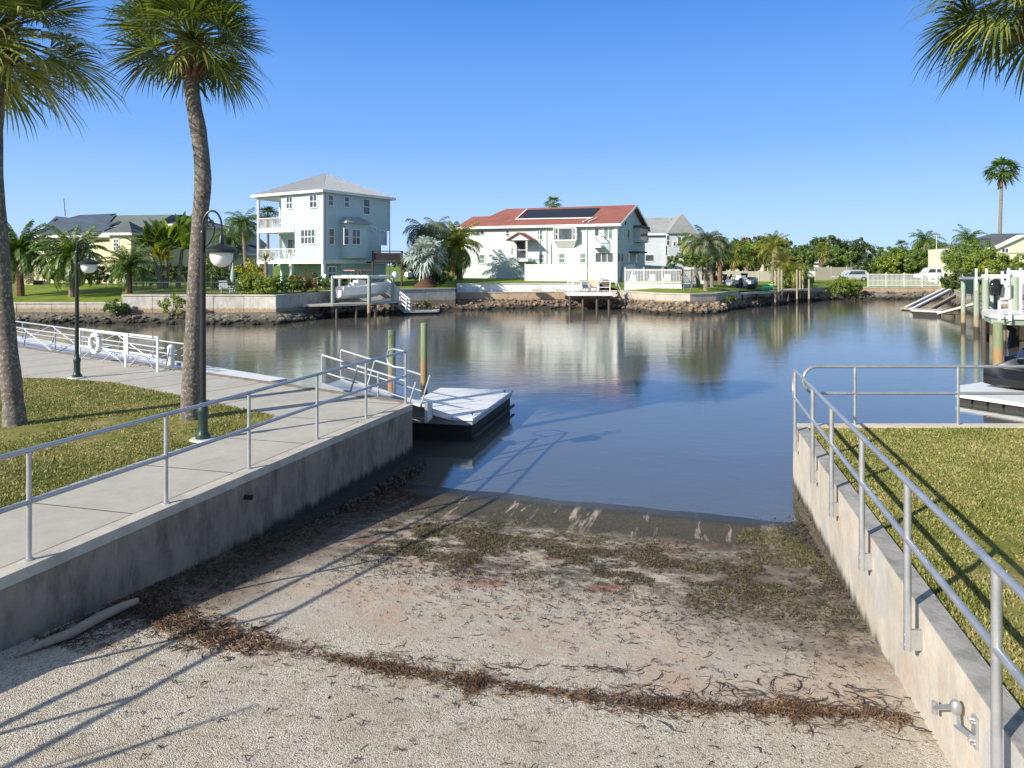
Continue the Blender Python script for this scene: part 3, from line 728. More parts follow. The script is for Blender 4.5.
# driftwood
mb = MB(); P = [on_ramp(*p) for p in ((14, 660), (40, 650), (70, 640), (100, 624), (122, 615), (138, 610))]
mb.tube([p+Vector((0, 0, z)) for p, z in zip(P, (.03, .05, .06, .07, .085, .10))], [.012, .035, .048, .05, .045, .03], 9)
tag(mb.build('driftwood', simple('bleached_driftwood', (.34, .28, .21), .85, 0, .35, 5, .4), smooth=True), 'bleached driftwood limb lying at the foot of the left ramp wall', 'driftwood')
# slim leaning stem added out of view to throw a shadow on the ramp
sp = empty('shadow_stem', (-5.95, 2.45, 0), 'unseen bare leaning stem added outside the left edge for its shadow on the ramp', 'tree')
MB().tube([(-5.95,2.45,0), (-5.9,2.46,.7), (-5.8,2.5,1.3), (-5.86,2.5,1.86)], [.06, .045, .03, .012], 7).tube([(-5.9,2.46,.7), (-6.1,2.4,1.2), (-6.15,2.35,1.6)], [.03, .02, .01], 6).build('trunk', MT['bark'], sp, True)

# ------------------------------------------------------------------ railings
def handrail(name, label, X, ys, r=.024, end_loop=None, h_top=1.07, h_mid=.57, below=.0, xin=0.0, ends=None, post_ys=None):
    """rail along the line x = X(y)"""
    root = empty(name, (X(ys[-1])+xin, ys[-1], 0), label, 'handrail')
    P = lambda y, z: Vector((X(y)+xin, y, z))
    y0, y1 = ys[0], ys[-1]
    return root, P
# left rail: posts stand on the wall top, measured spacing
post_px = [(29, 562), (166, 505), (249, 470), (317, 440.6), (366, 419.5), (405.7, 404)]
lp = [Vector((min(p.x, LW(p.y)-.05), p.y, 0)) for p in [on(*q) for q in post_px]]
d0 = (lp[1]-lp[0]); pre = [lp[0]-Vector((.333, 1, 0)).normalized()*1.6*k for k in (3, 2, 1)]
lp = pre+lp
lr = empty('handrail', lp[-1], 'galvanised two-bar handrail along the left ramp wall', 'handrail')
for z, nme in ((1.07, 'top_rail'), (.575, 'mid_rail')):
    pts = [p+Vector((0, 0, z)) for p in lp]
    MB().tube(pts, .0255, 10).build(nme, MT['galv'], lr, True)
for p in lp:
    MB().tube([p, p+Vector((0, 0, 1.07))], .024, 10).build('post', MT['galv'], lr, True)
    MB().lathe(p+Vector((0, 0, .02)), [(.045, 0), (.045, .008), (.03, .02)], 12).build('base_flange', MT['galv'], lr, True)
# return loop where the rail ends over the seawall corner
e = lp[-1]; w_ = Vector((-.84, .54, 0))
q = on(393, 403); top = e+Vector((0, 0, 1.07))
pts = [top+Vector((.0, 0, 0))]+[e+Vector((-.12-.62*(1-math.cos(t)), .05+.14*(1-math.cos(t)), 1.09-.0*t)) for t in (.3,)]
a = e+Vector((-.38, .27, 0)); 
MB().tube([top, a+Vector((.1, -.08, 1.10)), a+Vector((-.02, .02, 1.06)), a+Vector((-.06, .05, .93)), a+Vector((-.02, .02, .78)), a+Vector((.12, -.08, .73)), e+Vector((0, 0, .73))], .021, 8).build('end_loop', MT['galv'], lr, True)

# right rail along the wall, posts clamped to the inner face
ry = [1.1, 2.55, 4.02, 5.62, 7.10, 8.62, 9.95, 11.62]
rp = [Vector((RW(y)-.115+.05*min(1, max(0, (y-6)/5.5)), y, 0)) for y in ry]
rr_ = empty('handrail', rp[-1], 'galvanised two-bar handrail bolted to the inner face of the right ramp wall', 'handrail')
dv = Vector((.249, 1, 0)).normalized()
r0 = rp[0]-dv*2.0; end = rp[-1]+dv*.0
zt, zm = 1.07, .60
loop = [r0+Vector((0, 0, zt))]+[p+Vector((0, 0, zt)) for p in rp]
MB().tube([r0+Vector((0, 0, zt))]+[p+Vector((0, 0, zt)) for p in rp]+[end+Vector((0, 0, zt))+dv*.02], .027, 12).build('top_rail', MT['galv'], rr_, True)
MB().tube([r0+Vector((0, 0, zm))]+[p+Vector((0, 0, zm)) for p in rp]+[end+Vector((0, 0, zm))+dv*.02], .027, 12).build('mid_rail', MT['galv'], rr_, True)
c = end+dv*.02
MB().tube([c+Vector((0, 0, zt))]+[c+dv*(.16*math.sin(t))+Vector((0, 0, (zt+zm)/2+(zt-zm)/2*math.cos(t)*1.0)) for t in [PI*k/10 for k in range(1, 10)]]+[c+Vector((0, 0, zm))], .027, 12).build('end_loop', MT['galv'], rr_, True)
for p in rp:
    MB().tube([p+Vector((0, 0, -.30)), p+Vector((0, 0, zt))], .029, 12).build('post', MT['galv'], rr_, True)
    b = MB().bbox(p.x-.028, p.x+.113, p.y-.022, p.y+.022, -.29, -.13, .006)
    b.tube([p+Vector((-.03, .0, -.25)), p+Vector((.05, 0, -.25))], .011, 6).tube([p+Vector((-.03, .0, -.17)), p+Vector((.05, 0, -.17))], .011, 6)
    b.build('bracket', MT['galv'], rr_)
# cross rail over the right seawall
cr = empty('handrail', (5.4, 12.1, 0), 'galvanised two-bar handrail along the right seawall beyond the lawn', 'handrail')
xs = [(855-512)/F_*12.15, (958-512)/F_*12.15]; st = xs[1]-xs[0]; xs += [xs[1]+st*k for k in range(1, 8)]
Yc = 12.15; x0 = (816-512)/F_*Yc; rc = .235
for nme, z in (('top_rail', 1.05), ('mid_rail', .58)):
    MB().tube([(x0, Yc, z), (xs[-1]+.4, Yc, z)], .027, 10).build(nme, MT['galv'], cr, True)
MB().tube([(x0, Yc, 1.05)]+[(x0-.24*math.sin(t), Yc-.03*math.sin(t), .815+.235*math.cos(t)) for t in [PI*k/10 for k in range(1, 10)]]+[(x0, Yc, .58)], .027, 10).build('end_loop', MT['galv'], cr, True)
for x in xs:
    MB().tube([(x, Yc, -.1), (x, Yc, 1.05)], .027, 10).build('post', MT['galv'], cr, True)

# cast hinge bracket near the foot of the right wall
hp = lambda px, py: (lambda k, m: Vector((k*(1.937/(k-.249)), 1.937/(k-.249), CZ-m*1.937/(k-.249))))((px-512)/F_, (py-HZ)/F_)
a, b2, c2, d2 = hp(944, 709), hp(966, 708), hp(967, 727), hp(978, 738)
off = Vector((-.06, .015, 0))
hb = empty('gate_bracket', hp(970, 725), 'grey cast metal gate bracket bolted low on the right ramp wall', 'bracket')
MB().tube([a+off, b2+off], [.017, .02], 8).build('arm', MT['galv'], hb, True)
MB().lathe(b2+off+Vector((0, 0, -.045)), [(.025, 0), (.036, .015), (.036, .06), (.022, .085)], 12).build('hinge_barrel', MT['galv'], hb, True)
MB().tube([b2+off+Vector((0, 0, -.02)), c2+off, d2+off*.6], [.02, .022, .018], 8).build('link', MT['galv'], hb, True)
n_ = Vector((.249, 1, 0)).normalized(); pc = hp(977, 729)
P_ = [pc+n_*s_*.035+Vector((0, 0, z)) for s_, z in ((-1, -.12), (1, -.12), (1, .08), (-1, .08))]; o_ = Vector((-.02, .005, 0)); o1 = Vector((-.002, 0, 0))
MB().hexa([P_[0]+o_, P_[1]+o_, P_[1]+o1, P_[0]+o1, P_[3]+o_, P_[2]+o_, P_[2]+o1, P_[3]+o1]).build('wall_plate', MT['galv'], hb)
k_ = MB(); k_.tube([a+off+Vector((0, 0, -.045)), a+off+Vector((0, 0, .045))], .02, 8); k_.build('eye', MT['galv'], hb, True)
bt = MB()
for s_, z in ((-.5, -.09), (.5, -.09), (-.5, .05), (.5, .05)): q_ = pc+n_*s_*.04+Vector((0, 0, z)); MB().tube([q_+Vector((-.045, .01, 0)), q_+Vector((0, 0, 0))], .01, 6).build('bolt', MT['galv'], hb)

# ------------------------------------------------------------------ lamps
def lamp(loc, label):
    r = empty('street_lamp', loc, label, 'street lamp', 'lamp posts on the left lawn')
    L = Vector(loc); H = 3.35
    MB().lathe(L, [(.20, 0), (.20, .02), (.19, .03)], 20).build('base_plate', MT['offwhite'], r, True)
    MB().lathe(L+Vector((0, 0, .03)), [(.115, 0), (.115, .05), (.085, .08), (.075, .14), (.075, .40), (.085, .43), (.085, .47), (.062, .52), (.055, .60)], 16).build('base', MT['green_black'], r, True)
    MB().lathe(L+Vector((0, 0, .60)), [(.048, 0), (.040, H-.62), (.045, H-.60), (.045, H-.56), (.02, H-.53)], 14).build('pole', MT['black_metal'], r, True)
    X = Vector((1, 0, 0)); c = L+Vector((.165, 0, H+.0)); R = .165
    pts = [L+Vector((0, 0, 2.75)), L+Vector((-.01, 0, 3.1))]+[L+Vector((.15-.155*math.cos(t), 0, 3.45+.27*math.sin(t))) for t in [PI*k/12 for k in range(0, 13)]]+[L+Vector((.30, 0, 3.30))]
    MB().tube(pts, .017, 8).build('arm', MT['black_metal'], r, True)
    sc = []
    for i in range(22):
        t = i/21*2.6*PI; q = .105*(1-i/26); sc.append(L+Vector((.125-q*math.sin(t-.3)*.75, 0, 3.53+q*math.cos(t-.3))))
    MB().tube([L+Vector((.02, 0, 3.12)), L+Vector((.10, 0, 3.2)), L+Vector((.17, 0, 3.32)), L+Vector((.19, 0, 3.45)), *sc[2:]], .014, 6).build('scroll', MT['black_metal'], r, True)
    S = L+Vector((.30, 0, 3.04))
    MB().lathe(S, [(.235, .0), (.24, .02), (.24, .055), (.20, .085), (.10, .125), (.045, .15), (.035, .24), (.024, .27), (.022, .30)], 24).build('lamp_shade', MT['black_metal'], r, True)
    MB().lathe(S, [(.006, -.235), (.06, -.228), (.115, -.20), (.155, -.15), (.175, -.09), (.18, -.03), (.175, .0)], 24).build('globe', MT['lamp_glass'], r, True)
    L_root = r
    MB().tube([S+Vector((.225, 0, .03)), S+Vector((.225, 0, -.12))], .008, 6).build('side_clip', MT['black_metal'], r, True); MB().tube([S+Vector((-.225, 0, .03)), S+Vector((-.20, 0, -.06))], .008, 6).build('side_clip', MT['black_metal'], r, True)
    return r
lamp((LAMP1.x, LAMP1.y, 0), 'tall black lamp post with white globe right beside the bent palm trunk')
l2_ = lamp((LAMP2.x, LAMP2.y, 0), 'black lamp post at the far lawn edge in front of the promenade guard rail')

l2_.scale = (1, 1, .94)

# ------------------------------------------------------------------ palms
def fan(mb, base, dirv, R, n, rng, droop=.25, wid=.05, spread=2.2):
    """palmate blade: strips radiating from base in the plane of dirv and its side"""
    d = dirv.normalized(); up = Vector((0, 0, 1))
    sd = d.cross(up); sd = sd.normalized() if sd.length > .05 else Vector((1, 0, 0))
    roll = rng.uniform(-.5, .5); nr = sd.cross(d); sd = (sd*math.cos(roll)+nr*math.sin(roll)); nr = sd.cross(d)
    for i in range(n):
        a = -spread+2*spread*i/(n-1)+rng.uniform(-.05, .05)
        v = d*math.cos(a)+sd*math.sin(a)
        L = R*(1-.25*(abs(a)/spread)**2)*rng.uniform(.78, 1.1)
        v = (v+nr*.22*abs(math.sin(a))).normalized()
        w = wid*L; cr = v.cross(nr).normalized()
        p1 = base+v*L*.12; p2 = base+v*L*.55-up*droop*L*.10; p3 = base+v*L*.85-up*droop*L*.45; p4 = base+v*L-up*droop*L*(.75+rng.uniform(0, .4))
        i0 = [mb.add(p) for p in (p1-cr*w*.35, p1+cr*w*.35, p2-cr*w, p2+cr*w, p3-cr*w*.5, p3+cr*w*.5, p4)]
        mb.f += [[i0[0], i0[1], i0[3], i0[2]], [i0[2], i0[3], i0[5], i0[4]], [i0[4], i0[5], i0[6]]]
def sabal(name, label, trunk, rs, crown, R, nf, seed, group=None, seg=40, mat=None, boots=True, lowdead=0, tmat='sabal_trunk', cat='palm tree', el_lo=-42):
    rng = random.Random(seed); root = empty(name, trunk[0], label, cat, group)
    # resample the trunk with small bulges
    T = [Vector(p) for p in trunk]; pts = []; rad = []
    K = 26
    for i in range(K+1):
        t = i/K*(len(T)-1); a = min(int(t), len(T)-2); f = t-a
        p_1 = T[max(a-1, 0)]; p_2 = T[a]; p_3 = T[a+1]; p_4 = T[min(a+2, len(T)-1)]
        p = .5*((2*p_2)+(p_3-p_1)*f+(2*p_1-5*p_2+4*p_3-p_4)*f*f+(3*p_2-p_1-3*p_3+p_4)*f**3)
        pts.append(p); rad.append((rs[a]*(1-f)+rs[a+1]*f)*(1+rng.uniform(-.045, .045)))
    MB().tube(pts, rad, 16).build('trunk', MT[tmat], root, True)
    crown = Vector(crown)
    if boots:
        b = MB()
        top = T[-1]
        for i in range(60):
            a = rng.uniform(0, 2*PI); z = rng.uniform(-.10, .42)*R/1.45; r = rs[-1]*rng.uniform(.8, 1.25)
            p = top+Vector((math.cos(a)*r, math.sin(a)*r, z)); q = p+Vector((math.cos(a)*.16, math.sin(a)*.16, .20))*R/1.45
            b.bar(p, q, .06*R/1.45, .03)
        b.tube([T[-1]-Vector((0, 0, .1)), T[-1]+(crown-T[-1])*.6], [rs[-1]*1.15, rs[-1]*1.3], 12)
        b.build('boots', MT['brown_trunk'], root)
    g = MB(); st = MB(); dd = MB()
    for i in range(nf):
        t = (i+.5)/nf; el = math.radians(el_lo+(86-el_lo)*t**1.0+rng.uniform(-8, 8)); az = i*2.399963+rng.uniform(-.25, .25)
        v = Vector((math.cos(az)*math.cos(el), math.sin(az)*math.cos(el), math.sin(el)))
        pl = R*rng.uniform(.40, .56); br = R*rng.uniform(.48, .62)
        o = crown-Vector((0, 0, .12*R)); p1 = o+v*pl*.5+Vector((0, 0, .03*R)); p2 = o+v*pl
        st.tube([o, p1, p2], [.018*R, .013*R, .008*R], 4, False)
        dv_ = (v-Vector((0, 0, .10+.28*rng.random()))).normalized()
        fan(dd if (i < lowdead and rng.random() < .75) else g, p2, dv_, br, seg, rng, .06+.34*rng.random(), .0225, 2.0)
    g.build('fronds', mat or L_SABAL, root); st.build('petioles', L_PALMY, root)
    if dd.v: dd.build('dead_fronds', L_DEAD, root)
    return root
y2 = PALM2.y
tr2 = [(PALM2.x, y2, -.02), tuple(at(192, 370, y2)), tuple(at(195, 300, y2)), tuple(at(199, 230, y2)), tuple(at(203, 180, y2)), tuple(at(199, 135, y2)), tuple(at(193, 100, y2)), tuple(at(191, 74, y2))]
sabal('sabal_palm', 'tall cabbage palm with a bent grey trunk behind the scroll-arm lamp post', tr2, [.19, .155, .142, .138, .146, .138, .13, .145], at(192, 31, y2), 1.46, 62, 5, 'cabbage palms on our bank', 38)
y1 = PALM1.y
tr1 = [(PALM1.x, y1, -.02), tuple(at(13, 400, y1)), tuple(at(5, 320, y1)), tuple(at(-1, 240, y1)), tuple(at(-6, 170, y1)), tuple(at(-6, 110, y1)), tuple(at(-5, 66, y1))]
sabal('sabal_palm', 'cabbage palm cut by the left edge, leaning trunk rising from the left lawn', tr1, [.20, .165, .15, .142, .14, .135, .15], at(-10, 24, y1), 2.08, 66, 9, 'cabbage palms on our bank', 38)
pr = on(1052, 440, 0); pr = Vector((8.2, 10.3, 0))
sabal('sabal_palm', 'cabbage palm whose drooping fronds hang into the top right corner', [(8.2, 10.3, 0), (8.25, 10.3, 2.0), (8.15, 10.3, 4.2), (7.95, 10.3, 6.0)], [.2, .17, .16, .16], (7.78, 10.3, 7.15), 1.65, 60, 14, 'cabbage palms on our bank', 38)

# ------------------------------------------------------------------ floating docks and gangways on our side
# dock beside the ramp
dk = empty('floating_dock', (-.9, 15.84, -.69), 'white topped floating dock beyond the corner of the left ramp wall', 'dock')
A, B, Cc, D = Vector((-.90, 15.84, 0)), Vector((.04, 19.5, 0)), Vector((-2.05, 19.85, 0)), Vector((-2.99, 16.25, 0))
MB().prism([(p.x, p.y) for p in (A, B, Cc, D)], -.74, -.69).build('deck', MT['white'], dk)
def inset(P, k):
    c = sum(P, Vector((0,0,0)))/len(P); return [p+(c-p).normalized()*k for p in P]
I1 = inset([A, B, Cc, D], .06); I2 = inset([A, B, Cc, D], .22)
MB().prism([(p.x, p.y) for p in I1], -.86, -.742).build('fascia', MT['alu'], dk)
MB().prism([(p.x, p.y) for p in inset([A, B, Cc, D], .14)], -1.5, -.862).build('float', MT['rubber'], dk)
fl = MB()
du = (B-A).normalized(); dn = Vector((du.y, -du.x, 0))
for k in range(0, 2):
    for j in range(4):
        p = A+du*(.15+k*2.95+j*.18)-dn*.16; fl.bar(p+Vector((0, 0, -1.3)), p+Vector((0, 0, -.87)), .07, .07)
fl.build('fender_slats', MT['rubber'], dk)
rb = MB(); rb.bar(A+Vector((0, 0, -1.12))+dn*.01, B+Vector((0, 0, -1.12))+dn*.01, .06, .05); rb.build('rub_rail', MT['dark_wood'], dk)
for t in (.35, 3.3):
    p = A+du*t-dn*.12+Vector((0, 0, -.69)); cl = MB(); cl.tube([p, p+Vector((0, 0, .05))], .015, 6).tube([p-du*.1+Vector((0, 0, .06)), p+du*.1+Vector((0, 0, .06))], .013, 6); cl.build('cleat', MT['black_metal'], dk, True)
seam = MB()
for t in (.42, .80):
    p = A+du*3.75*t; seam.face([p+Vector((0, 0, -.686)), p+du*.012+Vector((0, 0, -.686)), p+du*.012+(D-A)+Vector((0, 0, -.686)), p+(D-A)+Vector((0, 0, -.686))])
seam.build('deck_seam', MT['alu'], dk)
# short ramp plate from the wall corner down to the dock
gp = empty('gangplank', (-1.85, 14.35, 0), 'short white gangplank sloping from the seawall corner down to the floating dock', 'gangplank')
g = MB(); g.hexa([(-2.75, 14.65, -.10), (-1.82, 14.3, -.10), (-1.43, 15.95, -.76), (-2.4, 16.3, -.76), (-2.75, 14.65, -.05), (-1.82, 14.3, -.05), (-1.43, 15.95, -.66), (-2.4, 16.3, -.66)]); g.build('plate', MT['white'], gp)
g = MB(); g.hexa([(-1.81, 14.28, -.42), (-1.75, 14.28, -.42), (-1.70, 14.75, -.42), (-1.76, 14.77, -.42), (-1.81, 14.28, -.01), (-1.75, 14.28, -.01), (-1.70, 14.75, -.10), (-1.76, 14.77, -.10)]); g.bar((-1.72, 14.7, -.28), (-1.38, 15.95, -.70), .05, .13); g.build('stringer', MT['alu'], gp)
def pile(name, label, px, pt, Y, r, mat, group=None, zb=-2.8, cap=False, lean=0):
    t = at(px, pt, Y); m = MB()
    m.lathe((t.x, t.y, zb), [(r*1.03, 0), (r, (t.z-zb)*.6), (r*.97, t.z-zb-.02), (r*.85, t.z-zb)], 12)
    if lean: m.v = [v+Vector((lean*(v.z-zb), 0, 0)) for v in m.v]
    o = m.build(name, mat, None, True, loc=(t.x, t.y, WATER_Z)); return tag(o, label, 'piling', group)
pile('dock_piling', 'green and orange stained timber piling seen through the end of the left handrail', 391.8, 330, 19.0, .108, MT['pile'], 'timber pilings by the floating dock')
pile('dock_piling', 'green and orange stained timber piling standing free behind the floating dock', 424, 323, 21.2, .105, MT['pile'], 'timber pilings by the floating dock')
# aluminium gangway behind the rail end: descends to the right
def gangway(label, a, b, width, hh, nv, diag=True, mat='white'):
    a, b = Vector(a), Vector(b); d = (b-a); dh = Vector((d.x, d.y, 0)).normalized(); n = Vector((-dh.y, dh.x, 0))
    r = empty('gangway', a, label, 'gangway')
    MB().hexa([a, b, b+n*width, a+n*width]+[p+Vector((0, 0, .06)) for p in (a, b, b+n*width, a+n*width)]).build('deck', MT['alu'], r)
    for s in (0, 1):
        o = n*width*s; t = MB()
        t.tube([a+o+Vector((0, 0, hh)), b+o+Vector((0, 0, hh))], .027, 8)
        t.tube([a+o+Vector((0, 0, hh*.5)), b+o+Vector((0, 0, hh*.5))], .02, 8)
        t.bar(a+o+Vector((0, 0, .08)), b+o+Vector((0, 0, .08)), .05, .12)
        for k in range(nv+1):
            p = a+d*(k/nv); t.tube([p+o+Vector((0, 0, .1)), p+o+dh*(.22 if k % 2 else -.0)+Vector((0, 0, hh))], .024, 6)
            if k < nv and diag: q = a+d*((k+.95)/nv); t.tube([(p if k % 2 == 0 else q)+o+Vector((0, 0, .1)), (q if k % 2 == 0 else p)+o+Vector((0, 0, hh))], .016, 6)
        t.build('side_truss', MT[mat], r, True)
    return r
gangway('short aluminium gangway behind the end of the left handrail', (-4.55, 16.55, -.12), (-2.45, 15.95+.15, -.68), 1.0, .80, 3, False, 'alu')
# long floating dock parallel to the promenade
u_ = Vector((-.805, .593, 0)).normalized(); n_ = Vector((.593, .805, 0))
tip = on(287, 378.5, -.62)
fd = empty('floating_dock', tip, 'long pale floating dock running beside the left promenade', 'dock')
q0 = tip; q1 = tip+u_*26; w2 = -n_*3.0
MB().hexa([q0+Vector((0,0,-.10)), q1+Vector((0,0,-.10)), q1+w2+Vector((0,0,-.10)), q0+w2+Vector((0,0,-.10)), q0, q1, q1+w2, q0+w2]).build('deck', MT['white'], fd)
MB().hexa([x+Vector((0,0,z)) for z in (-.9, -.12) for x in (q0+u_*.15-n_*.12, q1-n_*.12, q1+w2+n_*.12, q0+w2+u_*.15+n_*.12)]).build('float', MT['dark_wood'], fd)
js = MB()
for k in range(1, 9): p = q0+u_*3*k; js.hexa([p+Vector((0,0,.003)), p+u_*.03+Vector((0,0,.003)), p+u_*.03+w2+Vector((0,0,.003)), p+w2+Vector((0,0,.003)), p+Vector((0,0,.006)), p+u_*.03+Vector((0,0,.006)), p+u_*.03+w2+Vector((0,0,.006)), p+w2+Vector((0,0,.006))])
js.build('deck_seam', MT['alu'], fd)
ga = at(-60, 352, 27.5); gb = at(165, 374, 21.6); ga.z = .0; gb.z = -.55
gangway('long white truss gangway descending beside the left promenade to the floating dock', ga, gb, 1.0, .78, 7, True, 'alu')
# guard gate on the promenade edge with a life ring
gr = empty('guard_rail', on(81, 359), 'white pipe guard rail on the promenade edge carrying the life ring', 'guard rail')
P0, P1 = on(81.5, 359.3), on(159.5, 371.8); P0 += n_*-.05; P1 += n_*-.05; dd_ = P1-P0
for nme, z in (('top_rail', .92), ('mid_rail', .42)):
    MB().bar(P0+Vector((0,0,z)), P1+Vector((0,0,z)), .045, .045).build(nme, MT['white'], gr)
for t in (0, .62, 1): p = P0+dd_*t; MB().bar(p, p+Vector((0,0,.94)), .05, .05).build('post', MT['white'], gr)
br = MB()
for t, t2 in ((.02, .2), (.3, .48), (.60, .44), (.66, .8), (.98, .84)): MB().bar(P0+dd_*t+Vector((0,0,.02)), P0+dd_*t2+Vector((0,0,.42)), .022, .022).build('brace', MT['alu'], gr)
sg = P0+dd_*.635; dh = dd_.normalized()
MB().hexa([sg+x for x in (Vector((-.0,-.06,.35))-dh*.11, Vector((0,-.06,.35))+dh*.11, Vector((0,-.04,.35))+dh*.11, Vector((0,-.04,.35))-dh*.11, Vector((0,-.06,.95))-dh*.11, Vector((0,-.06,.95))+dh*.11, Vector((0,-.04,.95))+dh*.11, Vector((0,-.04,.95))-dh*.11)]).build('notice_panel', MT['white'], gr)
rc_ = at(100.5, 344, P0.y-.75); rc_ = P0+dd_*.245+Vector((0, -.10, .56))
lr2 = MB().torus(rc_, dh, (0, 0, 1), .255, .068, 28, 10).build('life_ring', MT['white'], None, True, loc=rc_)
tag(lr2, 'white life ring hanging on the promenade guard rail', 'life ring')
rp2 = MB()
for a in (PI/4, 3*PI/4, 5*PI/4, 7*PI/4):
    c_ = rc_+dh*math.cos(a)*.255+Vector((0,0,math.sin(a)*.255)); rp2.torus(c_, (dh*math.cos(a)+Vector((0,0,math.sin(a)))), dh.cross(Vector((0,0,1))), .073, .008, 12, 5)
rp2.build('grab_rope', MT['black_metal'], lr2, True)
# white power pedestal on the dock
pp = at(171, 361, 22.6); pz = -.62
pe = MB().lathe((pp.x, 22.6, pz), [(.11, 0), (.11, .72), (.12, .73), (.12, .78), (.07, .84), (.02, .86)], 14).build('dock_pedestal', MT['white'], None, True, loc=(pp.x, 22.6, pz))
tag(pe, 'white round power pedestal on the floating dock left of the tall palm trunk', 'pedestal')
# dinghy at the left end of the gangway
def boat_hull(mb, o, d, n, L, W, H, bow=.35, z0=0, sheer=.15):
    """o stern centre at keel, d forward, n side"""
    secs = []
    for i in range(9):
        t = i/8; w = W/2*(1-max(0, (t-.45)/.55)**2.2*.98); zt_ = z0+H+sheer*t*t; kz = z0+H*.55*max(0, (t-.55)/.45)**2
        c = o+d*(L*t); ch = kz+(zt_-kz)*.35
        secs.append([c+Vector((0,0,kz)), c+n*w*.8+Vector((0,0,ch)), c+n*w+Vector((0,0,zt_)), c+n*w*.86+Vector((0,0,zt_+.02)), c+n*w*.80+Vector((0,0,z0+H*.7)) , c-n*w*.80+Vector((0,0,z0+H*.7)), c-n*w*.86+Vector((0,0,zt_+.02)), c-n*w+Vector((0,0,zt_)), c-n*w*.8+Vector((0,0,ch))])
    return mb.loft(secs)
dg = empty('dinghy', at(26, 350, 26), 'small white dinghy moored past the left end of the promenade rail', 'boat')
dgo = at(20, 352, 27.6); dgo.z = WATER_Z-.1
boat_hull(MB(), dgo, Vector((.9, .43, 0)), Vector((-.43, .9, 0)), 3.2, 1.5, .62).build('hull', MT['hull_blue'], dg, True)
MB().box(dgo.x+.6, dgo.x+1.2, dgo.y-.2, dgo.y+.9, dgo.z+.3, dgo.z+.8).build('seat', MT['white'], dg)

# personal watercraft on the drive-on dock at the right
dr = empty('floating_dock', (14, 20.5, -1.0), 'white drive-on floating dock carrying the black personal watercraft', 'dock')
Q = [Vector(p) for p in ((13.25, 20.6, 0), (14.35, 18.9, 0), (19.5, 21.6, 0), (18.0, 24.0, 0), (14.25, 22.0, 0))]
MB().prism([(p.x, p.y) for p in Q], -1.10, -1.0).build('deck', MT['white'], dr)
fb = MB(); e0 = (Q[1]-Q[0])
for k in range(5):
    p = Q[0]+e0*(k+.08)/5+Vector((.08, .05, 0)); q = Q[0]+e0*(k+.92)/5+Vector((.08, .05, 0)); s_ = Vector((.5, .26, 0))
    fb.hexa([x+Vector((0,0,z)) for z in (-1.42, -1.105) for x in (p, q, q+s_, p+s_)])
e1 = Q[2]-Q[1]
for k in range(10):
    p = Q[1]+e1*(k+.08)/10+Vector((-.03, .08, 0)); q = Q[1]+e1*(k+.92)/10+Vector((-.03, .08, 0)); s_ = Vector((-.25, .5, 0))
    fb.hexa([x+Vector((0,0,z)) for z in (-1.42, -1.105) for x in (p, q, q+s_, p+s_)])
fb.build('float_blocks', MT['rubber'], dr)
def jetski(label, o, ang, body, seatm):
    o = Vector(o); d = Vector((math.cos(ang), math.sin(ang), 0)); n = Vector((-d.y, d.x, 0)); r = empty('personal_watercraft', o, label, 'personal watercraft', None)
    secs = []
    for i in range(11):
        t = i/10; w = .55*(1-max(0, (t-.5)/.5)**2.4*.97); k = .16*max(0, (t-.6)/.4)**2; top = .50+.22*max(0, (t-.35)/.65)
        c = o+d*(3.0*t-1.5); secs.append([c+Vector((0,0,k)), c+n*w*.75+Vector((0,0,k+.10)), c+n*w+Vector((0,0,.34+k*.6)), c+n*w*.85+Vector((0,0,.40+k)), c+n*w*.45+Vector((0,0,top)), c-n*w*.45+Vector((0,0,top)), c-n*w*.85+Vector((0,0,.40+k)), c-n*w+Vector((0,0,.34+k*.6)), c-n*w*.75+Vector((0,0,k+.10))])
    MB().loft(secs).build('hull', body, r, True)
    secs = []
    for t, h, w in ((-.95, .50, .17), (-.9, .74, .2), (-.3, .78, .2), (.0, .84, .18), (.25, .86, .16), (.34, .6, .14)):
        c = o+d*t; secs.append([c+n*w+Vector((0,0,.45)), c+n*w*.8+Vector((0,0,h)), c-n*w*.8+Vector((0,0,h)), c-n*w+Vector((0,0,.45))])
    MB().loft(secs).build('seat', seatm, r, True)
    secs = []
    for t, h, w in ((.2, .75, .24), (.4, 1.0, .26), (.62, .98, .24), (1.1, .76, .16), (1.35, .66, .06)):
        c = o+d*t; secs.append([c+n*w+Vector((0,0,.55)), c+n*w*.6+Vector((0,0,h)), c-n*w*.6+Vector((0,0,h)), c-n*w+Vector((0,0,.55))])
    MB().loft(secs).build('front_cowl', body, r, True)
    c = o+d*.35; MB().tube([c+n*.40+Vector((0,0,1.04)), c+Vector((0,0,1.02))+d*.08, c-n*.40+Vector((0,0,1.04))], .022, 8).tube([c+d*.1+Vector((0,0,.8)), c+d*.05+Vector((0,0,1.03))], .04, 8).build('handlebar', MT['rubber'], r, True)
    for s in (1, -1): q = o+d*.62+n*.3*s; MB().hexa([q+Vector((-.05,-.02,.9)), q+Vector((.1,-.02,.9)), q+Vector((.1,.03,.9)), q+Vector((-.05,.03,.9)), q+Vector((-.05,-.02,1.0)), q+Vector((.1,-.02,1.0)), q+Vector((.1,.03,1.0)), q+Vector((-.05,.03,1.0))]).build('mirror', MT['black_gloss'], r)
    return r
jetski('black personal watercraft on the white floating dock at the right edge', (16.15, 21.0, -1.02), math.radians(-28)+PI, MT['black_gloss'], MT['rubber'])
jetski('navy personal watercraft behind the black one, beyond the orange stained piling', (19.55, 25.2, -1.22), math.radians(-12)+PI, MT['navy'], MT['navy'])
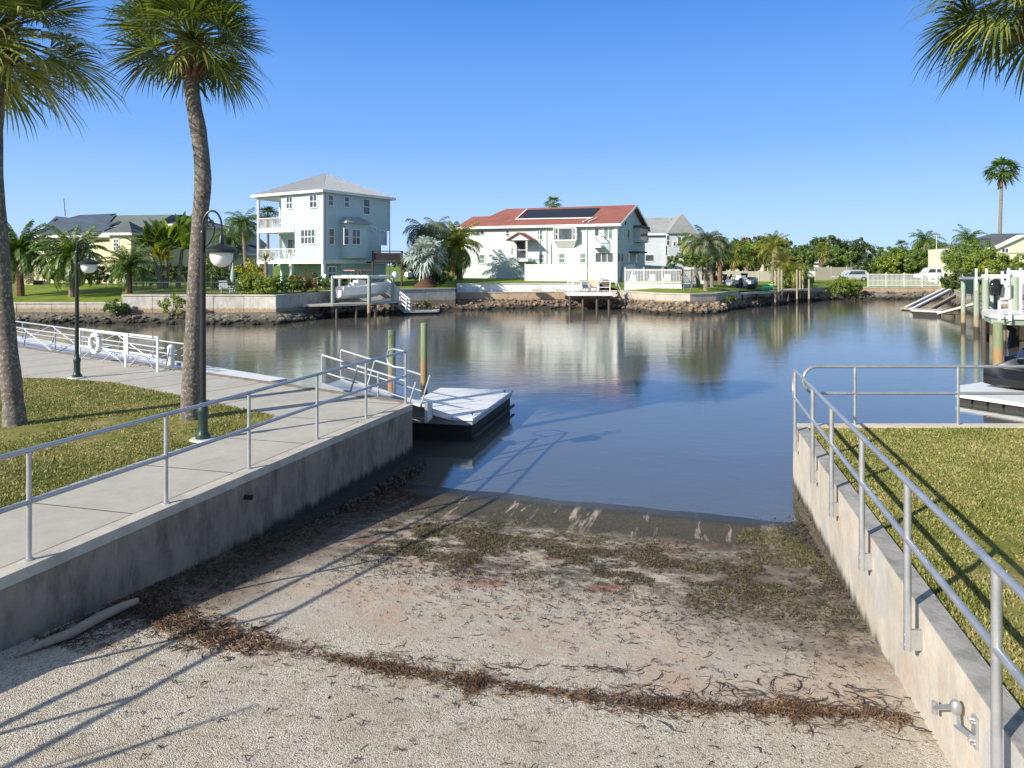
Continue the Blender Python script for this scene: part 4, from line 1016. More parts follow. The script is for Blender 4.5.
pile('dock_piling', 'thick timber piling stained orange standing beside the watercraft at the right', 998, 323, 24.6, .165, MT['pile'])

# ------------------------------------------------------------------ far bank terrain and seawalls
COLS = [(-2600, 20, 22, .1, .6), (-1200, 34, 36, .1, .8), (-400, 47.8, 50, .10, .95), (121.5, 47.8, 50, .10, .95), (122.5, 47.6, 50, .66, 1.0), (244, 46.6, 50, .66, 1.0), (276, 46.8, 49.6, .66, 1.0),
        (318, 51.5, 53.8, .66, 1.0), (345, 57, 58.6, .66, 1.0), (395, 58.3, 60, .75, 1.0), (455.8, 62, 63, .8, 1.15), (456.5, 64, 66.3, 1.0, 1.3), (600, 66.5, 68.3, 1.0, 1.25), (622, 64.5, 66.5, .36, 1.15),
        (655, 58, 61.5, .36, 1.05), (690, 56.3, 59.6, .36, .9), (716, 58.5, 61, .36, .8), (738, 64.5, 66, .33, .7), (775, 71, 72.5, .3, .5), (800, 78, 79.5, .2, .45), (835, 82, 84, .12, .5),
        (870, 83, 85, .12, .5), (942, 83, 85, .12, .5), (950, 75, 77, .2, .6), (962, 62, 64.5, .3, .8), (985, 54, 56.5, .3, .8), (1030, 46, 48.5, .3, .8), (1070, 38, 40, .3, .6), (1200, 25, 27, .3, .5), (2600, 11.9, 12.4, .0, .2)]
mb = MB(); G = []
for (px, yw, yl, z0, z1) in COLS:
    k = (px-512)/F_
    G.append([mb.add((k*y, y, z)) for y, z in ((yl+.15, z0-.02), (yl*1.06, z0+(z1-z0)*.35), (yl*1.18, z1), (yl*1.5, z1+.05), (yl*3, .9), (yl*12, 1.2), (max(yl*40, 2500), 1.2))])
for i in range(len(G)-1):
    for j in range(6): mb.f.append([G[i][j], G[i+1][j], G[i+1][j+1], G[i][j+1]])
tag(mb.build('far_lawn', MT['far_lawn'], smooth=False), kind='structure')
def gz(px, Y):
    for i in range(len(COLS)-1):
        if COLS[i][0] <= px <= COLS[i+1][0]:
            t = (px-COLS[i][0])/(COLS[i+1][0]-COLS[i][0]); a, b = COLS[i], COLS[i+1]
            yl, z0, z1 = a[2]+(b[2]-a[2])*t, a[3]+(b[3]-a[3])*t, a[4]+(b[4]-a[4])*t
            r = Y/yl
            return float(np.interp(r, [1, 1.06, 1.18, 1.5, 3, 12], [z0, z0+(z1-z0)*.35, z1, z1+.05, .9, 1.2]))
    return .6
def grd(px, Y, dz=0):
    return Vector(((px-512)/F_*Y, Y, gz(px, Y)+dz))
def seawall(name, label, pts, zt, zb, mat, th=.35, cap=None, capmat=None, joints=2.4):
    """pts: list of (px, Y); wall face along them with panel joints"""
    P = [Vector(((px-512)/F_*Y, Y, 0)) for px, Y in pts]
    r = empty(name, (P[0].x, P[0].y, zt), label, 'seawall'); m = MB(); c = MB()
    for a, b in zip(P, P[1:]):
        d = (b-a); L = d.length; d.normalize(); n = Vector((-d.y, d.x, 0)); k = max(1, int(L/joints))
        for i in range(k):
            s, e = a+d*(L*i/k+.02), a+d*(L*(i+1)/k-.02); of = n*(.012*((i*7) % 3))
            m.prism([((s-of).x, (s-of).y), ((e-of).x, (e-of).y), ((e+n*th).x, (e+n*th).y), ((s+n*th).x, (s+n*th).y)], zb, zt)
        m.prism([((a+n*.05).x, (a+n*.05).y), ((b+n*.05).x, (b+n*.05).y), ((b+n*(th+.02)).x, (b+n*(th+.02)).y), ((a+n*(th+.02)).x, (a+n*(th+.02)).y)], zb, zt-.02)
        if cap: q0_, q1_ = a-n*.07, b-n*.07; c.prism([(q0_.x, q0_.y), (q1_.x, q1_.y), ((b+n*(th+.1)).x, (b+n*(th+.1)).y), ((a+n*(th+.1)).x, (a+n*(th+.1)).y)], zt, zt+cap)
    m.build('wall', mat, r)
    if cap: c.build('cap', capmat or mat, r)
    return r
seawall('seawall', 'low beige seawall below the lawn of the yellow house', [(-400, 50), (121, 50)], .04, -2.4, MT['sea_wall_low'], cap=.1, capmat=MT['cap_light'])
seawall('retaining_wall', 'high pale block retaining wall topped by a dark green mesh fence', [(122, 49.95), (244, 49.95), (276, 49.55), (320, 54.0)], .60, -2.4, MT['sea_wall'], cap=.1, capmat=MT['cap_light'], joints=1.8)
seawall('seawall', 'shaded grey seawall behind the boat lift and the stairs', [(320, 54.1), (345, 58.6), (395, 60), (455.5, 63)], .66, -2.4, MT['sea_wall'], cap=.1, capmat=MT['cap_light'])
seawall('retaining_wall', 'long low white painted wall under the lawn of the red roofed house', [(456.5, 66.2), (600, 68.2)], 1.0, -.2, MT['sea_wall_white'], cap=.05, capmat=MT['white'], joints=30)
seawall('seawall', 'tan concrete footing in front of the long low white wall', [(455, 65.3), (560, 66.8), (600, 67.2)], .2, -2.4, MT['tan_foot'], joints=3.5, cap=.06, capmat=MT['cap_light'])
seawall('seawall', 'curving pale seawall around the lawn point with palms', [(600.5, 67.2), (622, 66.4), (655, 61.4), (690, 59.5), (716, 60.9), (738, 65.9)], .28, -2.4, MT['sea_wall_low'], cap=.1, capmat=MT['cap_light'], joints=2)
seawall('seawall', 'seawall behind the wooden docks and rocks', [(738.2, 66), (775, 72.4), (800, 79.4), (835, 83.9)], .1, -2.4, MT['sea_wall_low'], cap=.08, capmat=MT['cap_light'])
seawall('seawall', 'low beige seawall below the white picket fence', [(835.2, 84), (942, 84.9)], .05, -2.4, MT['tan_foot'], cap=.1, capmat=MT['cap_light'])
seawall('seawall', 'seawall on the right bank behind the boat lift', [(942.2, 84.8), (950, 76.9), (962, 64.4), (985, 56.4), (1030, 48.4), (1070, 40)], .18, -2.4, MT['sea_wall_low'], cap=.1, capmat=MT['cap_light'])
# end face of the high wall
# riprap boulders: a few shapes shared by many
def rock_mesh(seed):
    R = random.Random(seed); m = MB(); n, k = 8, 5; secs = []
    ex, ey, ez = R.uniform(.8, 1.25), R.uniform(.7, 1.1), R.uniform(.55, .85)
    for i in range(k+1):
        t = PI*(i+.25)/(k+.5)
        secs.append([(ex*math.sin(t)*math.cos(2*PI*j/n)*R.uniform(.78, 1.12), ey*math.sin(t)*math.sin(2*PI*j/n)*R.uniform(.78, 1.12), -ez*math.cos(t)*R.uniform(.85, 1.1)) for j in range(n)])
    m.loft(secs); me = bpy.data.meshes.new('rock'); me.from_pydata([tuple(v) for v in m.v], [], m.f); return me
RM = []
for i in range(8):
    for mt in ('rock', 'rock_tan'):
        me = rock_mesh(100+i); me.materials.append(MT[mt]); RM.append((mt, me))
shore = [(-60, 47.8, 49.8), (122, 47.8, 49.9), (244, 46.8, 49.9), (276, 47, 49.3), (318, 51.5, 53.6), (345, 57, 58.4), (395, 58.5, 59.8), (455, 61.5, 64.8), (520, 64, 66.2), (600, 64.5, 67), (622, 62.5, 66.0),
         (655, 57.5, 61.2), (690, 55.8, 59.3), (716, 58, 60.6), (738, 64.3, 65.7), (775, 70.5, 72.2), (800, 77, 79.2), (835, 81.5, 83.8), (942, 82.5, 84.7), (950, 74.5, 76.8), (962, 61.5, 64.2), (985, 53.5, 56.2), (1045, 43, 46.5)]
RR = random.Random(5); cand = []
for i in range(len(shore)-1):
    a, b = shore[i], shore[i+1]; A_ = Vector(((a[0]-512)/F_*a[1], a[1], 0)); B_ = Vector(((b[0]-512)/F_*b[1], b[1], 0))
    L = (B_-A_).length; nR = int(L*12)
    for _ in range(nR):
        t = RR.random(); f = RR.random(); px = a[0]+(b[0]-a[0])*t; yw = a[1]+(b[1]-a[1])*t; yl = a[2]+(b[2]-a[2])*t
        Y = yw+(yl-yw)*f; z = WATER_Z+.0+.06+(.45 if px < 320 else .76)*f+RR.uniform(-.06, .06); r = RR.uniform(.10, .27)*(1 if px < 320 or px > 600 else .9)
        tan = 560 < px < 745 or (400 < px <= 560)
        cand.append((r/Y*RR.uniform(.98, 1.02), (px-512)/F_*Y, Y, z, r, 'rock_tan' if tan and RR.random() < .75 else 'rock'))
cand.sort(reverse=True)
def rock_obj(c, o=None):
    _, x, y, z, r, mt = c; me = RR.choice([q for q in RM if q[0] == mt])[1]
    o = bpy.data.objects.new('riprap_boulder', me); COL.objects.link(o); o.location = (x, y, z); o.scale = (r,)*3
    o.rotation_euler = (RR.uniform(-.4, .4), RR.uniform(-.4, .4), RR.uniform(0, 6.28)); return o
for c in cand[:300]: tag(rock_obj(c), 'rough boulder in the riprap at the foot of the far seawalls', 'boulder', 'riprap boulders along the far shore')
for mt in ('rock', 'rock_tan'):
    V, Fc = [], []
    for c in cand[300:]:
        if c[5] != mt: continue
        me = RR.choice([q for q in RM if q[0] == mt])[1]; M = Matrix.Translation((c[1], c[2], c[3])) @ Matrix.Rotation(RR.uniform(0, 6.28), 4, 'Z') @ Matrix.Rotation(RR.uniform(-.4, .4), 4, 'X') @ Matrix.Scale(c[4], 4)
        b0 = len(V); V += [tuple(M @ v.co) for v in me.vertices]; Fc += [[b0+q for q in p.vertices] for p in me.polygons]
    me = bpy.data.meshes.new('riprap'); me.from_pydata(V, [], Fc); tag(link_mesh(me, 'riprap', MT[mt], None), 'loose %s rubble between the boulders of the far shore' % ('tan' if mt == 'rock_tan' else 'grey'), 'rubble', kind='stuff')
# silted bank under the rocks
for (i0, i1, mt) in ((0, 6, 'rock'), (6, 15, 'rock_tan'), (15, 22, 'rock')):
    mb = MB(); G = []
    for a in shore[i0:i1+1]:
        k = (a[0]-512)/F_; G.append([mb.add((k*y, y, z)) for y, z in ((a[1]-1.2, WATER_Z-.4), (a[1]+.1, WATER_Z-.02), (a[2]+.3, -.52 if a[0] < 320 else -.40))])
    for i in range(len(G)-1):
        for j in range(2): mb.f.append([G[i][j], G[i+1][j], G[i+1][j+1], G[i][j+1]])
    tag(mb.build('bank', MT[mt]), kind='structure')

# ------------------------------------------------------------------ buildings
class Fac:
    """a vertical facade: O corner, u direction along it, n outward"""
    def __init__(s, O, u, flip=False):
        s.O = Vector((O[0], O[1], 0)); s.u = Vector((u[0], u[1], 0)).normalized(); s.n = Vector((s.u.y, -s.u.x, 0))
        if s.n.dot(-s.O) < 0: s.n = -s.n
    def a(s, px):
        k = (px-512)/F_; return (k*s.O.y-s.O.x)/(s.u.x-k*s.u.y)
    def z(s, px, py):
        Y = s.O.y+s.u.y*s.a(px); return CZ-(py-HZ)/F_*Y
    def p(s, a, d, z): q = s.O+s.u*a+s.n*d; return Vector((q.x, q.y, z))
    def T(s): return lambda v: s.p(v[0], v[1], v[2])
    def rect(s, x0, y0, x1, y1):
        a0, a1 = sorted((s.a(x0), s.a(x1))); xm = (x0+x1)/2
        return a0, a1, s.z(xm, y1), s.z(xm, y0)
def window(f, root, R, glass='glass', fr='white', rows=2, cols=1, pr=.05, border=.09, sill=True):
    a0, a1, z0, z1 = R
    m = MB(f.T())
    m.box(a0-border, a0, -.02, pr, z0-border, z1+border).box(a1, a1+border, -.02, pr, z0-border, z1+border)
    m.box(a0, a1, -.02, pr, z1, z1+border).box(a0, a1, -.02, pr+(.05 if sill else 0), z0-border, z0)
    t = .035
    for i in range(1, rows): z = z0+(z1-z0)*i/rows; m.box(a0, a1, 0, pr*.8, z-t, z+t)
    for i in range(1, cols): a = a0+(a1-a0)*i/cols; m.box(a-t, a+t, 0, pr*.85, z0, z1)
    w = m.build('window', MT[fr], root)
    MB(f.T()).box(a0, a1, -.02, .015, z0, z1).build('pane', MT[glass], w); return w
def railing(f, root, a0, a1, d, z0, z1, name='railing', mat='white', n=None, th=.03):
    m = MB(f.T()); m.box(a0, a1, d-.04, d+.04, z1-.06, z1).box(a0, a1, d-.03, d+.03, z0+.06, z0+.12)
    n = n or max(2, int(abs(a1-a0)/.16))
    for i in range(n+1): a = a0+(a1-a0)*i/n; m.box(a-th/2, a+th/2, d-.015, d+.015, z0+.1, z1-.05)
    return m.build(name, MT[mat], root)
def box_part(name, f, root, a0, a1, d0, d1, z0, z1, mat): return MB(f.T()).box(a0, a1, d0, d1, z0, z1).build(name, MT[mat], root)
def gable_roof(f, root, a0, a1, dback, zE, zR, ov, mat, th=.18, name='roof', along=True, fas='white'):
    """ridge parallel to the facade (along) ; d runs 0 .. -dback"""
    m = MB(f.T()); mid = -dback/2; sl = (zR-zE)/(dback/2)
    for s in (1, -1):
        e = ov if s == 1 else -dback-ov; ze = zE-sl*ov
        m.hexa([(a0-ov, e, ze), (a1+ov, e, ze), (a1+ov, mid, zR), (a0-ov, mid, zR), (a0-ov, e, ze+th), (a1+ov, e, ze+th), (a1+ov, mid, zR+th), (a0-ov, mid, zR+th)])
    r = m.build(name, MT[mat], root)
    m = MB(f.T())
    m.box(a0-ov, a1+ov, ov+.005, ov+.05, zE-sl*ov-.04, zE-sl*ov+th+.03)
    for aa in (a0-ov-.045, a1+ov+.005):
        for s in (1, -1):
            e = ov if s == 1 else -dback-ov; ze = zE-sl*ov
            m.hexa([(aa, e, ze-.05), (aa+.04, e, ze-.05), (aa+.04, mid, zR-.05), (aa, mid, zR-.05), (aa, e, ze+th+.02), (aa+.04, e, ze+th+.02), (aa+.04, mid, zR+th+.02), (aa, mid, zR+th+.02)])
    m.build('fascia', MT[fas], root); return r
def gable_end(f, root, a, dback, zE, zR, mat):
    m = MB(f.T()); s = .01
    m.hexa([(a-s, 0, zE), (a+s, 0, zE), (a+s, -dback, zE), (a-s, -dback, zE), (a-s, -dback/2+.01, zR), (a+s, -dback/2+.01, zR), (a+s, -dback/2-.01, zR), (a-s, -dback/2-.01, zR)])
    return m.build('gable', MT[mat], root)
def hip_roof(f, root, a0, a1, dback, zE, zR, ov, mat, ridge=None, th=.16, name='roof', fas='white'):
    A0, A1, D0, D1 = a0-ov, a1+ov, ov, -dback-ov; md = (D0+D1)/2
    r0, r1 = ridge if ridge else (A0+(D0-D1)/2, A1-(D0-D1)/2)
    m = MB(f.T())
    b = [m.add(p) for p in ((A0, D0, zE), (A1, D0, zE), (A1, D1, zE), (A0, D1, zE))]; t = [m.add(p) for p in ((A0, D0, zE+th), (A1, D0, zE+th), (A1, D1, zE+th), (A0, D1, zE+th))]
    q = [m.add((r0, md, zR)), m.add((r1, md, zR))]
    for i in range(4): j = (i+1) % 4; m.f.append([b[i], b[j], t[j], t[i]])
    m.f += [b[::-1], [t[0], t[1], q[1], q[0]], [t[1], t[2], q[1]], [t[2], t[3], q[0], q[1]], [t[3], t[0], q[0]]]
    r = m.build(name, MT[mat], root)
    m = MB(f.T())
    for x0, x1, y0, y1 in ((A0-.04, A1+.04, D0+.004, D0+.05), (A0-.04, A1+.04, D1-.05, D1-.004), (A0-.05, A0-.004, D1, D0), (A1+.004, A1+.05, D1, D0)): m.box(x0, x1, y0, y1, zE-.05, zE+th+.03)
    m.build('gutter', MT[fas], root); return r

# --- three storey pale teal house
fL = Fac((-16.43, 60.0), (-.843, .538)); fR = Fac((-16.43, 60.0), (.538, .843))
th_ = empty('stilt_house', (-16.43, 60, .9), 'three storey pale teal house on columns with a grey hip metal roof and balconies', 'house')
Wd, Dp, g0, f2, f3, ev = 8.9, 8.5, .75, 3.28, 6.15, 9.2
wm = MB(fL.T())
wm.box(0, 5.5, -Dp, 0, f3, ev).box(5.5, Wd, -Dp, -2.6, f3, ev)
wm.box(0, 3.65, -Dp+1.6, 0, f2, f3).box(3.65, Wd, -Dp+1.6, -2.6, f2, f3).box(1.2, Wd, -Dp, -Dp+1.6, f2, f3)
wm.build('wall', MT['teal_wall'], th_)
m = MB(fL.T()); m.box(-.02, Wd+.02, -Dp-.02, .02, f2-.32, f2).box(3.7, Wd+.02, -2.6, .025, f3-.32, f3).box(5.55, Wd+.02, -2.6, .025, ev-.25, ev-.01); m.build('floor_band', MT['white'], th_)
box_part('ground_wall', fL, th_, .3, Wd-.3, -Dp+.3, -2.4, g0-.3, f2-.32, 'teal_dark')
for a in (.15, 4.35, Wd-.15): MB(fL.T()).lathe((a, -.2, g0-.3), [(.24, 0), (.22, .2), (.20, 2.4), (.25, 2.55)], 12).build('column', MT['white'], th_, True)
MB(fL.T()).box(-.05, .12, -.12, .04, f2, ev).build('corner_trim', MT['white'], th_)
for a in (Wd-.12,):
    MB(fL.T()).box(a-.1, a+.1, -.16, .03, f2, ev-.2).build('porch_post', MT['white'], th_)
MB(fL.T()).box(Wd-.18, Wd, -2.7, -2.5, f2, ev-.2).build('porch_post', MT['white'], th_)
for z in (f2, f3):
    railing(fL, th_, 3.7 if z == f2 else 5.55, Wd-.2, -.06, z, z+1.05)
    fE = Fac((fL.p(Wd, 0, 0).x, fL.p(Wd, 0, 0).y), (.538, .843)); fE.n = -fE.n if fE.n.dot(Vector((-1, 0, 0))) < 0 else fE.n
    railing(fE, th_, .1, 2.5, -.06, z, z+1.05)
for r_ in ((286.9, 197.3, 292.3, 208.4), (310.3, 195.5, 316.9, 207.2)): window(fL, th_, fL.rect(*r_), cols=2, rows=2)
window(fL, th_, fL.rect(301.5, 230, 315, 243.5), cols=4, rows=2)
fB = Fac((fL.p(0, -2.6, 0).x, fL.p(0, -2.6, 0).y), (-.843, .538))
window(fB, th_, (4.6, 5.9, f2+.1, f2+2.2), cols=2, rows=1, glass='glass'); window(fB, th_, (6.2, 7.7, f2+.7, f2+2.0), cols=2, rows=1); window(fB, th_, (6.3, 7.2, f3+.1, f3+2.2), rows=1)
for r_ in ((328.6, 195.8, 332.6, 205.2), (344.6, 197.2, 348.5, 206.8), (363.3, 199.7, 369.3, 214)): window(fR, th_, fR.rect(*r_), cols=1, rows=2)
window(fR, th_, fR.rect(329, 229, 333.5, 244))
for r_ in ((362.2, 227.8, 366.6, 231), (371.5, 228, 375.6, 231)): window(fR, th_, fR.rect(*r_), rows=1, glass='glass_blue')
a0, a1, z0, z1 = fR.rect(341, 224, 362, 258)
box_part('bay', fR, th_, a0, a1, 0, .75, z0, z1, 'teal_wall')
fBay = Fac((fR.p(0, .75, 0).x, fR.p(0, .75, 0).y), (.538, .843))
window(fBay, th_, fBay.rect(344.4, 229, 348.2, 244), rows=2); window(fBay, th_, fBay.rect(352.2, 230, 359.6, 244), rows=2, cols=2)
MB(fR.T()).prism([(a0-.3, 0), (a1+.3, 0), (a1+.3, 1.05), (a0-.3, 1.05)], z1, z1+.1).hexa([(a0-.3, 0, z1+.1), (a1+.3, 0, z1+.1), (a1+.3, 1.05, z1+.1), (a0-.3, 1.05, z1+.1), (a0+.4, 0, z1+.6), (a1-.4, 0, z1+.6), (a1-.4, .3, z1+.6), (a0+.4, .3, z1+.6)]).build('bay_roof', MT['metal_roof'], th_)
fG = Fac((fL.p(0, -Dp+1.58, 0).x, 0), (1, 0))
hip_roof(fL, th_, 0, Wd, Dp, ev, 11.55, .36, 'metal_roof', ridge=(4.3, 4.9))
m = MB(fL.T())   # standing seams on the two visible slopes
A0, A1, D0, D1, md = -.36, Wd+.36, .36, -Dp-.36, -Dp/2
for i in range(1, 22):
    a = A0+(A1-A0)*i/22; t = min(1, (a-A0)/(4.3-A0), (A1-a)/(A1-4.9)); z = ev+.16
    if 4.3 < a < 4.9: t = 1
    m.bar((a, D0, z+.02), (a, D0+(md-D0)*t, z+.02+(11.55-z)*t), .05, .05)
for i in range(1, 21):
    d = D0+(D1-D0)*i/21; t = min(1, abs(d-D0)/abs(md-D0), abs(d-D1)/abs(md-D1)); z = ev+.16; m.bar((A0, d, z+.02), (A0+(4.3-A0)*t, d, z+.02+(11.55-z)*t), .05, .05)
m.build('roof_seams', MT['alu'], th_)
MB(fR.T()).tube([(.35, .08, ev), (.35, .08, f2)], .05, 6).build('downspout', MT['white'], th_); MB(fR.T()).tube([(Dp-.15, .08, ev), (Dp-.15, .08, g0)], .05, 6).build('downspout', MT['white'], th_)
window(fR, th_, (1.5-.9, 1.4, g0+.9, g0+1.9), cols=2)
window(fR, th_, fR.rect(379, 231.5, 386, 244.5), rows=1, glass='glass_blue')  # pale glass added for the open porch, its brightness put into the colour
# stair deck at the right end
dkx = Fac((fR.p(Dp-3.2, 0, 0).x, fR.p(Dp-3.2, 0, 0).y), (.9, .43))
st_ = empty('exterior_stairs', dkx.p(0, 0, 1), 'dark brown timber stair and landing at the right side of the teal house', 'stairs')
MB().bar(dkx.p(0, 1.0, 3.1), dkx.p(2.9, 1.0, 3.1), 1.9, .16).build('landing', MT['dark_wood'], st_)
MB().bar(dkx.p(2.9, 1.2, 3.1), dkx.p(6.3, 1.2, .9), 1.2, .22).build('flight', MT['dark_wood'], st_)
MB().bar(dkx.p(.2, 1.9, 3.6), dkx.p(2.7, 1.9, 3.6), .05, .7).build('landing_screen', MT['dark_wood'], st_)
for a in (.1, 2.8): MB().tube([dkx.p(a, 1.9, .4), dkx.p(a, 1.9, 4.1)], .09, 6).build('post', MT['dark_wood'], st_)
m = MB(); m.bar(dkx.p(2.9, 1.85, 4.05), dkx.p(6.3, 1.85, 1.9), .08, .1); m.bar(dkx.p(0, 1.95, 4.1), dkx.p(2.9, 1.95, 4.1), .06, .08)
for i in range(12): a = 2.9+3.4*i/12; z = 3.1-2.2*i/12; m.bar(dkx.p(a, 1.85, z), dkx.p(a, 1.85, z+.95), .04, .04)
m.build('handrail', MT['dark_wood'], st_)

# --- white house with the red roof
fF = Fac((11.4, 75.0), (-.93, .36)); gd = Vector((.395, .918, 0)).normalized(); fS = Fac((11.4, 75.0), (gd.x, gd.y)); fS.n = Vector((gd.y, -gd.x, 0))
Ln, Dg = 18.5, 14.0; zb, ze, zr = 1.0, 7.3, 9.75
rh = empty('red_roof_house', (11.4, 75, 1.2), 'long pale two storey house with a red roof and black solar panels', 'house')
def RF(v): q = fF.O+fF.u*v[0]-gd*v[1]; return Vector((q.x, q.y, v[2]))    # a along, d<0 into depth: here v[1]<=0 back
class FG(Fac):
    def T(s): return RF
fgr = FG((11.4, 75.0), (-.93, .36))
MB(RF).box(0, Ln, -Dg, 0, zb, ze+.05).build('wall', MT['red_house_wall'], rh)
gable_end(fgr, rh, .02, Dg, ze, zr-.05, 'red_house_wall')
# main roof: gable on the right, stepping down to a hip on the left
a_r = 16.0; ov = .55; sl = (zr-ze)/(Dg/2); zo = ze-sl*ov; t_ = .18
m = MB(RF)
m.hexa([(-ov, ov, zo), (Ln-.6, ov, zo), (a_r, -Dg/2, zr), (-ov, -Dg/2, zr), (-ov, ov, zo+t_), (Ln-.6, ov, zo+t_), (a_r, -Dg/2, zr+t_), (-ov, -Dg/2, zr+t_)])
m.hexa([(-ov, -Dg-ov, zo), (Ln-.6, -Dg-ov, zo), (a_r, -Dg/2, zr), (-ov, -Dg/2, zr), (-ov, -Dg-ov, zo+t_), (Ln-.6, -Dg-ov, zo+t_), (a_r, -Dg/2, zr+t_), (-ov, -Dg/2, zr+t_)])
m.build('roof', MT['red_roof'], rh)
dw = 3.8; zl = ze+sl*dw; e_ = .015
m = MB(RF)     # lower left wing with its own small gable
m.hexa([(14.0, ov, zo+e_), (Ln+ov, ov, zo+e_), (Ln+ov, -dw, zl+e_), (14.0, -dw, zl+e_), (14.0, ov, zo+t_+e_), (Ln+ov, ov, zo+t_+e_), (Ln+ov, -dw, zl+t_+e_), (14.0, -dw, zl+t_+e_)])
m.hexa([(14.0, -dw, zl+e_), (Ln+ov, -dw, zl+e_), (Ln+ov, -2*dw-ov, zo+e_), (14.0, -2*dw-ov, zo+e_), (14.0, -dw, zl+t_+e_), (Ln+ov, -dw, zl+t_+e_), (Ln+ov, -2*dw-ov, zo+t_+e_), (14.0, -2*dw-ov, zo+t_+e_)])
m.build('wing_roof', MT['red_roof'], rh)
m = MB(RF); m.hexa([(Ln-.05, 0, ze), (Ln-.01, 0, ze), (Ln-.01, -2*dw, ze), (Ln-.05, -2*dw, ze), (Ln-.05, -dw+.02, zl), (Ln-.01, -dw+.02, zl), (Ln-.01, -dw-.02, zl), (Ln-.05, -dw-.02, zl)]); m.build('wing_gable', MT['red_house_wall'], rh)
m = MB(RF)
m.box(-ov-.03, Ln+ov+.03, ov+.004, ov+.07, zo-.06, zo+t_+.04).box(Ln+ov+.004, Ln+ov+.06, -Dg, ov, zo-.05, zo+t_+.03)
m.hexa([(-ov-.06, ov, zo-.08), (-ov-.004, ov, zo-.08), (-ov-.004, -Dg/2, zr-.08), (-ov-.06, -Dg/2, zr-.08), (-ov-.06, ov, zo+t_+.03), (-ov-.004, ov, zo+t_+.03), (-ov-.004, -Dg/2, zr+t_+.03), (-ov-.06, -Dg/2, zr+t_+.03)])
m.hexa([(-ov-.06, -Dg-ov, zo-.08), (-ov-.004, -Dg-ov, zo-.08), (-ov-.004, -Dg/2, zr-.08), (-ov-.06, -Dg/2, zr-.08), (-ov-.06, -Dg-ov, zo+t_+.03), (-ov-.004, -Dg-ov, zo+t_+.03), (-ov-.004, -Dg/2, zr+t_+.03), (-ov-.06, -Dg/2, zr+t_+.03)])
m.build('fascia', MT['white'], rh)
# point on the front roof slope seen at a pixel
def slope_pt(px, py):
    k = (px-512)/F_; h = (py-HZ)/F_
    A_ = fF.O; best = None
    lo_, hi_ = 0.0, Dg/2+.5
    def f_(d):
        # d back; solve a from px
        B_ = A_+gd*d; a = (k*B_.y-B_.x)/(fF.u.x-k*fF.u.y); Y = B_.y+fF.u.y*a; zs = ze+sl*d+t_
        return CZ-h*Y-zs, a
    for _ in range(40):
        m_ = (lo_+hi_)/2
        if f_(m_)[0] > 0: lo_ = m_
        else: hi_ = m_
    return f_(lo_)[1], -lo_
pan = [slope_pt(*p) for p in ((520.5, 219.0), (591, 217.5), (600, 208.6), (529, 210.6))]
def roofz(d): return ze+sl*(-d)+t_
m = MB(RF); P = [(a, d, roofz(d)+.02) for a, d in pan]; m.hexa(P+[(a, d, z+.08) for a, d, z in P]); m.build('solar_panel', MT['solar'], rh)
m = MB(RF)
g8 = lambda p, q: m.bar((p[0], p[1], roofz(p[1])+.14), (q[0], q[1], roofz(q[1])+.14), .16, .1)
L1 = [slope_pt(*p) for p in ((516, 220.3), (593, 219.0), (527, 210.3), (583, 224.8), (593, 218.6), (588.5, 225), (597, 219))]
g8(L1[0], L1[1]); g8(L1[0], L1[2]); g8(L1[3], L1[4]); g8(L1[5], L1[6]); m.build('solar_pipe', MT['white'], rh)
def W(R, **k): return window(fF, rh, fF.rect(*R), **k)
W((476.3, 231.3, 484, 234.3), rows=1, cols=2, fr='grey_siding' if False else 'white', border=.05)
W((506.2, 230.8, 509, 235.6), border=.06); W((538, 230, 542.6, 239.6), glass='glass_green')
W((479.6, 255, 484.5, 263.2), glass='glass_green'); W((539, 254.3, 544, 262.6), glass='glass_green')
W((559.3, 254, 564.6, 262.6), glass='glass_green'); W((580, 253.8, 585.6, 262.6), glass='glass_green')
W((604.2, 227.8, 612.6, 238.8), glass='glass_green', cols=2, rows=1)
W((595, 228.4, 598.8, 236), rows=1)
# bay with big dark window
a0, a1, z0, z1 = fF.rect(556, 227, 576.5, 241)
MB(fF.T()).hexa([(a0+.25, 0, z0-.75), (a1-.25, 0, z0-.75), (a1-.25, .05, z0-.75), (a0+.25, .05, z0-.75), (a0-.1, 0, z0), (a1+.1, 0, z0), (a1+.1, .7, z0), (a0-.1, .7, z0)]).box(a0-.1, a1+.1, 0, .7, z0, z0+.12).box(a0-.1, a1+.1, 0, .7, z1-.1, z1+.02).box(a0-.1, a0+.0, 0, .68, z0+.12, z1-.1).box(a1, a1+.1, 0, .68, z0+.12, z1-.1).build('bay', MT['white'], rh)
fb2 = Fac((fF.p(0, .62, 0).x, fF.p(0, .62, 0).y), (-.93, .36)); 
r4 = fb2.rect(559, 228.6, 572, 239.6); window(fb2, rh, r4, rows=1, border=.05)
r5 = fb2.rect(573.4, 228.8, 576.6, 239.6); window(fb2, rh, r5, rows=2, border=.05); r6 = fb2.rect(555.6, 228.8, 557.7, 239.6); window(fb2, rh, r6, rows=2, border=.05)
MB(fb2.T()).box(a0, a1, -.5, -.04, z0+.12, z1-.1).build('bay_interior', MT['dark'], rh)
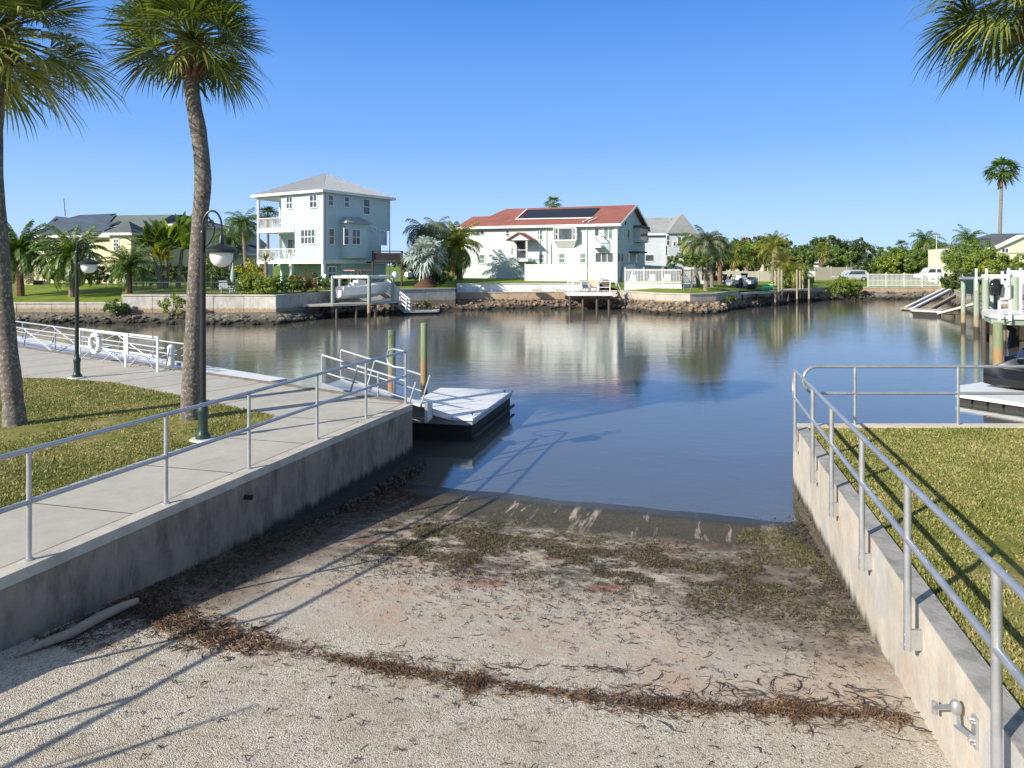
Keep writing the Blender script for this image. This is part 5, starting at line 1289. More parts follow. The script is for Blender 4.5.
# porch balcony with little gable roof
fP = Fac((fF.p(0, 1.9, 0).x, fF.p(0, 1.9, 0).y), (-.93, .36))
pa0, pa1 = sorted((fP.a(511.3), fP.a(527.2))); pz = fP.z(519, 259.2); pze = fP.z(519, 240.2)
po = MB(fF.T())
box_part('porch_floor', fF, rh, pa0-.1, pa1+.1, 0, 1.95, pz-.25, pz, 'white')
for a in (pa0, pa1-.14): MB(fF.T()).box(a, a+.16, 1.75, 1.9, pz, pze).build('porch_post', MT['white'], rh)
MB(fF.T()).box(pa0+.16, pa1-.16, 1.78, 1.86, pz+1.0, pz+1.06).box(pa0+.16, pa1-.16, 1.78, 1.86, pz+.08, pz+.13).build('porch_rail', MT['white'], rh)
pm = (pa0+pa1)/2; hw = (pa1-pa0)/2+.5
MB(fF.T()).hexa([(pm-hw, 0, pze-.05), (pm, 0, pze+.75), (pm, 2.35, pze+.75), (pm-hw, 2.35, pze-.05), (pm-hw, 0, pze+.05), (pm, 0, pze+.88), (pm, 2.35, pze+.88), (pm-hw, 2.35, pze+.05)]).hexa([(pm, 0, pze+.75), (pm+hw, 0, pze-.05), (pm+hw, 2.35, pze-.05), (pm, 2.35, pze+.75), (pm, 0, pze+.88), (pm+hw, 0, pze+.05), (pm+hw, 2.35, pze+.05), (pm, 2.35, pze+.88)]).build('porch_roof', MT['red_roof'], rh)
MB(fF.T()).hexa([(pm-hw+.2, 2.0, pze), (pm+hw-.2, 2.0, pze), (pm+hw-.2, 2.08, pze), (pm-hw+.2, 2.08, pze), (pm-.05, 2.0, pze+.7), (pm+.05, 2.0, pze+.7), (pm+.05, 2.08, pze+.7), (pm-.05, 2.08, pze+.7)]).build('porch_gable', MT['white'], rh)
r7 = fF.rect(517.2, 241.8, 526.2, 258.4); window(fF, rh, r7, rows=1, cols=3, fr='dark_wood', border=.05, sill=False)
MB(fF.T()).bar((pa1+.2, 1.6, pz-.1), (pa1+6.2, .25, pz-1.7), .08, .12).build('stair_string', MT['white'], rh) if False else None
# small balcony
fP2 = Fac((fF.p(0, 1.2, 0).x, fF.p(0, 1.2, 0).y), (-.93, .36)); ba = sorted((fP2.a(591.5), fP2.a(601))); bz = fP2.z(596, 246.5)
box_part('balcony_floor', fF, rh, ba[0], ba[1], 0, 1.25, bz-.12, bz+.15, 'white'); railing(fF, rh, ba[0], ba[1], 1.2, bz+.1, bz+1.15, 'balcony_rail', n=7); 
for a in ba: MB(fF.T()).box(a-.04, a+.04, 0, 1.2, bz+1.05, bz+1.15).box(a-.03, a+.03, 1.14, 1.22, bz, bz+1.15).build('balcony_rail', MT['white'], rh)
# sunroom opening and ground railings
R = fF.rect(595.6, 253, 613, 262); window(fF, rh, R, rows=1, cols=3, border=.08); 
R = fF.rect(595.6, 263.2, 613, 269); box_part('kick_panel', fF, rh, R[0], R[1], 0, .05, R[2], R[3], 'offwhite')
for x in (587, 540, 546.5): a = fF.a(x); MB(fF.T()).tube([(a, .09, zb), (a, .09, zo)], .055, 6).build('downspout', MT['white'], rh)
a = fF.a(551.3); MB(fF.T()).tube([(a, .07, 2.0), (a, .07, fF.z(551, 244))], .05, 6).build('vent_pipe', MT['alu'], rh)
MB(fF.T()).box(-.06, .28, -.25, .07, zb, zo).build('corner_column', MT['white'], rh)
# side wall
for r_ in ((617.6, 227.8, 619.2, 240), (622, 228.8, 624.2, 240.4), (627, 229.3, 629.2, 240.6)): window(fS, rh, fS.rect(*r_), rows=1, border=.06)
for r_ in ((618, 252.8, 619.6, 261.5), (621, 253, 622.8, 261.5), (624.8, 253.3, 626.8, 262), (628.2, 253.6, 630.2, 262), (635.6, 254.6, 637.6, 263.3)): window(fS, rh, fS.rect(*r_), rows=1, border=.06)
a0, a1, z0, z1 = fS.rect(633.8, 228.5, 642.3, 242.5)
box_part('side_bay', fS, rh, a0, a1, 0, .7, z0, z1, 'grey_siding'); fs2 = Fac((fS.p(0, .7, 0).x, fS.p(0, .7, 0).y), (gd.x, gd.y)); fs2.n = fS.n
window(fs2, rh, (a0+.4, a1-.4, z0+.3, z1-.2), cols=2, rows=1); MB(fS.T()).box(a0-.2, a1+.2, 0, .95, z1, z1+.25).build('side_bay_roof', MT['dark_roof'], rh)
for r_ in ((620, 222.5, 621, 225), (625.2, 221, 626, 225)): a0, a1, z0, z1 = fS.rect(*r_); box_part('gable_vent', fS, rh, a0, a1, 0, .03, z0, z1, 'dark')
a0, a1, z0, z1 = fS.rect(629, 251.5, 637.5, 253); box_part('awning', fS, rh, a0, a1, 0, 1.2, z0, z1, 'dark_roof')
# side stair
MB().bar(fS.p(2.2, 1.0, 1.6), fS.p(3.2, 1.0, 3.4), .9, .9).build('side_steps', MT['white'], rh) if False else None
MB(fS.T()).hexa([(1.5, .1, 1.0), (6.0, .1, 1.0), (6.0, 1.3, 1.0), (1.5, 1.3, 1.0), (2.4, .1, 2.9), (3.2, .1, 2.9), (3.2, 1.3, 2.9), (2.4, 1.3, 2.9)]).build('side_stair', MT['white'], rh)

# --- grey house behind
def rect_house(name, label, O, u, Lh, Dh, z0, zE, zR, wall, roofm, kind='gable_along', ov=.45, cat='house', g=None):
    f = Fac(O, u); r = empty(name, (O[0], O[1], z0), label, cat, g)
    MB(f.T()).box(0, Lh, -Dh, 0, z0-.4, zE+.02).build('wall', MT[wall], r)
    if kind == 'gable_along':
        gable_roof(f, r, 0, Lh, Dh, zE, zR, ov, roofm); gable_end(f, r, .012, Dh, zE, zR-.03, wall); gable_end(f, r, Lh-.012, Dh, zE, zR-.03, wall)
    elif kind == 'hip': hip_roof(f, r, 0, Lh, Dh, zE, zR, ov, roofm)
    return f, r
f4, r4h = rect_house('grey_house', 'grey two storey house with gabled shingle roof behind the white pool fence', (21.2, 95.0), (-.97, .25), 9.5, 9.0, .8, 7.2, 9.5, 'grey_siding', 'grey_roof')
window(f4, r4h, f4.rect(643.5, 235.3, 649, 240.8), rows=1, glass='glass_green'); window(f4, r4h, f4.rect(645.5, 255, 653.8, 261), rows=1)
gd4 = Vector((.25, .97, 0)); f4s = Fac((21.2, 95.0), (gd4.x, gd4.y)); f4s.n = Vector((gd4.y, -gd4.x, 0))
MB().box(21.4, 25.0, 94.4, 101, .4, 7.2).build('wing', MT['grey_siding'], r4h)
f5 = Fac((21.4, 94.4), (1, 0)); f5.n = Vector((0, -1, 0))
for r_ in ((666.8, 235.5, 669.6, 245), (667, 256, 670, 266)): window(f5, r4h, f5.rect(*r_))
for r_ in ((673.5, 242, 675.5, 246), (678, 237, 681, 246)): window(f5, r4h, f5.rect(*r_), rows=1)
MB().hexa([(21.1, 94.0, 7.15), (25.4, 94.0, 7.15), (25.4, 101, 7.15), (21.1, 101, 7.15), (23.1, 94.0, 9.75), (23.3, 94.0, 9.75), (23.3, 101, 9.75), (23.1, 101, 9.75)]).build('wing_roof', MT['grey_roof'], r4h)

# --- yellow house on the left
fy = Fac((-38.4, 70.0), (-.985, .17)); yh = empty('yellow_house', (-38.4, 70, 1), 'large yellow two storey house with a long roof covered in dark solar mats', 'house')
Ly = 11.8
MB(fy.T()).box(0, Ly, -11, 0, .5, 5.75).build('wall', MT['yellow_wall'], yh)
hip_roof(fy, yh, 0, Ly, 11, 5.7, 8.35, .6, 'green_roof', ridge=(-.4, 8.3))
def y_sl(px, py):
    lo_, hi_ = -.5, 6.2; k = (px-512)/F_; h = (py-HZ)/F_
    def f_(d):
        B_ = fy.O-fy.n*d; a = (k*B_.y-B_.x)/(fy.u.x-k*fy.u.y); Y = B_.y+fy.u.y*a; zs = 5.86+(8.35-5.86)*(d+.6)/6.1
        return CZ-h*Y-zs, a
    for _ in range(40):
        m_ = (lo_+hi_)/2
        if f_(m_)[0] > 0: lo_ = m_
        else: hi_ = m_
    return (f_(lo_)[1], -lo_, 5.86+(8.35-5.86)*(lo_+.6)/6.1)
for quad, mt in ((((37, 233.5), (68, 232.8), (76, 228), (52, 222.5)), 'solar_blue'), (((45, 226.5), (100, 231.5), (119, 224), (56, 217)), 'solar_blue'), (((76, 232.6), (104, 231.6), (112, 228.0), (84, 229.0)), 'solar_blue'), (((68, 219), (107, 226), (117, 214.5), (80, 216)), 'solar_blue')):
    P = [y_sl(*p) for p in quad]; zo_ = .05+.012*len(yh.children); m = MB(fy.T()); m.hexa([(a, d, z+zo_-.03) for a, d, z in P]+[(a, d, z+zo_) for a, d, z in P]); m.build('solar_mat', MT[mt], yh)
for quad in (((68, 233.2), (70.5, 233.2), (76, 229.8), (74, 229.8)), ((108, 227.6), (110, 227.6), (121, 222.2), (119, 222.2)), ((107.5, 231.4), (109.5, 231.4), (115, 228.6), (113, 228.6)), ((109, 217), (111, 217), (115, 215.2), (113, 215.2)), ((52, 222.5), (54, 222.5), (58, 220), (56, 220))):
    P = [y_sl(*p) for p in quad]; m = MB(fy.T()); m.hexa([(a, d, z+.12) for a, d, z in P]+[(a, d, z+.16) for a, d, z in P]); m.build('solar_gap', MT['solar'], yh)
window(fy, yh, fy.rect(49, 241, 54, 250), rows=2); window(fy, yh, fy.rect(36, 243, 47, 251), cols=3, rows=1); window(fy, yh, fy.rect(85, 243, 90, 252), rows=2)
# tower bay on the right with arched window and hip roof
ft = Fac((at(131, 240, 68.6).x, 68.6), (-.985, .17)); Lt = abs(ft.a(109.5))
MB(ft.T()).box(0, Lt, -8, 0, .5, 5.9).build('tower', MT['yellow_wall'], yh)
hip_roof(ft, yh, 0, Lt, Lt, 5.85, 7.3, .45, 'dark_roof')
R = ft.rect(114, 239.5, 118.6, 250); window(ft, yh, R, rows=3, cols=2, border=.12)
am = (R[0]+R[1])/2; m = MB(ft.T()); m.f.append([m.add((am+(R[1]-R[0]+.2)/2*math.cos(t), .03, R[3]+(R[1]-R[0])/2*math.sin(t))) for t in [PI*i/10 for i in range(11)]]); m.build('arch_light', MT['white'], yh)
# right part of the yellow house
fz = Fac((at(188, 240, 74).x, 74), (-.99, .12)); Lz = abs(fz.a(120))
MB(fz.T()).box(0, Lz, -9, 0, .5, 7.1).build('rear_wing', MT['yellow_wall'], yh)
hip_roof(fz, yh, 0, Lz, 9, 7.05, 8.6, .5, 'dark_roof', name='rear_roof')
# antenna mast on the ridge
mt_ = at(65, 216, 76); MB().tube([mt_, at(63.6, 198, 76)], .07, 6).tube([at(64.5, 208, 76), at(67.5, 214.5, 76)], .03, 5).build('roof_antenna', MT['alu'], yh)
# brown fence and gate left under the palms
bf = empty('yard_fence', at(34, 275, 66), 'low brown screened fence beside the yellow house behind the date palms', 'fence')
MB().hexa([at(22, 292, 65), at(33, 292, 65), at(33, 292, 66), at(22, 292, 66), at(22, 271, 65), at(33, 271, 65), at(33, 271, 66), at(22, 271, 66)]).build('screen', MT['tan_canvas'], bf)
MB().hexa([at(33.2, 288, 65.5), at(50, 287, 65.5), at(50, 287, 66.1), at(33.2, 288, 66.1), at(33.2, 280, 65.5), at(50, 281, 65.5), at(50, 281, 66.1), at(33.2, 280, 66.1)]).build('planter', MT['dark_wood'], bf)
# pale house behind the scroll lamp
f6, r6 = rect_house('pale_house', 'pale yellow gabled house seen behind the lamp arm and the tall palm', (at(238, 250, 92).x, 92), (-1, .05), 9.5, 9, .8, 5.6, 8.2, 'yellow_wall', 'grey_roof', 'none')
m = MB(f6.T())
for (a0, a1, h) in ((0, 4.8, 7.9), (4.3, 9.8, 8.4)):
    am = (a0+a1)/2; m.hexa([(a0-.4, .5, 5.5), (am, .5, h), (am, -9, h), (a0-.4, -9, 5.5), (a0-.4, .5, 5.7), (am, .5, h+.2), (am, -9, h+.2), (a0-.4, -9, 5.7)]); m.hexa([(am, .5, h), (a1+.4, .5, 5.5), (a1+.4, -9, 5.5), (am, -9, h), (am, .5, h+.2), (a1+.4, .5, 5.7), (a1+.4, -9, 5.7), (am, -9, h+.2)])
m.build('roof', MT['grey_roof'], r6)
m = MB(f6.T())
for (a0, a1, h) in ((0, 4.8, 7.85), (4.3, 9.5, 8.35)): am = (a0+a1)/2; m.hexa([(a0, 0, 5.6), (a1, 0, 5.6), (a1, -.1, 5.6), (a0, -.1, 5.6), (am-.02, 0, h), (am+.02, 0, h), (am+.02, -.1, h), (am-.02, -.1, h)])
m.build('gable', MT['yellow_wall'], r6)
window(f6, r6, f6.rect(208, 238, 217, 243), rows=1, cols=2, glass='glass_blue'); window(f6, r6, f6.rect(210, 262, 219, 270), rows=1)
f7, r7_ = rect_house('carport', 'low grey roofed garage beside the left end of the teal house', (at(257, 265, 80).x, 80), (-1, .02), 4.2, 5, .8, 4.0, 5.3, 'cream_wall', 'grey_roof', 'hip')
R = f7.rect(239, 264, 252, 272); box_part('garage_opening', f7, r7_, R[0], R[1], 0, .03, R[2]-.6, R[3], 'dark')

# --- right hand houses
f8, r8 = rect_house('cream_house', 'cream gabled house with dark roof behind trees at the far right', (at(1100, 250, 88).x, 88), (-1, .10), 16.5, 9, .8, 5.0, 6.9, 'cream_wall', 'dark_roof', 'none')
Lr = abs(f8.a(975)); 
hip_roof(f8, r8, 5, Lr, 9, 4.9, 7.1, .4, 'dark_roof', ridge=(6.5, Lr-4.5))
ag0, ag1 = -1, abs(f8.a(980)); am = abs(f8.a(1017)); zA = at(1017, 234, 86).z; zE_ = at(988, 249, 86).z
m = MB(f8.T()); m.hexa([(am-6, 2.0, zE_-1.2), (ag1, 2.0, zE_-.4), (ag1, .1, zE_-.4), (am-6, .1, zE_-1.2), (am-.05, 2.0, zA), (am+.05, 2.0, zA), (am+.05, .1, zA), (am-.05, .1, zA)]).box(am-6, ag1-.5, .1, 2.0, .4, zE_-.42); m.build('front_gable', MT['cream_wall'], r8)
m = MB(f8.T()); m.bar((am, 2.2, zA+.05), (ag1+.7, 2.2, zE_-.6), .4, .10).bar((am, 2.2, zA+.05), (am-6, 2.2, zE_-1.25), .4, .10) ; m.build('rake_trim', MT['white'], r8)
f9 = Fac((f8.p(0, 2.0, 0).x, f8.p(0, 2.0, 0).y), (-1, .10)); window(f9, r8, f9.rect(1002, 248.5, 1008, 252.5), rows=1, cols=2)
f10, r10 = rect_house('white_house', 'low white house with chimney far off behind the silver car', (at(873, 255, 150).x, 150), (-1, .05), 6.8, 9, .8, 4.2, 6.6, 'offwhite', 'grey_roof')
window(f10, r10, f10.rect(852, 257, 865, 262), rows=1); MB().box(at(856.5, 250, 153).x, at(860, 250, 153).x, 152, 153, 4, 7.0).build('chimney', MT['offwhite'], r10)
f11, r11 = rect_house('white_house', 'white house fragment with open porch glimpsed between trees left of the silver car', (at(834, 262, 135).x, 135), (-1, .02), 7.5, 8, .8, 3.4, 4.9, 'white', 'grey_roof')
window(f11, r11, f11.rect(819, 262, 828, 268), rows=1, glass='glass_blue'); window(f11, r11, f11.rect(805, 262, 813, 269), rows=1)
f12, r12 = rect_house('tan_house', 'tan house peeking above the trees behind the middle docks', (at(768, 250, 140).x, 140), (-1, .05), 6.5, 8, .8, 6.0, 8.6, 'cream_wall', 'red_roof', 'hip')
f13, r13 = rect_house('white_house', 'small white house wall glimpsed between trees behind the flagpole', (at(957, 255, 122).x, 122), (-1, .0), 2.4, 5, .8, 4.6, 5.6, 'white', 'grey_roof', 'hip')
window(f13, r13, f13.rect(947, 257, 950, 263), rows=1)
f14, r14 = rect_house('beige_house', 'beige hip roofed house beyond the palms right of the grey house', (at(704, 245, 120).x, 120), (-1, .0), 6.5, 8, .8, 7.0, 10.0, 'cream_wall', 'grey_roof', 'hip')

# ------------------------------------------------------------------ fences
def fence(name, label, pts, z1, z0=None, mat='white', style='picket', post=2.0, gap=.16, railz=(.1, .9), wz=None):
    """pts: (px, Y) ; built along straight runs"""
    P = []
    for px, Y in pts: v = grd(px, Y); P.append(v if z0 is None else Vector((v.x, v.y, z0)))
    r = empty(name, P[0], label, 'fence'); pan = MB(); rl = MB()
    for a, b in zip(P, P[1:]):
        L = (b-a).length; d = (b-a).normalized(); dh = Vector((d.x, d.y, 0)).normalized(); H = z1
        k = max(1, round(L/post))
        for i in range(k+1):
            p = a+(b-a)*(i/k); s_ = .09 if mat != 'green_black' else .035
            MB().bar(p-Vector((0,0,.3)), p+Vector((0,0,H+.12)), s_, s_).build('post', MT[mat], r)
        up = Vector((0,0,1))
        if style == 'solid': pan.bar(a+up*H*.5, b+up*H*.5, .05, H)
        else:
            for t in railz: rl.bar(a+up*H*t, b+up*H*t, .05, .07)
            n = int(L/gap)
            for i in range(n): p = a+(b-a)*((i+.5)/n); pan.bar(p+up*.06, p+up*H*.98, .06 if mat == 'white' else .018, .02)
    if pan.v: pan.build('panel', MT[mat], r)
    if rl.v: rl.build('rail', MT[mat], r)
    return r
fence('mesh_fence', 'dark green metal fence on top of the high retaining wall', [(133, 50.25), (238, 50.25)], 1.0, .68, 'green_black', 'picket', 1.9, .13)
fence('mesh_fence', 'short open dark green fence at the right end of the high wall', [(284, 50.6), (318, 53.9)], 1.0, .68, 'green_black', 'picket', 1.9, .4)
fence('white_fence', 'solid white vinyl fence in front of the red roofed house', [(525, 73.6), (574, 71.3)], 1.75, 1.15, 'white', 'solid', 2.4)
fence('white_fence', 'low white picket fence around the patio of the red roofed house', [(574, 71.2), (616, 69.8)], 1.45, 1.0, 'white', 'picket', 2.4, .2)
pf = fence('white_fence', 'white pool fence standing on a low white wall beside the grey house', [(625, 67.0), (682, 65.0), (700, 68.5)], 1.45, 1.05, 'white', 'picket', 2.0, .14)
seawall('retaining_wall', 'low white wall carrying the pool fence', [(624.5, 67), (682, 65), (701, 68.7)], 1.05, .2, MT['sea_wall_white'], joints=30)
fence('white_fence', 'tall white panel fence right of the pool, behind the leaning tree', [(683, 69.5), (701, 68.9)], 1.9, .7, 'white', 'solid', 1.8)
fence('beige_fence', 'long beige panel fence behind the middle docks', [(710, 92), (790, 95)], 1.55, .45, 'beige_wall', 'solid', 2.4)
fence('beige_fence', 'beige boundary wall to the left of the silver car', [(815, 106), (862, 110)], 2.0, .5, 'beige_wall', 'solid', 4)
fence('white_fence', 'white picket fence in front of the white van', [(868, 85.9), (940, 86.2)], 1.65, .12, 'white', 'picket', 2.3, .16, (.08, .5, .95))

# ------------------------------------------------------------------ far vegetation
def frond(mb, o, az, el, L, droop, ll, rng, n=16, wl=.05, vee=.35):
    """feather frond: arching rachis with leaflets on both sides"""
    d = Vector((math.cos(az), math.sin(az), 0)); sd = Vector((-d.y, d.x, 0)); pts = []
    p = Vector(o); a = el
    for i in range(9):
        pts.append(p.copy()); p = p+(d*math.cos(a)+Vector((0, 0, math.sin(a))))*(L/8); a -= droop/8*(.6+.9*i/8)
    mb.tube(pts, [.03*L*.4*(1-.8*i/8)+.006 for i in range(9)], 3, False)
    for i in range(n):
        t = (i+1.2)/(n+1.2)*8; k = min(int(t), 7); f = t-k; q = pts[k]*(1-f)+pts[k+1]*f; dr = (pts[k+1]-pts[k]).normalized(); up = sd.cross(dr)
        l = ll*math.sin(PI*min(.97, .12+.80*(i+1)/n))**.6*rng.uniform(.85, 1.1)
        for s in (1, -1):
            v = (sd*s*.85+dr*.55+up*vee*rng.uniform(.4, 1.2)-Vector((0, 0, .25*rng.random()))).normalized()
            w = dr*wl*L*.5
            m_ = q+v*l*.55; e = q+v*l-Vector((0, 0, l*.28))
            i0 = [mb.add(x) for x in (q-w*.6, q+w*.6, m_+w*.7, m_-w*.7, e)]
            mb.f += [i0[:4], [i0[3], i0[2], i0[4]]]
def feather_palm(name, label, base, crown, R, nf, tr, mat, seed, droop=1.6, el=(-25, 80), tmat='palm_trunk', group=None, leaf=.30, n=16, mid=None, wl=.05, skirt=None, cat='palm tree', vee=.35):
    rng = random.Random(seed); root = empty(name, base, label, cat, group); b, c = Vector(base), Vector(crown)
    pts = [b-Vector((0,0,.1))]+([Vector(mid)] if mid else [b.lerp(c, .5)+Vector((rng.uniform(-.1, .1), 0, 0))])+[c-Vector((0,0,.12*R))]
    P = []
    for i in range(9): t = i/8; P.append(pts[0]*(1-t)**2+pts[1]*2*t*(1-t)+pts[2]*t*t)
    MB().tube(P, [tr*(1.25-.4*i/8)*(1+rng.uniform(-.06, .06)) for i in range(9)], 8).build('trunk', MT[tmat], root, True)
    g = MB()
    for i in range(nf):
        t = (i+.5)/nf; e = math.radians(el[0]+(el[1]-el[0])*t+rng.uniform(-7, 7)); az = i*2.399963+rng.uniform(-.3, .3)
        frond(g, c-Vector((0,0,.08*R)), az, e, R*1.25*rng.uniform(.85, 1.08), droop*(.5+.8*math.cos(e))*rng.uniform(.85, 1.1), R*leaf, rng, n, wl, vee)
    g.build('fronds', mat, root)
    if skirt:
        k = MB()
        for i in range(26): a = rng.uniform(0, 6.28); k.bar(c+Vector((0,0,-.1*R)), c+Vector((math.cos(a)*R*.22, math.sin(a)*R*.22, -R*rng.uniform(.4, .75))), .12, .04)
        k.build('dead_skirt', L_DEAD, root)
    return root
def far_fan(name, label, base, crown, R, nf, tr, mat, seed, tmat='palm_trunk', group=None, seg=11, skirt=True, mid=None):
    rng = random.Random(seed); root = empty(name, base, label, 'palm tree', group); b, c = Vector(base), Vector(crown)
    m_ = Vector(mid) if mid else b.lerp(c, .5)
    P = [b*(1-t)**2+m_*2*t*(1-t)+c*t*t for t in [i/8 for i in range(9)]]
    MB().tube(P, [tr*(1.3-.45*i/8) for i in range(9)], 8).build('trunk', MT[tmat], root, True)
    g = MB()
    for i in range(nf):
        t = (i+.5)/nf; el = math.radians(-40+120*t+rng.uniform(-8, 8)); az = i*2.399963+rng.uniform(-.3, .3)
        v = Vector((math.cos(az)*math.cos(el), math.sin(az)*math.cos(el), math.sin(el))); p1 = c+v*R*.5
        g.tube([c, p1], .02*R, 3, False); fan(g, p1, (v-Vector((0,0,.35))).normalized(), R*.55, seg, rng, .4, .085, 1.9)
    g.build('fronds', mat, root)
    if skirt:
        k = MB()
        for i in range(22): a = rng.uniform(0, 6.28); k.bar(c+Vector((0,0,-.05*R)), c+Vector((math.cos(a)*R*.2, math.sin(a)*R*.2, -R*rng.uniform(.5, 1.0))), .14*R/2, .05)
        k.build('dead_skirt', L_DEAD, root)
    return root
def leaf_cloud(name, parent, mat, ells, n, size, seed, gap=.0):
    """small folded leaf faces gathered in clumps inside ellipsoids (centre, radii)"""
    R = np.random.RandomState(seed); tot = []
    vol = [e[1][0]*e[1][2]+.01 for e in ells]; sv = sum(vol)
    for (c, r), v in zip(ells, vol):
        k = max(60, int(n*2.3*v/sv)); nc = max(9, k//75)
        th = R.uniform(0, 2*PI, nc); ph = np.arccos(R.uniform(-.75, 1, nc)); q = R.uniform(.45, 1.0, nc)**.6
        cc = np.stack([np.cos(th)*np.sin(ph)*q*r[0], np.sin(th)*np.sin(ph)*q*r[1], np.cos(ph)*q*r[2]], 1)+np.array(c)
        cr = R.uniform(.20, .40, nc)*min(r[0], r[2])*1.15
        idx = R.randint(0, nc, k); d = R.normal(0, 1, (k, 3)); d /= np.linalg.norm(d, axis=1)[:, None]
        p = cc[idx]+d*(cr[idx]*R.uniform(.35, 1.05, k))[:, None]
        nrm = d*.7+R.normal(0, .6, (k, 3)); nrm[:, 2] += .35; nrm /= np.linalg.norm(nrm, axis=1)[:, None]
        a = np.cross(nrm, R.normal(0, 1, (k, 3))); a /= np.linalg.norm(a, axis=1)[:, None]+1e-9; b = np.cross(nrm, a)
        s = size*R.uniform(.55, 1.25, k)[:, None]
        V = np.stack([p-a*s, p-b*s*.45, p+a*s, p+b*s*.45], 1); tot.append(V.reshape(-1, 3))
    return np_quads(name, np.concatenate(tot), mat, parent, 4)
def tree(name, label, base, crown, r, mat, seed, n=2200, size=.16, group=None, cat='tree', tr=.2, lobes=6):
    rng = random.Random(seed); root = empty(name, base, label, cat, group); b, c = Vector(base), Vector(crown)
    m = MB(); ells = [(tuple(c), (r[0]*.62, r[1]*.62, r[2]*.7))]
    fork = b.lerp(c, .45); m.tube([b-Vector((0,0,.1)), b.lerp(c, .25)+Vector((.05, 0, 0)), fork], [tr*1.2, tr, tr*.8], 7)
    for i in range(lobes):
        a = 2*PI*i/lobes+rng.uniform(-.4, .4); e = c+Vector((math.cos(a)*r[0]*rng.uniform(.45, .72), math.sin(a)*r[1]*.55, r[2]*rng.uniform(-.45, .5)))
        m.tube([fork, fork.lerp(e, .5)+Vector((0, 0, .1*r[2])), e], [tr*.5, tr*.3, tr*.1], 5)
        q = rng.uniform(.32, .52); ells.append((tuple(e), (r[0]*q, r[1]*q, r[2]*q*1.05)))
    m.build('trunk', MT['bark'], root, True)
    leaf_cloud('crown', root, mat, ells, n, size, seed); return root
def shrub(name, label, base, r, mat, seed, n=900, size=.09, group=None, cat='shrub', lobes=5):
    rng = random.Random(seed); b = Vector(base); root = empty(name, base, label, cat, group)
    ells = [((b.x, b.y, b.z+r[2]*.9), (r[0]*.7, r[1]*.7, r[2]*.9))]
    m = MB()
    for i in range(lobes):
        a = 2*PI*i/lobes+rng.uniform(-.5, .5); e = (b.x+math.cos(a)*r[0]*.6, b.y+math.sin(a)*r[1]*.6, b.z+r[2]*rng.uniform(.5, 1.1)); ells.append((e, (r[0]*.42, r[1]*.42, r[2]*.55)))
        m.tube([b-Vector((0,0,.05)), b.lerp(Vector(e), .5), Vector(e)], [.05, .035, .015], 5)
    m.build('stems', MT['bark'], root); leaf_cloud('foliage', root, mat, ells, n, size, seed); return root
def hedge(name, label, a, b, h, w, mat, seed, n=2500, size=.08, group=None):
    A_, B_ = Vector(a), Vector(b); root = empty(name, A_, label, 'hedge', group); k = max(3, int((B_-A_).length/.6)); rng = random.Random(seed)
    ells = [(tuple(A_.lerp(B_, (i+.5)/k)+Vector((0, 0, h*rng.uniform(.42, .56)))), ((B_-A_).length/k*.85, w/2, h*rng.uniform(.46, .58))) for i in range(k)]
    m = MB()
    for i in range(k): p = A_.lerp(B_, (i+.5)/k); m.tube([p, p+Vector((.05, 0, h*.5))], [.03, .02], 4)
    m.build('stems', MT['bark'], root); leaf_cloud('foliage', root, mat, ells, n, size, seed); return root
def paddle(mb, o, az, el, L, w, rng):
    d = Vector((math.cos(az), math.sin(az), 0)); sd = Vector((-d.y, d.x, 0)); p = Vector(o); a = el; pts = []
    for i in range(7): pts.append(p.copy()); p = p+(d*math.cos(a)+Vector((0,0,math.sin(a))))*(L/6); a -= .14*(i > 2)*rng.uniform(.5, 2)
    mb.tube(pts[:4], .02*L*.5, 3, False)
    prev = None
    for i in range(2, 7):
        t = (i-2)/4; hw = w*math.sin(PI*(.12+.80*t))**.7*(1 if i < 6 else .25)
        cur = (pts[i]-sd*hw-Vector((0,0,hw*.2)), pts[i], pts[i]+sd*hw-Vector((0,0,hw*.2)))
        if prev: mb.face([prev[0], prev[1], cur[1], cur[0]]); mb.face([prev[1], prev[2], cur[2], cur[1]])
        prev = cur
def bird_of_paradise(label, base, crown, R, seed, mat=None, group=None):
    rng = random.Random(seed); root = empty('bird_of_paradise_plant', base, label, 'tropical plant', group); b, c = Vector(base), Vector(crown)
    MB().tube([b, b.lerp(c, .5), c], [.22, .17, .13], 7).build('trunk', MT['palm_trunk'], root, True)
    pl = random.Random(seed+1).uniform(-.5, .5); g = MB()
    for i in range(34):
        el = math.radians(rng.uniform(10, 88)); az = pl+(PI if i % 2 else 0)+rng.uniform(-.45, .45)
        paddle(g, c+Vector((0,0,rng.uniform(-.2, .3))), az, el, R*rng.uniform(.75, 1.15), R*.14, rng)
    g.build('leaves', mat or L_DARK, root); return root

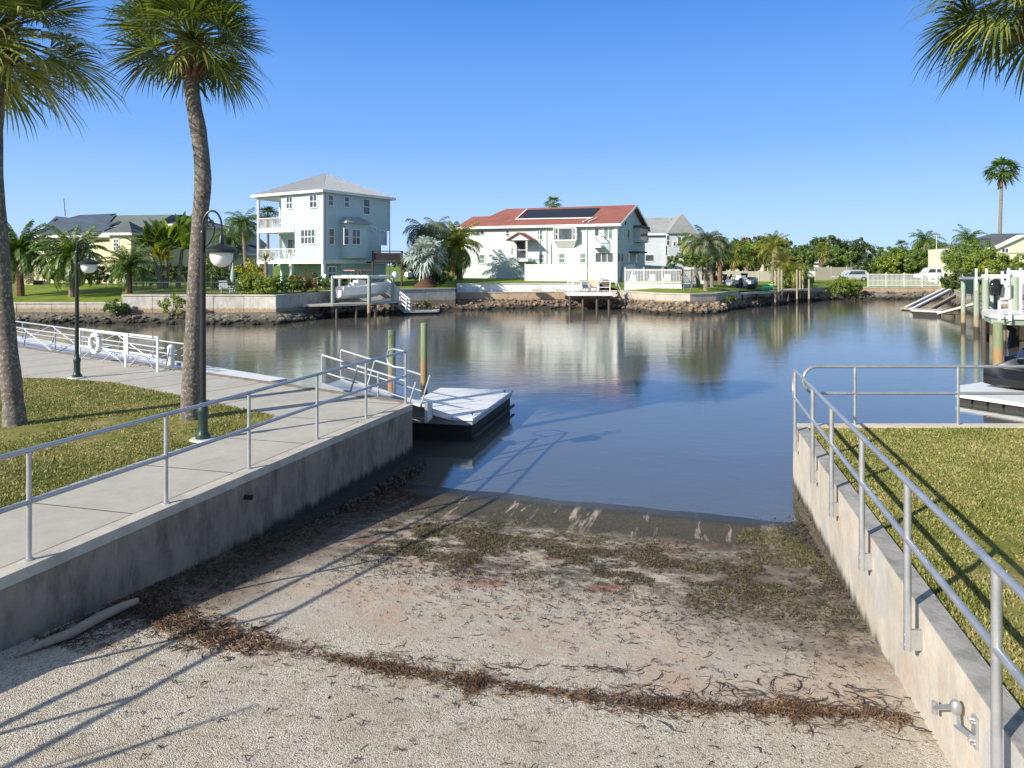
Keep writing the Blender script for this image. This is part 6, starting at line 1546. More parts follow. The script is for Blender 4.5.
# --- left yard
feather_palm('date_palm', 'stocky date palm at the left, half hidden behind the leaning trunk', grd(20, 53.5), at(20, 249, 53.5), 2.5, 64, .27, L_PALM, 31, 1.5, (-35, 80), 'brown_trunk', 'date palms on the lawn of the yellow house', .2, 20)
feather_palm('date_palm', 'date palm with grey trunk on the lawn directly behind the smaller lamp post', grd(72, 53), at(72.5, 254, 53), 2.5, 64, .2, L_PALM, 32, 1.6, (-35, 80), 'palm_trunk', 'date palms on the lawn of the yellow house', .2, 20)
feather_palm('date_palm', 'small round date palm at the left end of the green mesh fence', grd(129, 51.8), at(129, 265, 51.8), 1.8, 56, .2, L_PALM, 33, 1.4, (-30, 80), 'brown_trunk', 'date palms on the lawn of the yellow house', .22, 18)
for i, (px, py, R, bp, lab) in enumerate(((151, 243, 2.5, 163, 'leftmost clump of a bird of paradise plant with leaning pale trunk'), (167, 238, 2.7, 166, 'middle bird of paradise plant of large upright paddle leaves before the yellow house'), (182, 240, 2.7, 178, 'bird of paradise plant touching the tall palm trunk, large paddle leaves'))):
    bird_of_paradise(lab, grd(bp, 57.5), at(px, py+10, 57.5), R, 40+i, L_MID if i != 1 else L_LIGHT, 'bird of paradise plants before the yellow house')
bird_of_paradise('low yellowish bird of paradise plant in the shade of taller ones', grd(160, 56.6), at(160, 262, 56.6), 1.4, 47, L_YEL, 'bird of paradise plants before the yellow house')
hedge('hedge', 'dark leafy hedge against the yellow house left of the small date palm', grd(82, 66), grd(121, 65), 1.7, 1.2, L_DARK, 51, 3000, .12)
hedge('hedge', 'mixed green and white flowering hedge behind the smaller lamp', grd(42, 67.5), grd(80, 66.8), 1.5, 1.0, L_MID, 52, 2400, .12)
hedge('hedge', 'dark leafy planting under the bird of paradise plants behind the mesh fence', grd(140, 60), grd(195, 59), 2.0, 1.5, L_MID, 53, 3200, .11)
shrub('shrub', 'round bright green shrub growing on the rocks below the lawn', Vector((at(116, 312, 49.2).x, 49.2, -.75)), (.95, .8, .62), L_MID, 54, 1500, .07)
shrub('shrub', 'loose yellowish mangrove shrub on the rocks left of the tall palm trunk', Vector((at(172, 312, 48.9).x, 48.9, -.85)), (1.05, .8, .95), L_LIGHT, 55, 900, .07)
shrub('shrub', 'leafy green shrub behind the lamp globe beside the tall palm trunk', grd(213, 56), (1.7, 1.2, 1.9), L_MID, 56, 2000, .1)
shrub('shrub', 'dark leafy shrub under the lamp globe behind the mesh fence', grd(225, 54), (1.6, .9, 1.0), L_DARK, 57, 1600, .08)
feather_palm('queen_palm', 'slender queen palm rising left of the teal house', grd(247, 66), at(243, 222, 66), 2.0, 40, .16, L_PALM, 60, 2.0, (-30, 70), 'palm_trunk', None, .3, 18, wl=.035)
feather_palm('palm_tree', 'dark full palm behind the lamp, left of the slender queen palm', grd(231, 74), at(230, 240, 74), 2.0, 34, .2, L_DARK, 61, 1.8, (-40, 70), 'bark')
far_fan('palm_tree', 'fan palm seen through the open upper balcony of the teal house', Vector((at(268, 280, 95).x, 95, .8)), at(268, 217, 95), 2.0, 26, .18, L_DARK, 62)
hedge('hedge', 'bright green clipped hedge on the high wall in front of the teal house', grd(240, 50.8), grd(273, 50.5), 1.55, .9, L_LIGHT, 63, 4200, .07)
hedge('hedge', 'darker hedge right of the bright green hedge on the high wall', grd(275, 51.0), grd(287, 51.4), 1.5, .8, L_MID, 64, 1800, .07)
shrub('shrub', 'red tinged hibiscus shrub before the ground floor columns of the teal house', grd(304, 53.4), (1.2, .7, 1.0), L_RED, 65, 1900, .07)
shrub('shrub', 'light green shrub between the dark hedge and the hibiscus', grd(292, 53), (.85, .6, .8), L_LIGHT, 66, 1300, .07)
shrub('shrub', 'spreading yellow green tropical shrub at the left front corner of the teal house', grd(250, 55), (1.5, .9, 1.2), L_YEL, 67, 3200, .09)
bird_of_paradise('upright yellow tipped ti plant between the hedge and the left balcony', grd(266, 54.5), at(266, 262, 54.5), .75, 68, L_YEL)
for i, (px, Y, r, lab) in enumerate(((325, 58.6, .9, 'leafy bush at the nearest corner column of the teal house'), (339, 59.5, .8, 'leafy bush under the bay window of the teal house'), (358, 61, 1.0, 'dark cycad bush behind the boat T-top'))):
    shrub('shrub', lab, grd(px, Y), (r, r*.8, r*.85), (L_MID, L_MID, L_DARK)[i], 70+i, 1000, .1)
for i, (px, lab) in enumerate(((295, 'small round topiary ball by the left ground floor door of the teal house'), (313, 'small round topiary ball by the right ground floor door of the teal house'))):
    v = Vector((at(px, 0, 61.5).x, 61.5, .9)); shrub('topiary', lab, v, (.38, .38, .75), L_DARK, 75+i, 380, .07, None, 'topiary', 3)
# bismarck palm with silver fans
bm = far_fan('silver_fan_palm', 'broad silver blue fan palm on a ring of brown mulch near the timber stairs', grd(425, 63.5), at(425, 257, 63.5), 2.35, 34, .24, L_SILVER, 80, 'palm_trunk', None, 14, False)
MB().lathe(grd(425, 63.5)-Vector((0,0,.05)), [(1.15, 0), (.95, .22), (.55, .55), (.3, .75)], 14).build('mulch_ring', MT['mulch'], bm, True)
feather_palm('queen_palm', 'weeping queen palm behind the silver fan palm', grd(432, 70), at(425, 234, 70), 2.4, 34, .18, L_PALMG, 81, 2.6, (-20, 75), 'palm_trunk', None, .42, 20, wl=.03)
feather_palm('queen_palm', 'second weeping queen palm just right of the first, against the sky', grd(437, 74), at(436, 228, 74), 1.7, 22, .16, L_PALMG, 82, 2.6, (-10, 75), 'palm_trunk', None, .42, 18, wl=.03)
feather_palm('date_palm', 'large date palm with golden lower fronds at the left wall of the red roofed house', grd(460, 75), at(457, 243, 75), 2.9, 50, .3, L_PALMY, 83, 1.7, (-55, 80), 'brown_trunk', None, .24, 20)
feather_palm('date_palm', 'dark palm crown leaning over the left roof corner of the red roofed house', grd(452, 84), at(454, 238, 84), 2.4, 30, .22, L_PALM, 84, 1.6, (-20, 80), 'brown_trunk', None, .2, 16)
shrub('shrub', 'dark low bush between the silver fan palm and the red roofed house', grd(441, 68), (1.3, 1.0, .7), L_DARK, 85, 1500, .11)
hedge('hedge', 'dark bushes far behind the silver fan palm', grd(405, 85), grd(462, 88), 2.4, 2, L_DARK, 86, 2600, .2)
far_fan('palm_tree', 'palm top peeking over the ridge of the red roofed house', Vector((at(553, 280, 105).x, 105, .8)), at(553, 204, 105), 1.6, 22, .2, L_PALM, 87)
# --- garden point with palms
feather_palm('foxtail_palm', 'pale trunked palm with grey green upswept fronds on the lawn point', grd(706, 63.5), at(706, 243, 63.5), 2.0, 26, .19, L_PALMG, 90, 2.2, (-5, 80), 'palm_trunk', None, .28, 20)
feather_palm('palm_tree', 'palm with long arching dark fronds left of the pale trunked palm', grd(712, 68), at(700, 240, 68), 2.2, 18, .16, L_PALM, 91, 2.4, (0, 60), 'palm_trunk', None, .32, 18, mid=at(712, 258, 68))
feather_palm('palm_tree', 'palm with hanging golden fronds just left of the pale trunked palm', grd(699, 67), at(692, 246, 67), 1.7, 24, .16, L_PALMY, 92, 2.6, (-30, 60), 'bark', None, .3, 16)
tree('tree', 'slender leaning tree with feathery foliage before the pool fence corner', grd(690, 61.2), at(697, 262, 61.5), (1.7, 1.3, .95), L_MID, 93, 1500, .09, None, 'tree', .07, 5)
tree('tree', 'small feathery tree at the right end of the pool fence', grd(684, 62.5), at(681, 261, 63), (1.25, 1.0, .9), L_MID, 94, 1200, .09, None, 'tree', .06, 5)
for i, (px, Y, py, R, lab) in enumerate(((720, 74, 250, 1.9, 'dark fan palm with brown trunk right of the pale trunked palm'), (700, 76, 258, 2.0, 'shaggy dark fan palm behind the leaning tree'), (713, 80, 262, 1.8, 'squat dark fan palm in the middle of the palm group'))):
    far_fan('fan_palm', lab, grd(px, Y), at(px, py, Y), R, 30, .22, L_DARK, 95+i, 'brown_trunk', 'fan palms beyond the lawn point')
shrub('shrub', 'small green shrub on the rocks at the tip of the lawn point', Vector((at(731, 300, 61.5).x, 61.5, -.5)), (.6, .5, .4), L_MID, 99, 600, .08)
# --- trees behind the beige fence
row = [(716, 104, 252, 4.2, 3.2, 'L', 'light green bushy tree at the left end of the beige fence'), (732, 108, 250, 3.6, 3.4, 'M', 'mid green tree above the left part of the beige fence'), (741, 118, 241, 3.4, 3.6, 'M', 'taller rounded tree rising behind the left part of the beige fence'),
       (753, 112, 247, 3.2, 3.6, 'L', 'light green tree left of the tan house'), (765, 125, 238, 3.6, 3.2, 'B', 'grey green tall tree behind the tan house'), (778, 115, 243, 3.0, 4.0, 'D', 'dark tree behind the tall bright palm'),
       (790, 110, 250, 3.0, 3.2, 'M', 'mid green tree right of the tall bright palm'), (800, 116, 253, 2.8, 3.0, 'D', 'dark tree above the gap in the beige walls'), (812, 140, 246, 4.2, 3.4, 'B', 'hazy dark tree left of the tallest far oak'),
       (822, 150, 240, 4.6, 4.4, 'D', 'tallest dark oak on the skyline behind the beige boundary wall'), (835, 138, 248, 4.2, 3.6, 'M', 'mid green oak above the left end of the silver car'), (848, 150, 243, 4.6, 4.2, 'D', 'dark oak on the skyline above the silver car'),
       (861, 160, 245, 5.0, 4.0, 'B', 'hazy dark oak left of the low white house roof'), (840, 122, 257, 3.0, 2.4, 'M', 'small rounded tree right behind the beige boundary wall')]
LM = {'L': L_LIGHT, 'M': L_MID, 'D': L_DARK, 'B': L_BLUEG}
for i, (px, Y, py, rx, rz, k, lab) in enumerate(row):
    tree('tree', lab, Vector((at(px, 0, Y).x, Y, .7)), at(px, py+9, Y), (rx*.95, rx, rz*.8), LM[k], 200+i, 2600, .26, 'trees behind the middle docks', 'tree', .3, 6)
feather_palm('palm_tree', 'tall bright palm with pale trunk behind the middle dock', grd(771.5, 88), at(774, 246, 88), 2.3, 30, .2, L_PALMY, 220, 1.8, (-30, 80), 'palm_trunk', None, .26, 16)
feather_palm('palm_tree', 'reddish tipped small palm right of the tall bright palm', grd(783, 82), at(783, 262, 82), 1.7, 26, .16, L_RED, 221, 1.7, (-30, 80), 'bark', None, .26, 14)
for i, (px, Y, py, R, m_, lab) in enumerate(((733, 99, 256, 2.2, L_PALMY, 'spreading yellowish palm behind the left part of the beige fence'), (747, 98, 258, 2.0, L_PALM, 'fan shaped green palm behind the middle of the beige fence'), (757, 98, 256, 1.9, L_PALMY, 'palm with brown trunk behind the beige fence'),
        (822, 118, 253, 2.4, L_PALMY, 'palm among the trees above the beige boundary wall'), (806, 122, 254, 2.2, L_PALM, 'palm just left of the white house fragment'))):
    far_fan('fan_palm', lab, Vector((at(px, 0, Y).x, Y, .6)), at(px, py, Y), R, 24, .22, m_, 230+i, 'palm_trunk', 'fan palms behind the beige fences')
for i, (px, Y, R, m_, lab) in enumerate(((790, 77.5, 2.1, L_PALMY, 'dense pygmy date palm behind the middle dock piles'), (800, 80, 1.9, L_PALM, 'dense dark pygmy date palm right of the tan dock poles'))):
    feather_palm('pygmy_date_palm', lab, grd(px, Y), at(px, 270 if i == 0 else 275, Y), R, 34, .14, m_, 240+i, 1.9, (-40, 75), 'brown_trunk', 'pygmy date palms by the middle dock', .22, 16)
hedge('hedge', 'bright green bushes behind the tan dock poles', grd(783, 76.5), grd(809, 82), 1.6, 1.6, L_MID, 242, 3000, .1)
shrub('mangrove_shrub', 'large rounded light green mangrove shrub on the far waterline in front of the silver car', Vector((at(840, 295, 81.8).x, 81.8, -1.0)), (1.7, 1.3, 1.45), L_LIGHT, 245, 2800, .09)
shrub('mangrove_shrub', 'smaller mangrove shrub joined to the right of the large one', Vector((at(854, 295, 82.2).x, 82.2, -1.0)), (1.25, 1.1, 1.2), L_LIGHT, 246, 1800, .09)
tree('tree', 'dark reddish shrub like tree right of the silver car at the fence end', Vector((at(865, 0, 108).x, 108, .5)), at(866, 273, 108), (1.8, 1.5, 1.4), L_DARK, 247, 900, .16, None, 'tree', .12, 4)
rowR = [(876, 112, 262, 3.2, 2.2, 'D', 'dark green bush mass right of the low white house'), (888, 108, 262, 4.0, 2.8, 'L', 'light green bushy tree behind the left half of the white picket fence'), (903, 106, 263, 4.0, 2.8, 'L', 'yellow flecked light green tree behind the white picket fence'),
        (918, 104, 260, 3.6, 3.0, 'M', 'mid green tree behind the white van'), (899, 140, 250, 4.0, 2.6, 'M', 'farther mid green tree left of the leaning skyline palm'), (932, 120, 250, 3.4, 3.8, 'L', 'tall light green tree right of the skyline palm'),
        (944, 126, 249, 3.6, 3.6, 'M', 'rounded tall tree behind the flagpole'), (926, 140, 246, 3.0, 2.6, 'D', 'dark crown behind the skyline palm'), (890, 170, 256, 5.0, 2.4, 'B', 'hazy low tree on the skyline above the white picket fence'),
        (960, 88, 252, 2.6, 3.0, 'M', 'mid green tree left of the leafy broad tree'), (970, 80, 252, 2.6, 3.4, 'M', 'broad leafy tree left of the cream house gable'), (979, 76, 259, 2.2, 2.4, 'L', 'light leafy tree in front of the cream house roof'), (962, 72, 277, 2.0, 1.7, 'D', 'dark glossy bush at the bank left of the boat lift'),
        (955, 74, 281, 1.5, 1.2, 'M', 'mid green bush above the launching skids'), (1000, 68, 265, 2.1, 2.0, 'L', 'yellow green tree below the tall fan palm'), (1018, 66, 264, 2.2, 2.1, 'L', 'yellow green tree at the right edge before the cream gable'), (990, 71, 272, 2.4, 1.9, 'D', 'dark tree behind the boat lift beam'), (1010, 64, 274, 2.4, 1.7, 'D', 'dark bush behind the black outboard engine')]
for i, (px, Y, py, rx, rz, k, lab) in enumerate(rowR):
    tree('tree', lab, Vector((at(px, 0, Y).x, Y, .6)), at(px, py+6, Y), (rx, rx, rz*.85), LM[k], 260+i, 2600, .22 if Y > 90 else .13, 'trees on the right bank', 'tree', .22, 6)
feather_palm('palm_tree', 'leaning dark palm on the skyline above the white picket fence', Vector((at(922, 0, 112).x, 112, .8)), at(925, 239, 112), 2.6, 26, .22, L_PALM, 290, 1.8, (-30, 70), 'bark', None, .28, 14)
feather_palm('palm_tree', 'tufted green palm standing above the trees left of the cream house', Vector((at(968, 0, 92).x, 92, .8)), at(968, 238, 92), 2.2, 26, .2, L_PALM, 291, 2.0, (-30, 78), 'bark', None, .28, 14)
feather_palm('palm_tree', 'small reddish brown palm between tree crowns behind the flagpole', Vector((at(955, 0, 100).x, 100, .8)), at(955, 250, 100), 1.9, 20, .2, L_RED, 292, 2.0, (-40, 60), 'bark', None, .28, 12)
far_fan('dead_crown_tree', 'small dark isolated treetop on the skyline left of the picket fence', Vector((at(902, 0, 170).x, 170, .8)), at(902, 246, 170), 2.0, 18, .3, L_BLUEG, 293, skirt=False)
far_fan('fan_palm', 'very tall slender fan palm with a shaggy skirt at the far right', Vector((at(998, 0, 95).x, 95, .8)), at(1002, 172, 95), 2.5, 34, .2, L_PALM, 294, 'palm_trunk', None, 12, True, mid=at(1000.5, 215, 95))
# far background tree line as one mass
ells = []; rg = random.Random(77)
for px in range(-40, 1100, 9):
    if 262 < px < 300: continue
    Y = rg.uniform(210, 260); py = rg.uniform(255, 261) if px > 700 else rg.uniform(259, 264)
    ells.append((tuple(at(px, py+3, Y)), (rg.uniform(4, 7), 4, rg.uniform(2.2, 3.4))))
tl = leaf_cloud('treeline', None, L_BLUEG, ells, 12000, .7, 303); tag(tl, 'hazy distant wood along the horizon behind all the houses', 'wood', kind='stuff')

# ------------------------------------------------------------------ boats, lifts, docks, vehicles
def pole(m, p, z0, z1, r, n=8): m.lathe((p[0], p[1], z0), [(r, 0), (r, z1-z0-.03), (r*.8, z1-z0)], n)
# lift in front of the teal house
lf = empty('boat_lift', at(350, 300, 55), 'white framed boat lift on four tall piles before the teal house', 'boat lift')
LC = [Vector((at(px, 0, Y).x, Y, 0)) for px, Y in ((332.5, 53.0), (369, 52.6), (392.5, 56.6), (340, 57.2))]
for i, p in enumerate(LC): m = MB(); pole(m, p, -2.6, 2.0 if i < 3 else 1.7, .13); m.build('pile', MT['pile_pale'], lf, True)
for a, b in ((0, 1), (1, 2), (3, 2), (0, 3)): MB().bar(LC[a]+Vector((0,0,1.92)), LC[b]+Vector((0,0,1.92)), .14, .18).build('top_beam', MT['white'], lf)
for a, b in ((0, 3), (1, 2)): MB().bar(LC[a].lerp(LC[b], .05)+Vector((0,0,.02)), LC[a].lerp(LC[b], .95)+Vector((0,0,.02)), .14, .2).build('cradle_beam', MT['alu'], lf)
for p in LC: MB().tube([p+Vector((.15, 0, 1.85)), p+Vector((.15, 0, .1))], .015, 4).build('cable', MT['alu'], lf)
MB().lathe(LC[2]+Vector((.2, 0, 1.7)), [(.18, 0), (.24, .1), (.24, .45), (.12, .6)], 10).build('winch_housing', MT['white'], lf, True)
bo = empty('center_console_boat', at(345, 296, 54.6), 'white centre console boat with faded canvas top sitting on the left boat lift', 'boat')
sb = Vector((at(337, 0, 54.0).x, 54.0, .18)); bwv = Vector((at(385, 0, 57.2).x, 57.2, .18)); d = (bwv-sb).normalized(); n = Vector((-d.y, d.x, 0)); Lb = (bwv-sb).length*1.08
boat_hull(MB(), sb, d, n, Lb, 2.0, .95, z0=0, sheer=.35).build('hull', MT['hull'], bo, True)
c = sb+d*Lb*.42; MB().hexa([c+d*x*.35+n*y*.38+Vector((0,0,z)) for z in (.6, 1.45) for x, y in ((-1,-1), (1,-1), (1,1), (-1,1))]).build('console', MT['white'], bo)
c2 = sb+d*Lb*.30; MB().hexa([c2+d*x*.22+n*y*.42+Vector((0,0,z)) for z in (.6, 1.25) for x, y in ((-1,-1), (1,-1), (1,1), (-1,1))]).build('leaning_post', MT['white'], bo)
m = MB()
for x, y in ((-.5, -.6), (.5, -.6), (-.5, .6), (.5, .6)): m.tube([c+d*x+n*y+Vector((0,0,.7)), c+d*x*.9+n*y*.85+Vector((0,0,2.2))], .025, 6)
m.build('top_frame', MT['alu'], bo, True)
MB().hexa([c+d*x*.95+n*y*.8+Vector((0,0,z)) for z in (2.2, 2.27) for x, y in ((-1,-1), (1,-1), (1,1), (-1,1))]).build('canvas_top', MT['red_stripe'], bo)
def outboard(root, p, d, n, s=1.0, mat='black_gloss', body='hull'):
    m = MB(); secs = []
    for z, a_, b_ in ((.25, .10, .10), (.32, .24, .17), (.62, .30, .19), (.80, .24, .16), (.88, .10, .08)): secs.append([p+(d*(a_*math.cos(t))+n*(b_*math.sin(t))+Vector((0,0,z)))*s for t in [2*PI*i/10 for i in range(10)]])
    m.loft(secs); m.hexa([p+(d*x*.09+n*y*.05+Vector((0,0,z)))*s for z in (-.55, .3) for x, y in ((-1,-1), (1,-1), (1,1), (-1,1))]); m.hexa([p+(d*x*.2+n*y*.12+Vector((0,0,z)))*s for z in (-.42, -.38) for x, y in ((-1,-1), (1,-1), (1,1), (-1,1))])
    m.tube([p+(Vector((0,0,-.6))-d*.2)*s, p+(Vector((0,0,-.6))+d*.22)*s], [.03*s, .08*s], 8)
    return m.build('outboard_engine', MT[mat], root, True)
outboard(bo, sb-d*.3+Vector((0,0,.55)), d, n, 1.25, 'navy')
m = MB(); m.tube([sb+d*Lb*.6+n*.7+Vector((0,0,1.15)), sb+d*Lb*.8+n*.45+Vector((0,0,1.55)), sb+d*Lb*.98+Vector((0,0,1.6)), sb+d*Lb*.8-n*.45+Vector((0,0,1.55)), sb+d*Lb*.6-n*.7+Vector((0,0,1.15))], .02, 6); m.build('bow_rail', MT['alu'], bo, True)
# wooden dock behind the lift
d1 = empty('wooden_dock', at(316, 303, 53), 'weathered wooden dock under the left boat lift', 'dock')
pA = [Vector((at(px, 0, Y).x, Y, 0)) for px, Y in ((303, 51.3), (333, 51.9), (372, 53.6), (400, 57.0), (392, 59.4), (322, 54.0))]
MB().prism([(p.x, p.y) for p in pA], -.26, -.10).build('deck', MT['plank'], d1)
for p in pA[:4]+[pA[1].lerp(pA[2], .5)]: m = MB(); pole(m, (p.x+.2, p.y+.3), -2.6, -.12, .11); m.build('pile', MT['dark_wood'], d1, True)
MB().prism([(p.x, p.y+.5) for p in pA], -2.6, -1.0).build('under_shade_wall', MT['mulch'], d1) if False else None
# angled gangway with white rails and its little float
g2 = empty('gangway', at(384, 288, 57.5), 'steep gangway with white slatted rails right of the left boat lift', 'gangway')
ga, gb = Vector((at(386, 0, 57.6).x, 57.6, .55)), Vector((at(407, 0, 57.0).x, 57.0, -.95)); nn2 = Vector((.05, 1, 0))
MB().bar(ga-Vector((.3,0,.1)), gb-Vector((0,0,.1)), .9, .12).build('deck', MT['tan_wood'], g2)
for s in (-.45, .45):
    m = MB()
    for z in (.2, .5, .8, 1.05): m.bar(ga+nn2*s+Vector((0,0,z)), gb+nn2*s+Vector((.35,0,z-.1)), .05, .11)
    for t in (0, .35, .7, 1.0): p = ga.lerp(gb, t)+nn2*s; m.bar(p, p+Vector((.05,0,1.08)), .07, .07)
    m.build('side_rail', MT['white'], g2)
f2d = empty('floating_dock', at(424, 310, 59), 'low grey floating dock at the foot of the slatted gangway', 'dock')
MB().hexa([Vector((at(px, 0, Y).x, Y, z)) for z in (-1.08, -.95) for px, Y in ((404, 56.4), (439, 57.6), (440, 60.2), (408, 59.2))]).build('deck', MT['plank'], f2d)
MB().hexa([Vector((at(px, 0, Y).x, Y, z)) for z in (-1.4, -1.09) for px, Y in ((405, 56.6), (438, 57.8), (439, 60.0), (409, 59.0))]).build('float', MT['rubber'], f2d)
shrub('shrub', 'tuft of yellow green weeds behind the low floating dock', Vector((at(427, 0, 60.2).x, 60.2, -.9)), (.35, .3, .45), L_LIGHT, 310, 240, .07)
# sun deck of the red roofed house
sd_ = empty('wooden_dock', at(590, 293, 63), 'raised white railed dock platform before the red roofed house', 'dock')
x0, x1 = at(567, 0, 62).x, at(611, 0, 62).x
MB().box(x0, x1, 61.6, 66.6, .18, .36).build('deck', MT['plank'], sd_)
MB().box(x0-.03, x1+.03, 61.5, 61.58, .10, .40).build('fascia', MT['white'], sd_)
for px in (570, 583, 597, 609):
    for Y in (62, 65): m = MB(); pole(m, (at(px, 0, Y).x, Y), -2.6, .17, .12); m.build('pile', MT['dark_wood'], sd_, True)
for px in (568, 573, 597.5, 610): p = Vector((at(px, 0, 61.75).x, 61.75, .36)); MB().bar(p, p+Vector((0,0,1.05)), .09, .09).build('rail_post', MT['white'], sd_)
for (a, b) in ((568, 577), (597.5, 610.5)):
    for z in (.85, 1.38): MB().bar(Vector((at(a, 0, 61.75).x, 61.75, z)), Vector((at(b, 0, 61.75).x, 61.75, z)), .05, .07).build('handrail', MT['white'], sd_)
fl_ = empty('fish_table', at(576, 290, 63), 'white fish cleaning table on the railed dock platform', 'table')
tx = at(576, 0, 63).x; MB().box(tx-.45, tx+.45, 62.7, 63.4, 1.28, 1.36).build('top', MT['white'], fl_)
for a in (-.4, .4): MB().box(tx+a-.04, tx+a+.04, 62.75, 62.83, .36, 1.28).build('leg', MT['white'], fl_)
MB().box(tx-.3, tx+.3, 62.9, 63.2, 1.36, 1.6).build('sink', MT['offwhite'], fl_)
def lounge(label, p, ang, mat, s=1.0):
    r = empty('deck_chair', p, label, 'chair'); d = Vector((math.cos(ang), math.sin(ang), 0)); n = Vector((-d.y, d.x, 0)); p = Vector(p)
    MB().hexa([p+(d*x+n*y+Vector((0,0,z)))*s for x, y, z in ((-.3,-.3,.32), (.3,-.3,.40), (.3,.3,.40), (-.3,.3,.32), (-.3,-.3,.37), (.3,-.3,.45), (.3,.3,.45), (-.3,.3,.37))]).build('seat', MT[mat], r)
    MB().hexa([p+(d*x+n*y+Vector((0,0,z)))*s for x, y, z in ((-.32,-.3,.34), (-.27,-.3,.34), (-.27,.3,.34), (-.32,.3,.34), (-.6,-.28,1.0), (-.55,-.28,1.0), (-.55,.28,1.0), (-.6,.28,1.0))]).build('backrest', MT[mat], r)
    for x, y in ((-.3,-.3), (.3,-.3), (.3,.3), (-.3,.3)): MB().bar(p+(d*x+n*y)*s, p+(d*x+n*y+Vector((0,0,.58 if x > 0 else .36)))*s, .05, .05).build('leg', MT[mat], r)
    for y in (-.32, .32): MB().bar(p+(d*-.4+n*y+Vector((0,0,.60)))*s, p+(d*.34+n*y+Vector((0,0,.60)))*s, .07, .04).build('armrest', MT[mat], r)
    return r
lounge('grey deck chair left of the railed platform centre post', (at(587, 0, 63.5).x, 63.5, .36), -1.2, 'alu', .95)
lounge('tan covered deck chair next to the centre post of the platform', (at(593.5, 0, 64).x, 64, .36), -1.6, 'tan_canvas', 1.1)
lounge('dark deck chair at the right end of the railed platform', (at(604, 0, 63.6).x, 63.6, .36), -2.0, 'dark_wood', 1.1)
ls = empty('dock_steps', at(620, 298, 64), 'short timber steps with grey handrails right of the railed platform', 'steps')
for s in (0, .8):
    a, b = Vector((at(618, 0, 64.5).x+s*.1, 64.5+s, .25)), Vector((at(625, 0, 63).x+s*.1, 63+s, -1.0)); MB().bar(a, b, .08, .2).build('stringer', MT['dark_wood'], ls)
    MB().tube([a+Vector((0,0,.0)), a+Vector((-.05,0,.95)), b+Vector((0,0,.75)), b], .03, 6).build('handrail', MT['alu'], ls, True)
for i in range(6): p = Vector((at(618, 0, 64.5).x, 64.5, .25)).lerp(Vector((at(625, 0, 63).x, 63, -1.0)), (i+.5)/6); MB().box(p.x-.12, p.x+.14, p.y, p.y+.85, p.z-.03, p.z+.03).build('tread', MT['tan_wood'], ls)
# block boxes on the white wall
for i, px in enumerate((536, 560)): x = at(px, 0, 65.9).x; tag(MB().bbox(x-.45, x+.45, 65.5, 66.1, .24, .55, .03).build('utility_box', MT['cap_light'], None, loc=(x, 65.8, .2)), ('grey concrete block box on the seawall footing below the porch', 'grey concrete block box left of the railed dock platform')[i], 'box')
# middle docks
md = empty('wooden_dock', at(752, 290, 68), 'long dark wooden dock beyond the lawn point carrying boats and kayaks', 'dock')
P4 = [Vector((at(px, 0, Y).x, Y, 0)) for px, Y in ((740, 66.2), (773, 68.8), (776, 72.5), (744, 70.5))]
MB().prism([(p.x, p.y) for p in P4], .02, .20).build('deck', MT['plank'], md)
for px, Y in ((742, 66.6), (757, 67.8), (772.5, 69), (758, 70.5)): m = MB(); pole(m, (at(px, 0, Y).x, Y), -2.6, .0, .16 if px == 757 else .13); m.build('pile', MT['dark_wood'], md, True)
P5 = [Vector((at(px, 0, Y).x, Y, 0)) for px, Y in ((777, 72.6), (809, 75.4), (812, 78.5), (782, 76.5))]
d5 = empty('wooden_dock', P5[0], 'sagging pale plank dock at the foot of the tan poles', 'dock')
MB().prism([(p.x, p.y) for p in P5], .05, .22).build('deck', MT['plank'], d5)
for px, Y in ((780, 73.1), (788, 73.8), (797, 74.6), (808, 75.6)): m = MB(); pole(m, (at(px, 0, Y).x, Y), -2.6, .04, .13); m.build('pile', MT['dark_wood'], d5, True)
for i, (px, Y, pt, lab) in enumerate(((775.5, 68.4, 271, 'leftmost tan mooring pole in the middle, beside the kayaks'), (778.6, 69.4, 268.5, 'tallest tan mooring pole right of the kayaks'), (781.8, 70.6, 270, 'third tan mooring pole, just right of the tallest one'), (797, 74.2, 269.5, 'tan mooring pole at the middle of the sagging plank dock'), (800, 75.5, 271, 'tan mooring pole between two similar ones over the plank dock'), (803, 76.2, 270.5, 'slimmer tan mooring pole just right of the pair on the plank dock'), (809, 74.8, 279, 'shorter tan mooring pole at the right end of the plank dock'))):
    pile('mooring_pole', lab, px, pt, Y, .10, MT['pile_tan'], 'mooring poles of the middle docks')
def kayak(label, a, b, w, h, mat):
    a, b = Vector(a), Vector(b); d = (b-a); L = d.length; d.normalize(); n = Vector((-d.y, d.x, 0)); secs = []
    for i in range(9): t = i/8; s = math.sin(PI*(.04+.92*t))**.8; c = a+d*(L*t); secs.append([c+n*(w/2*s*math.cos(q))+Vector((0,0,h*.5+h*.5*s*math.sin(q))) for q in [2*PI*j/8 for j in range(8)]])
    r = empty('kayak', a, label, 'kayak'); MB().loft(secs).build('hull', MT[mat], r, True)
    c = a+d*L*.5; MB().torus(c+Vector((0,0,h*.95)), d, n, w*.32, .04, 14, 6).build('cockpit_rim', MT['rubber'], r, True); return r
kayak('bright green kayak lying on the middle wooden dock', (at(761.5, 0, 68.6).x, 68.6, .2), (at(772.5, 0, 69.6).x, 69.6, .26), .8, .62, 'green_plastic')
kayak('small lime kayak propped behind the bright green one', (at(769, 0, 69.8).x, 69.8, .3), (at(774, 0, 70.8).x, 70.8, .8), .7, .5, 'lime_plastic')
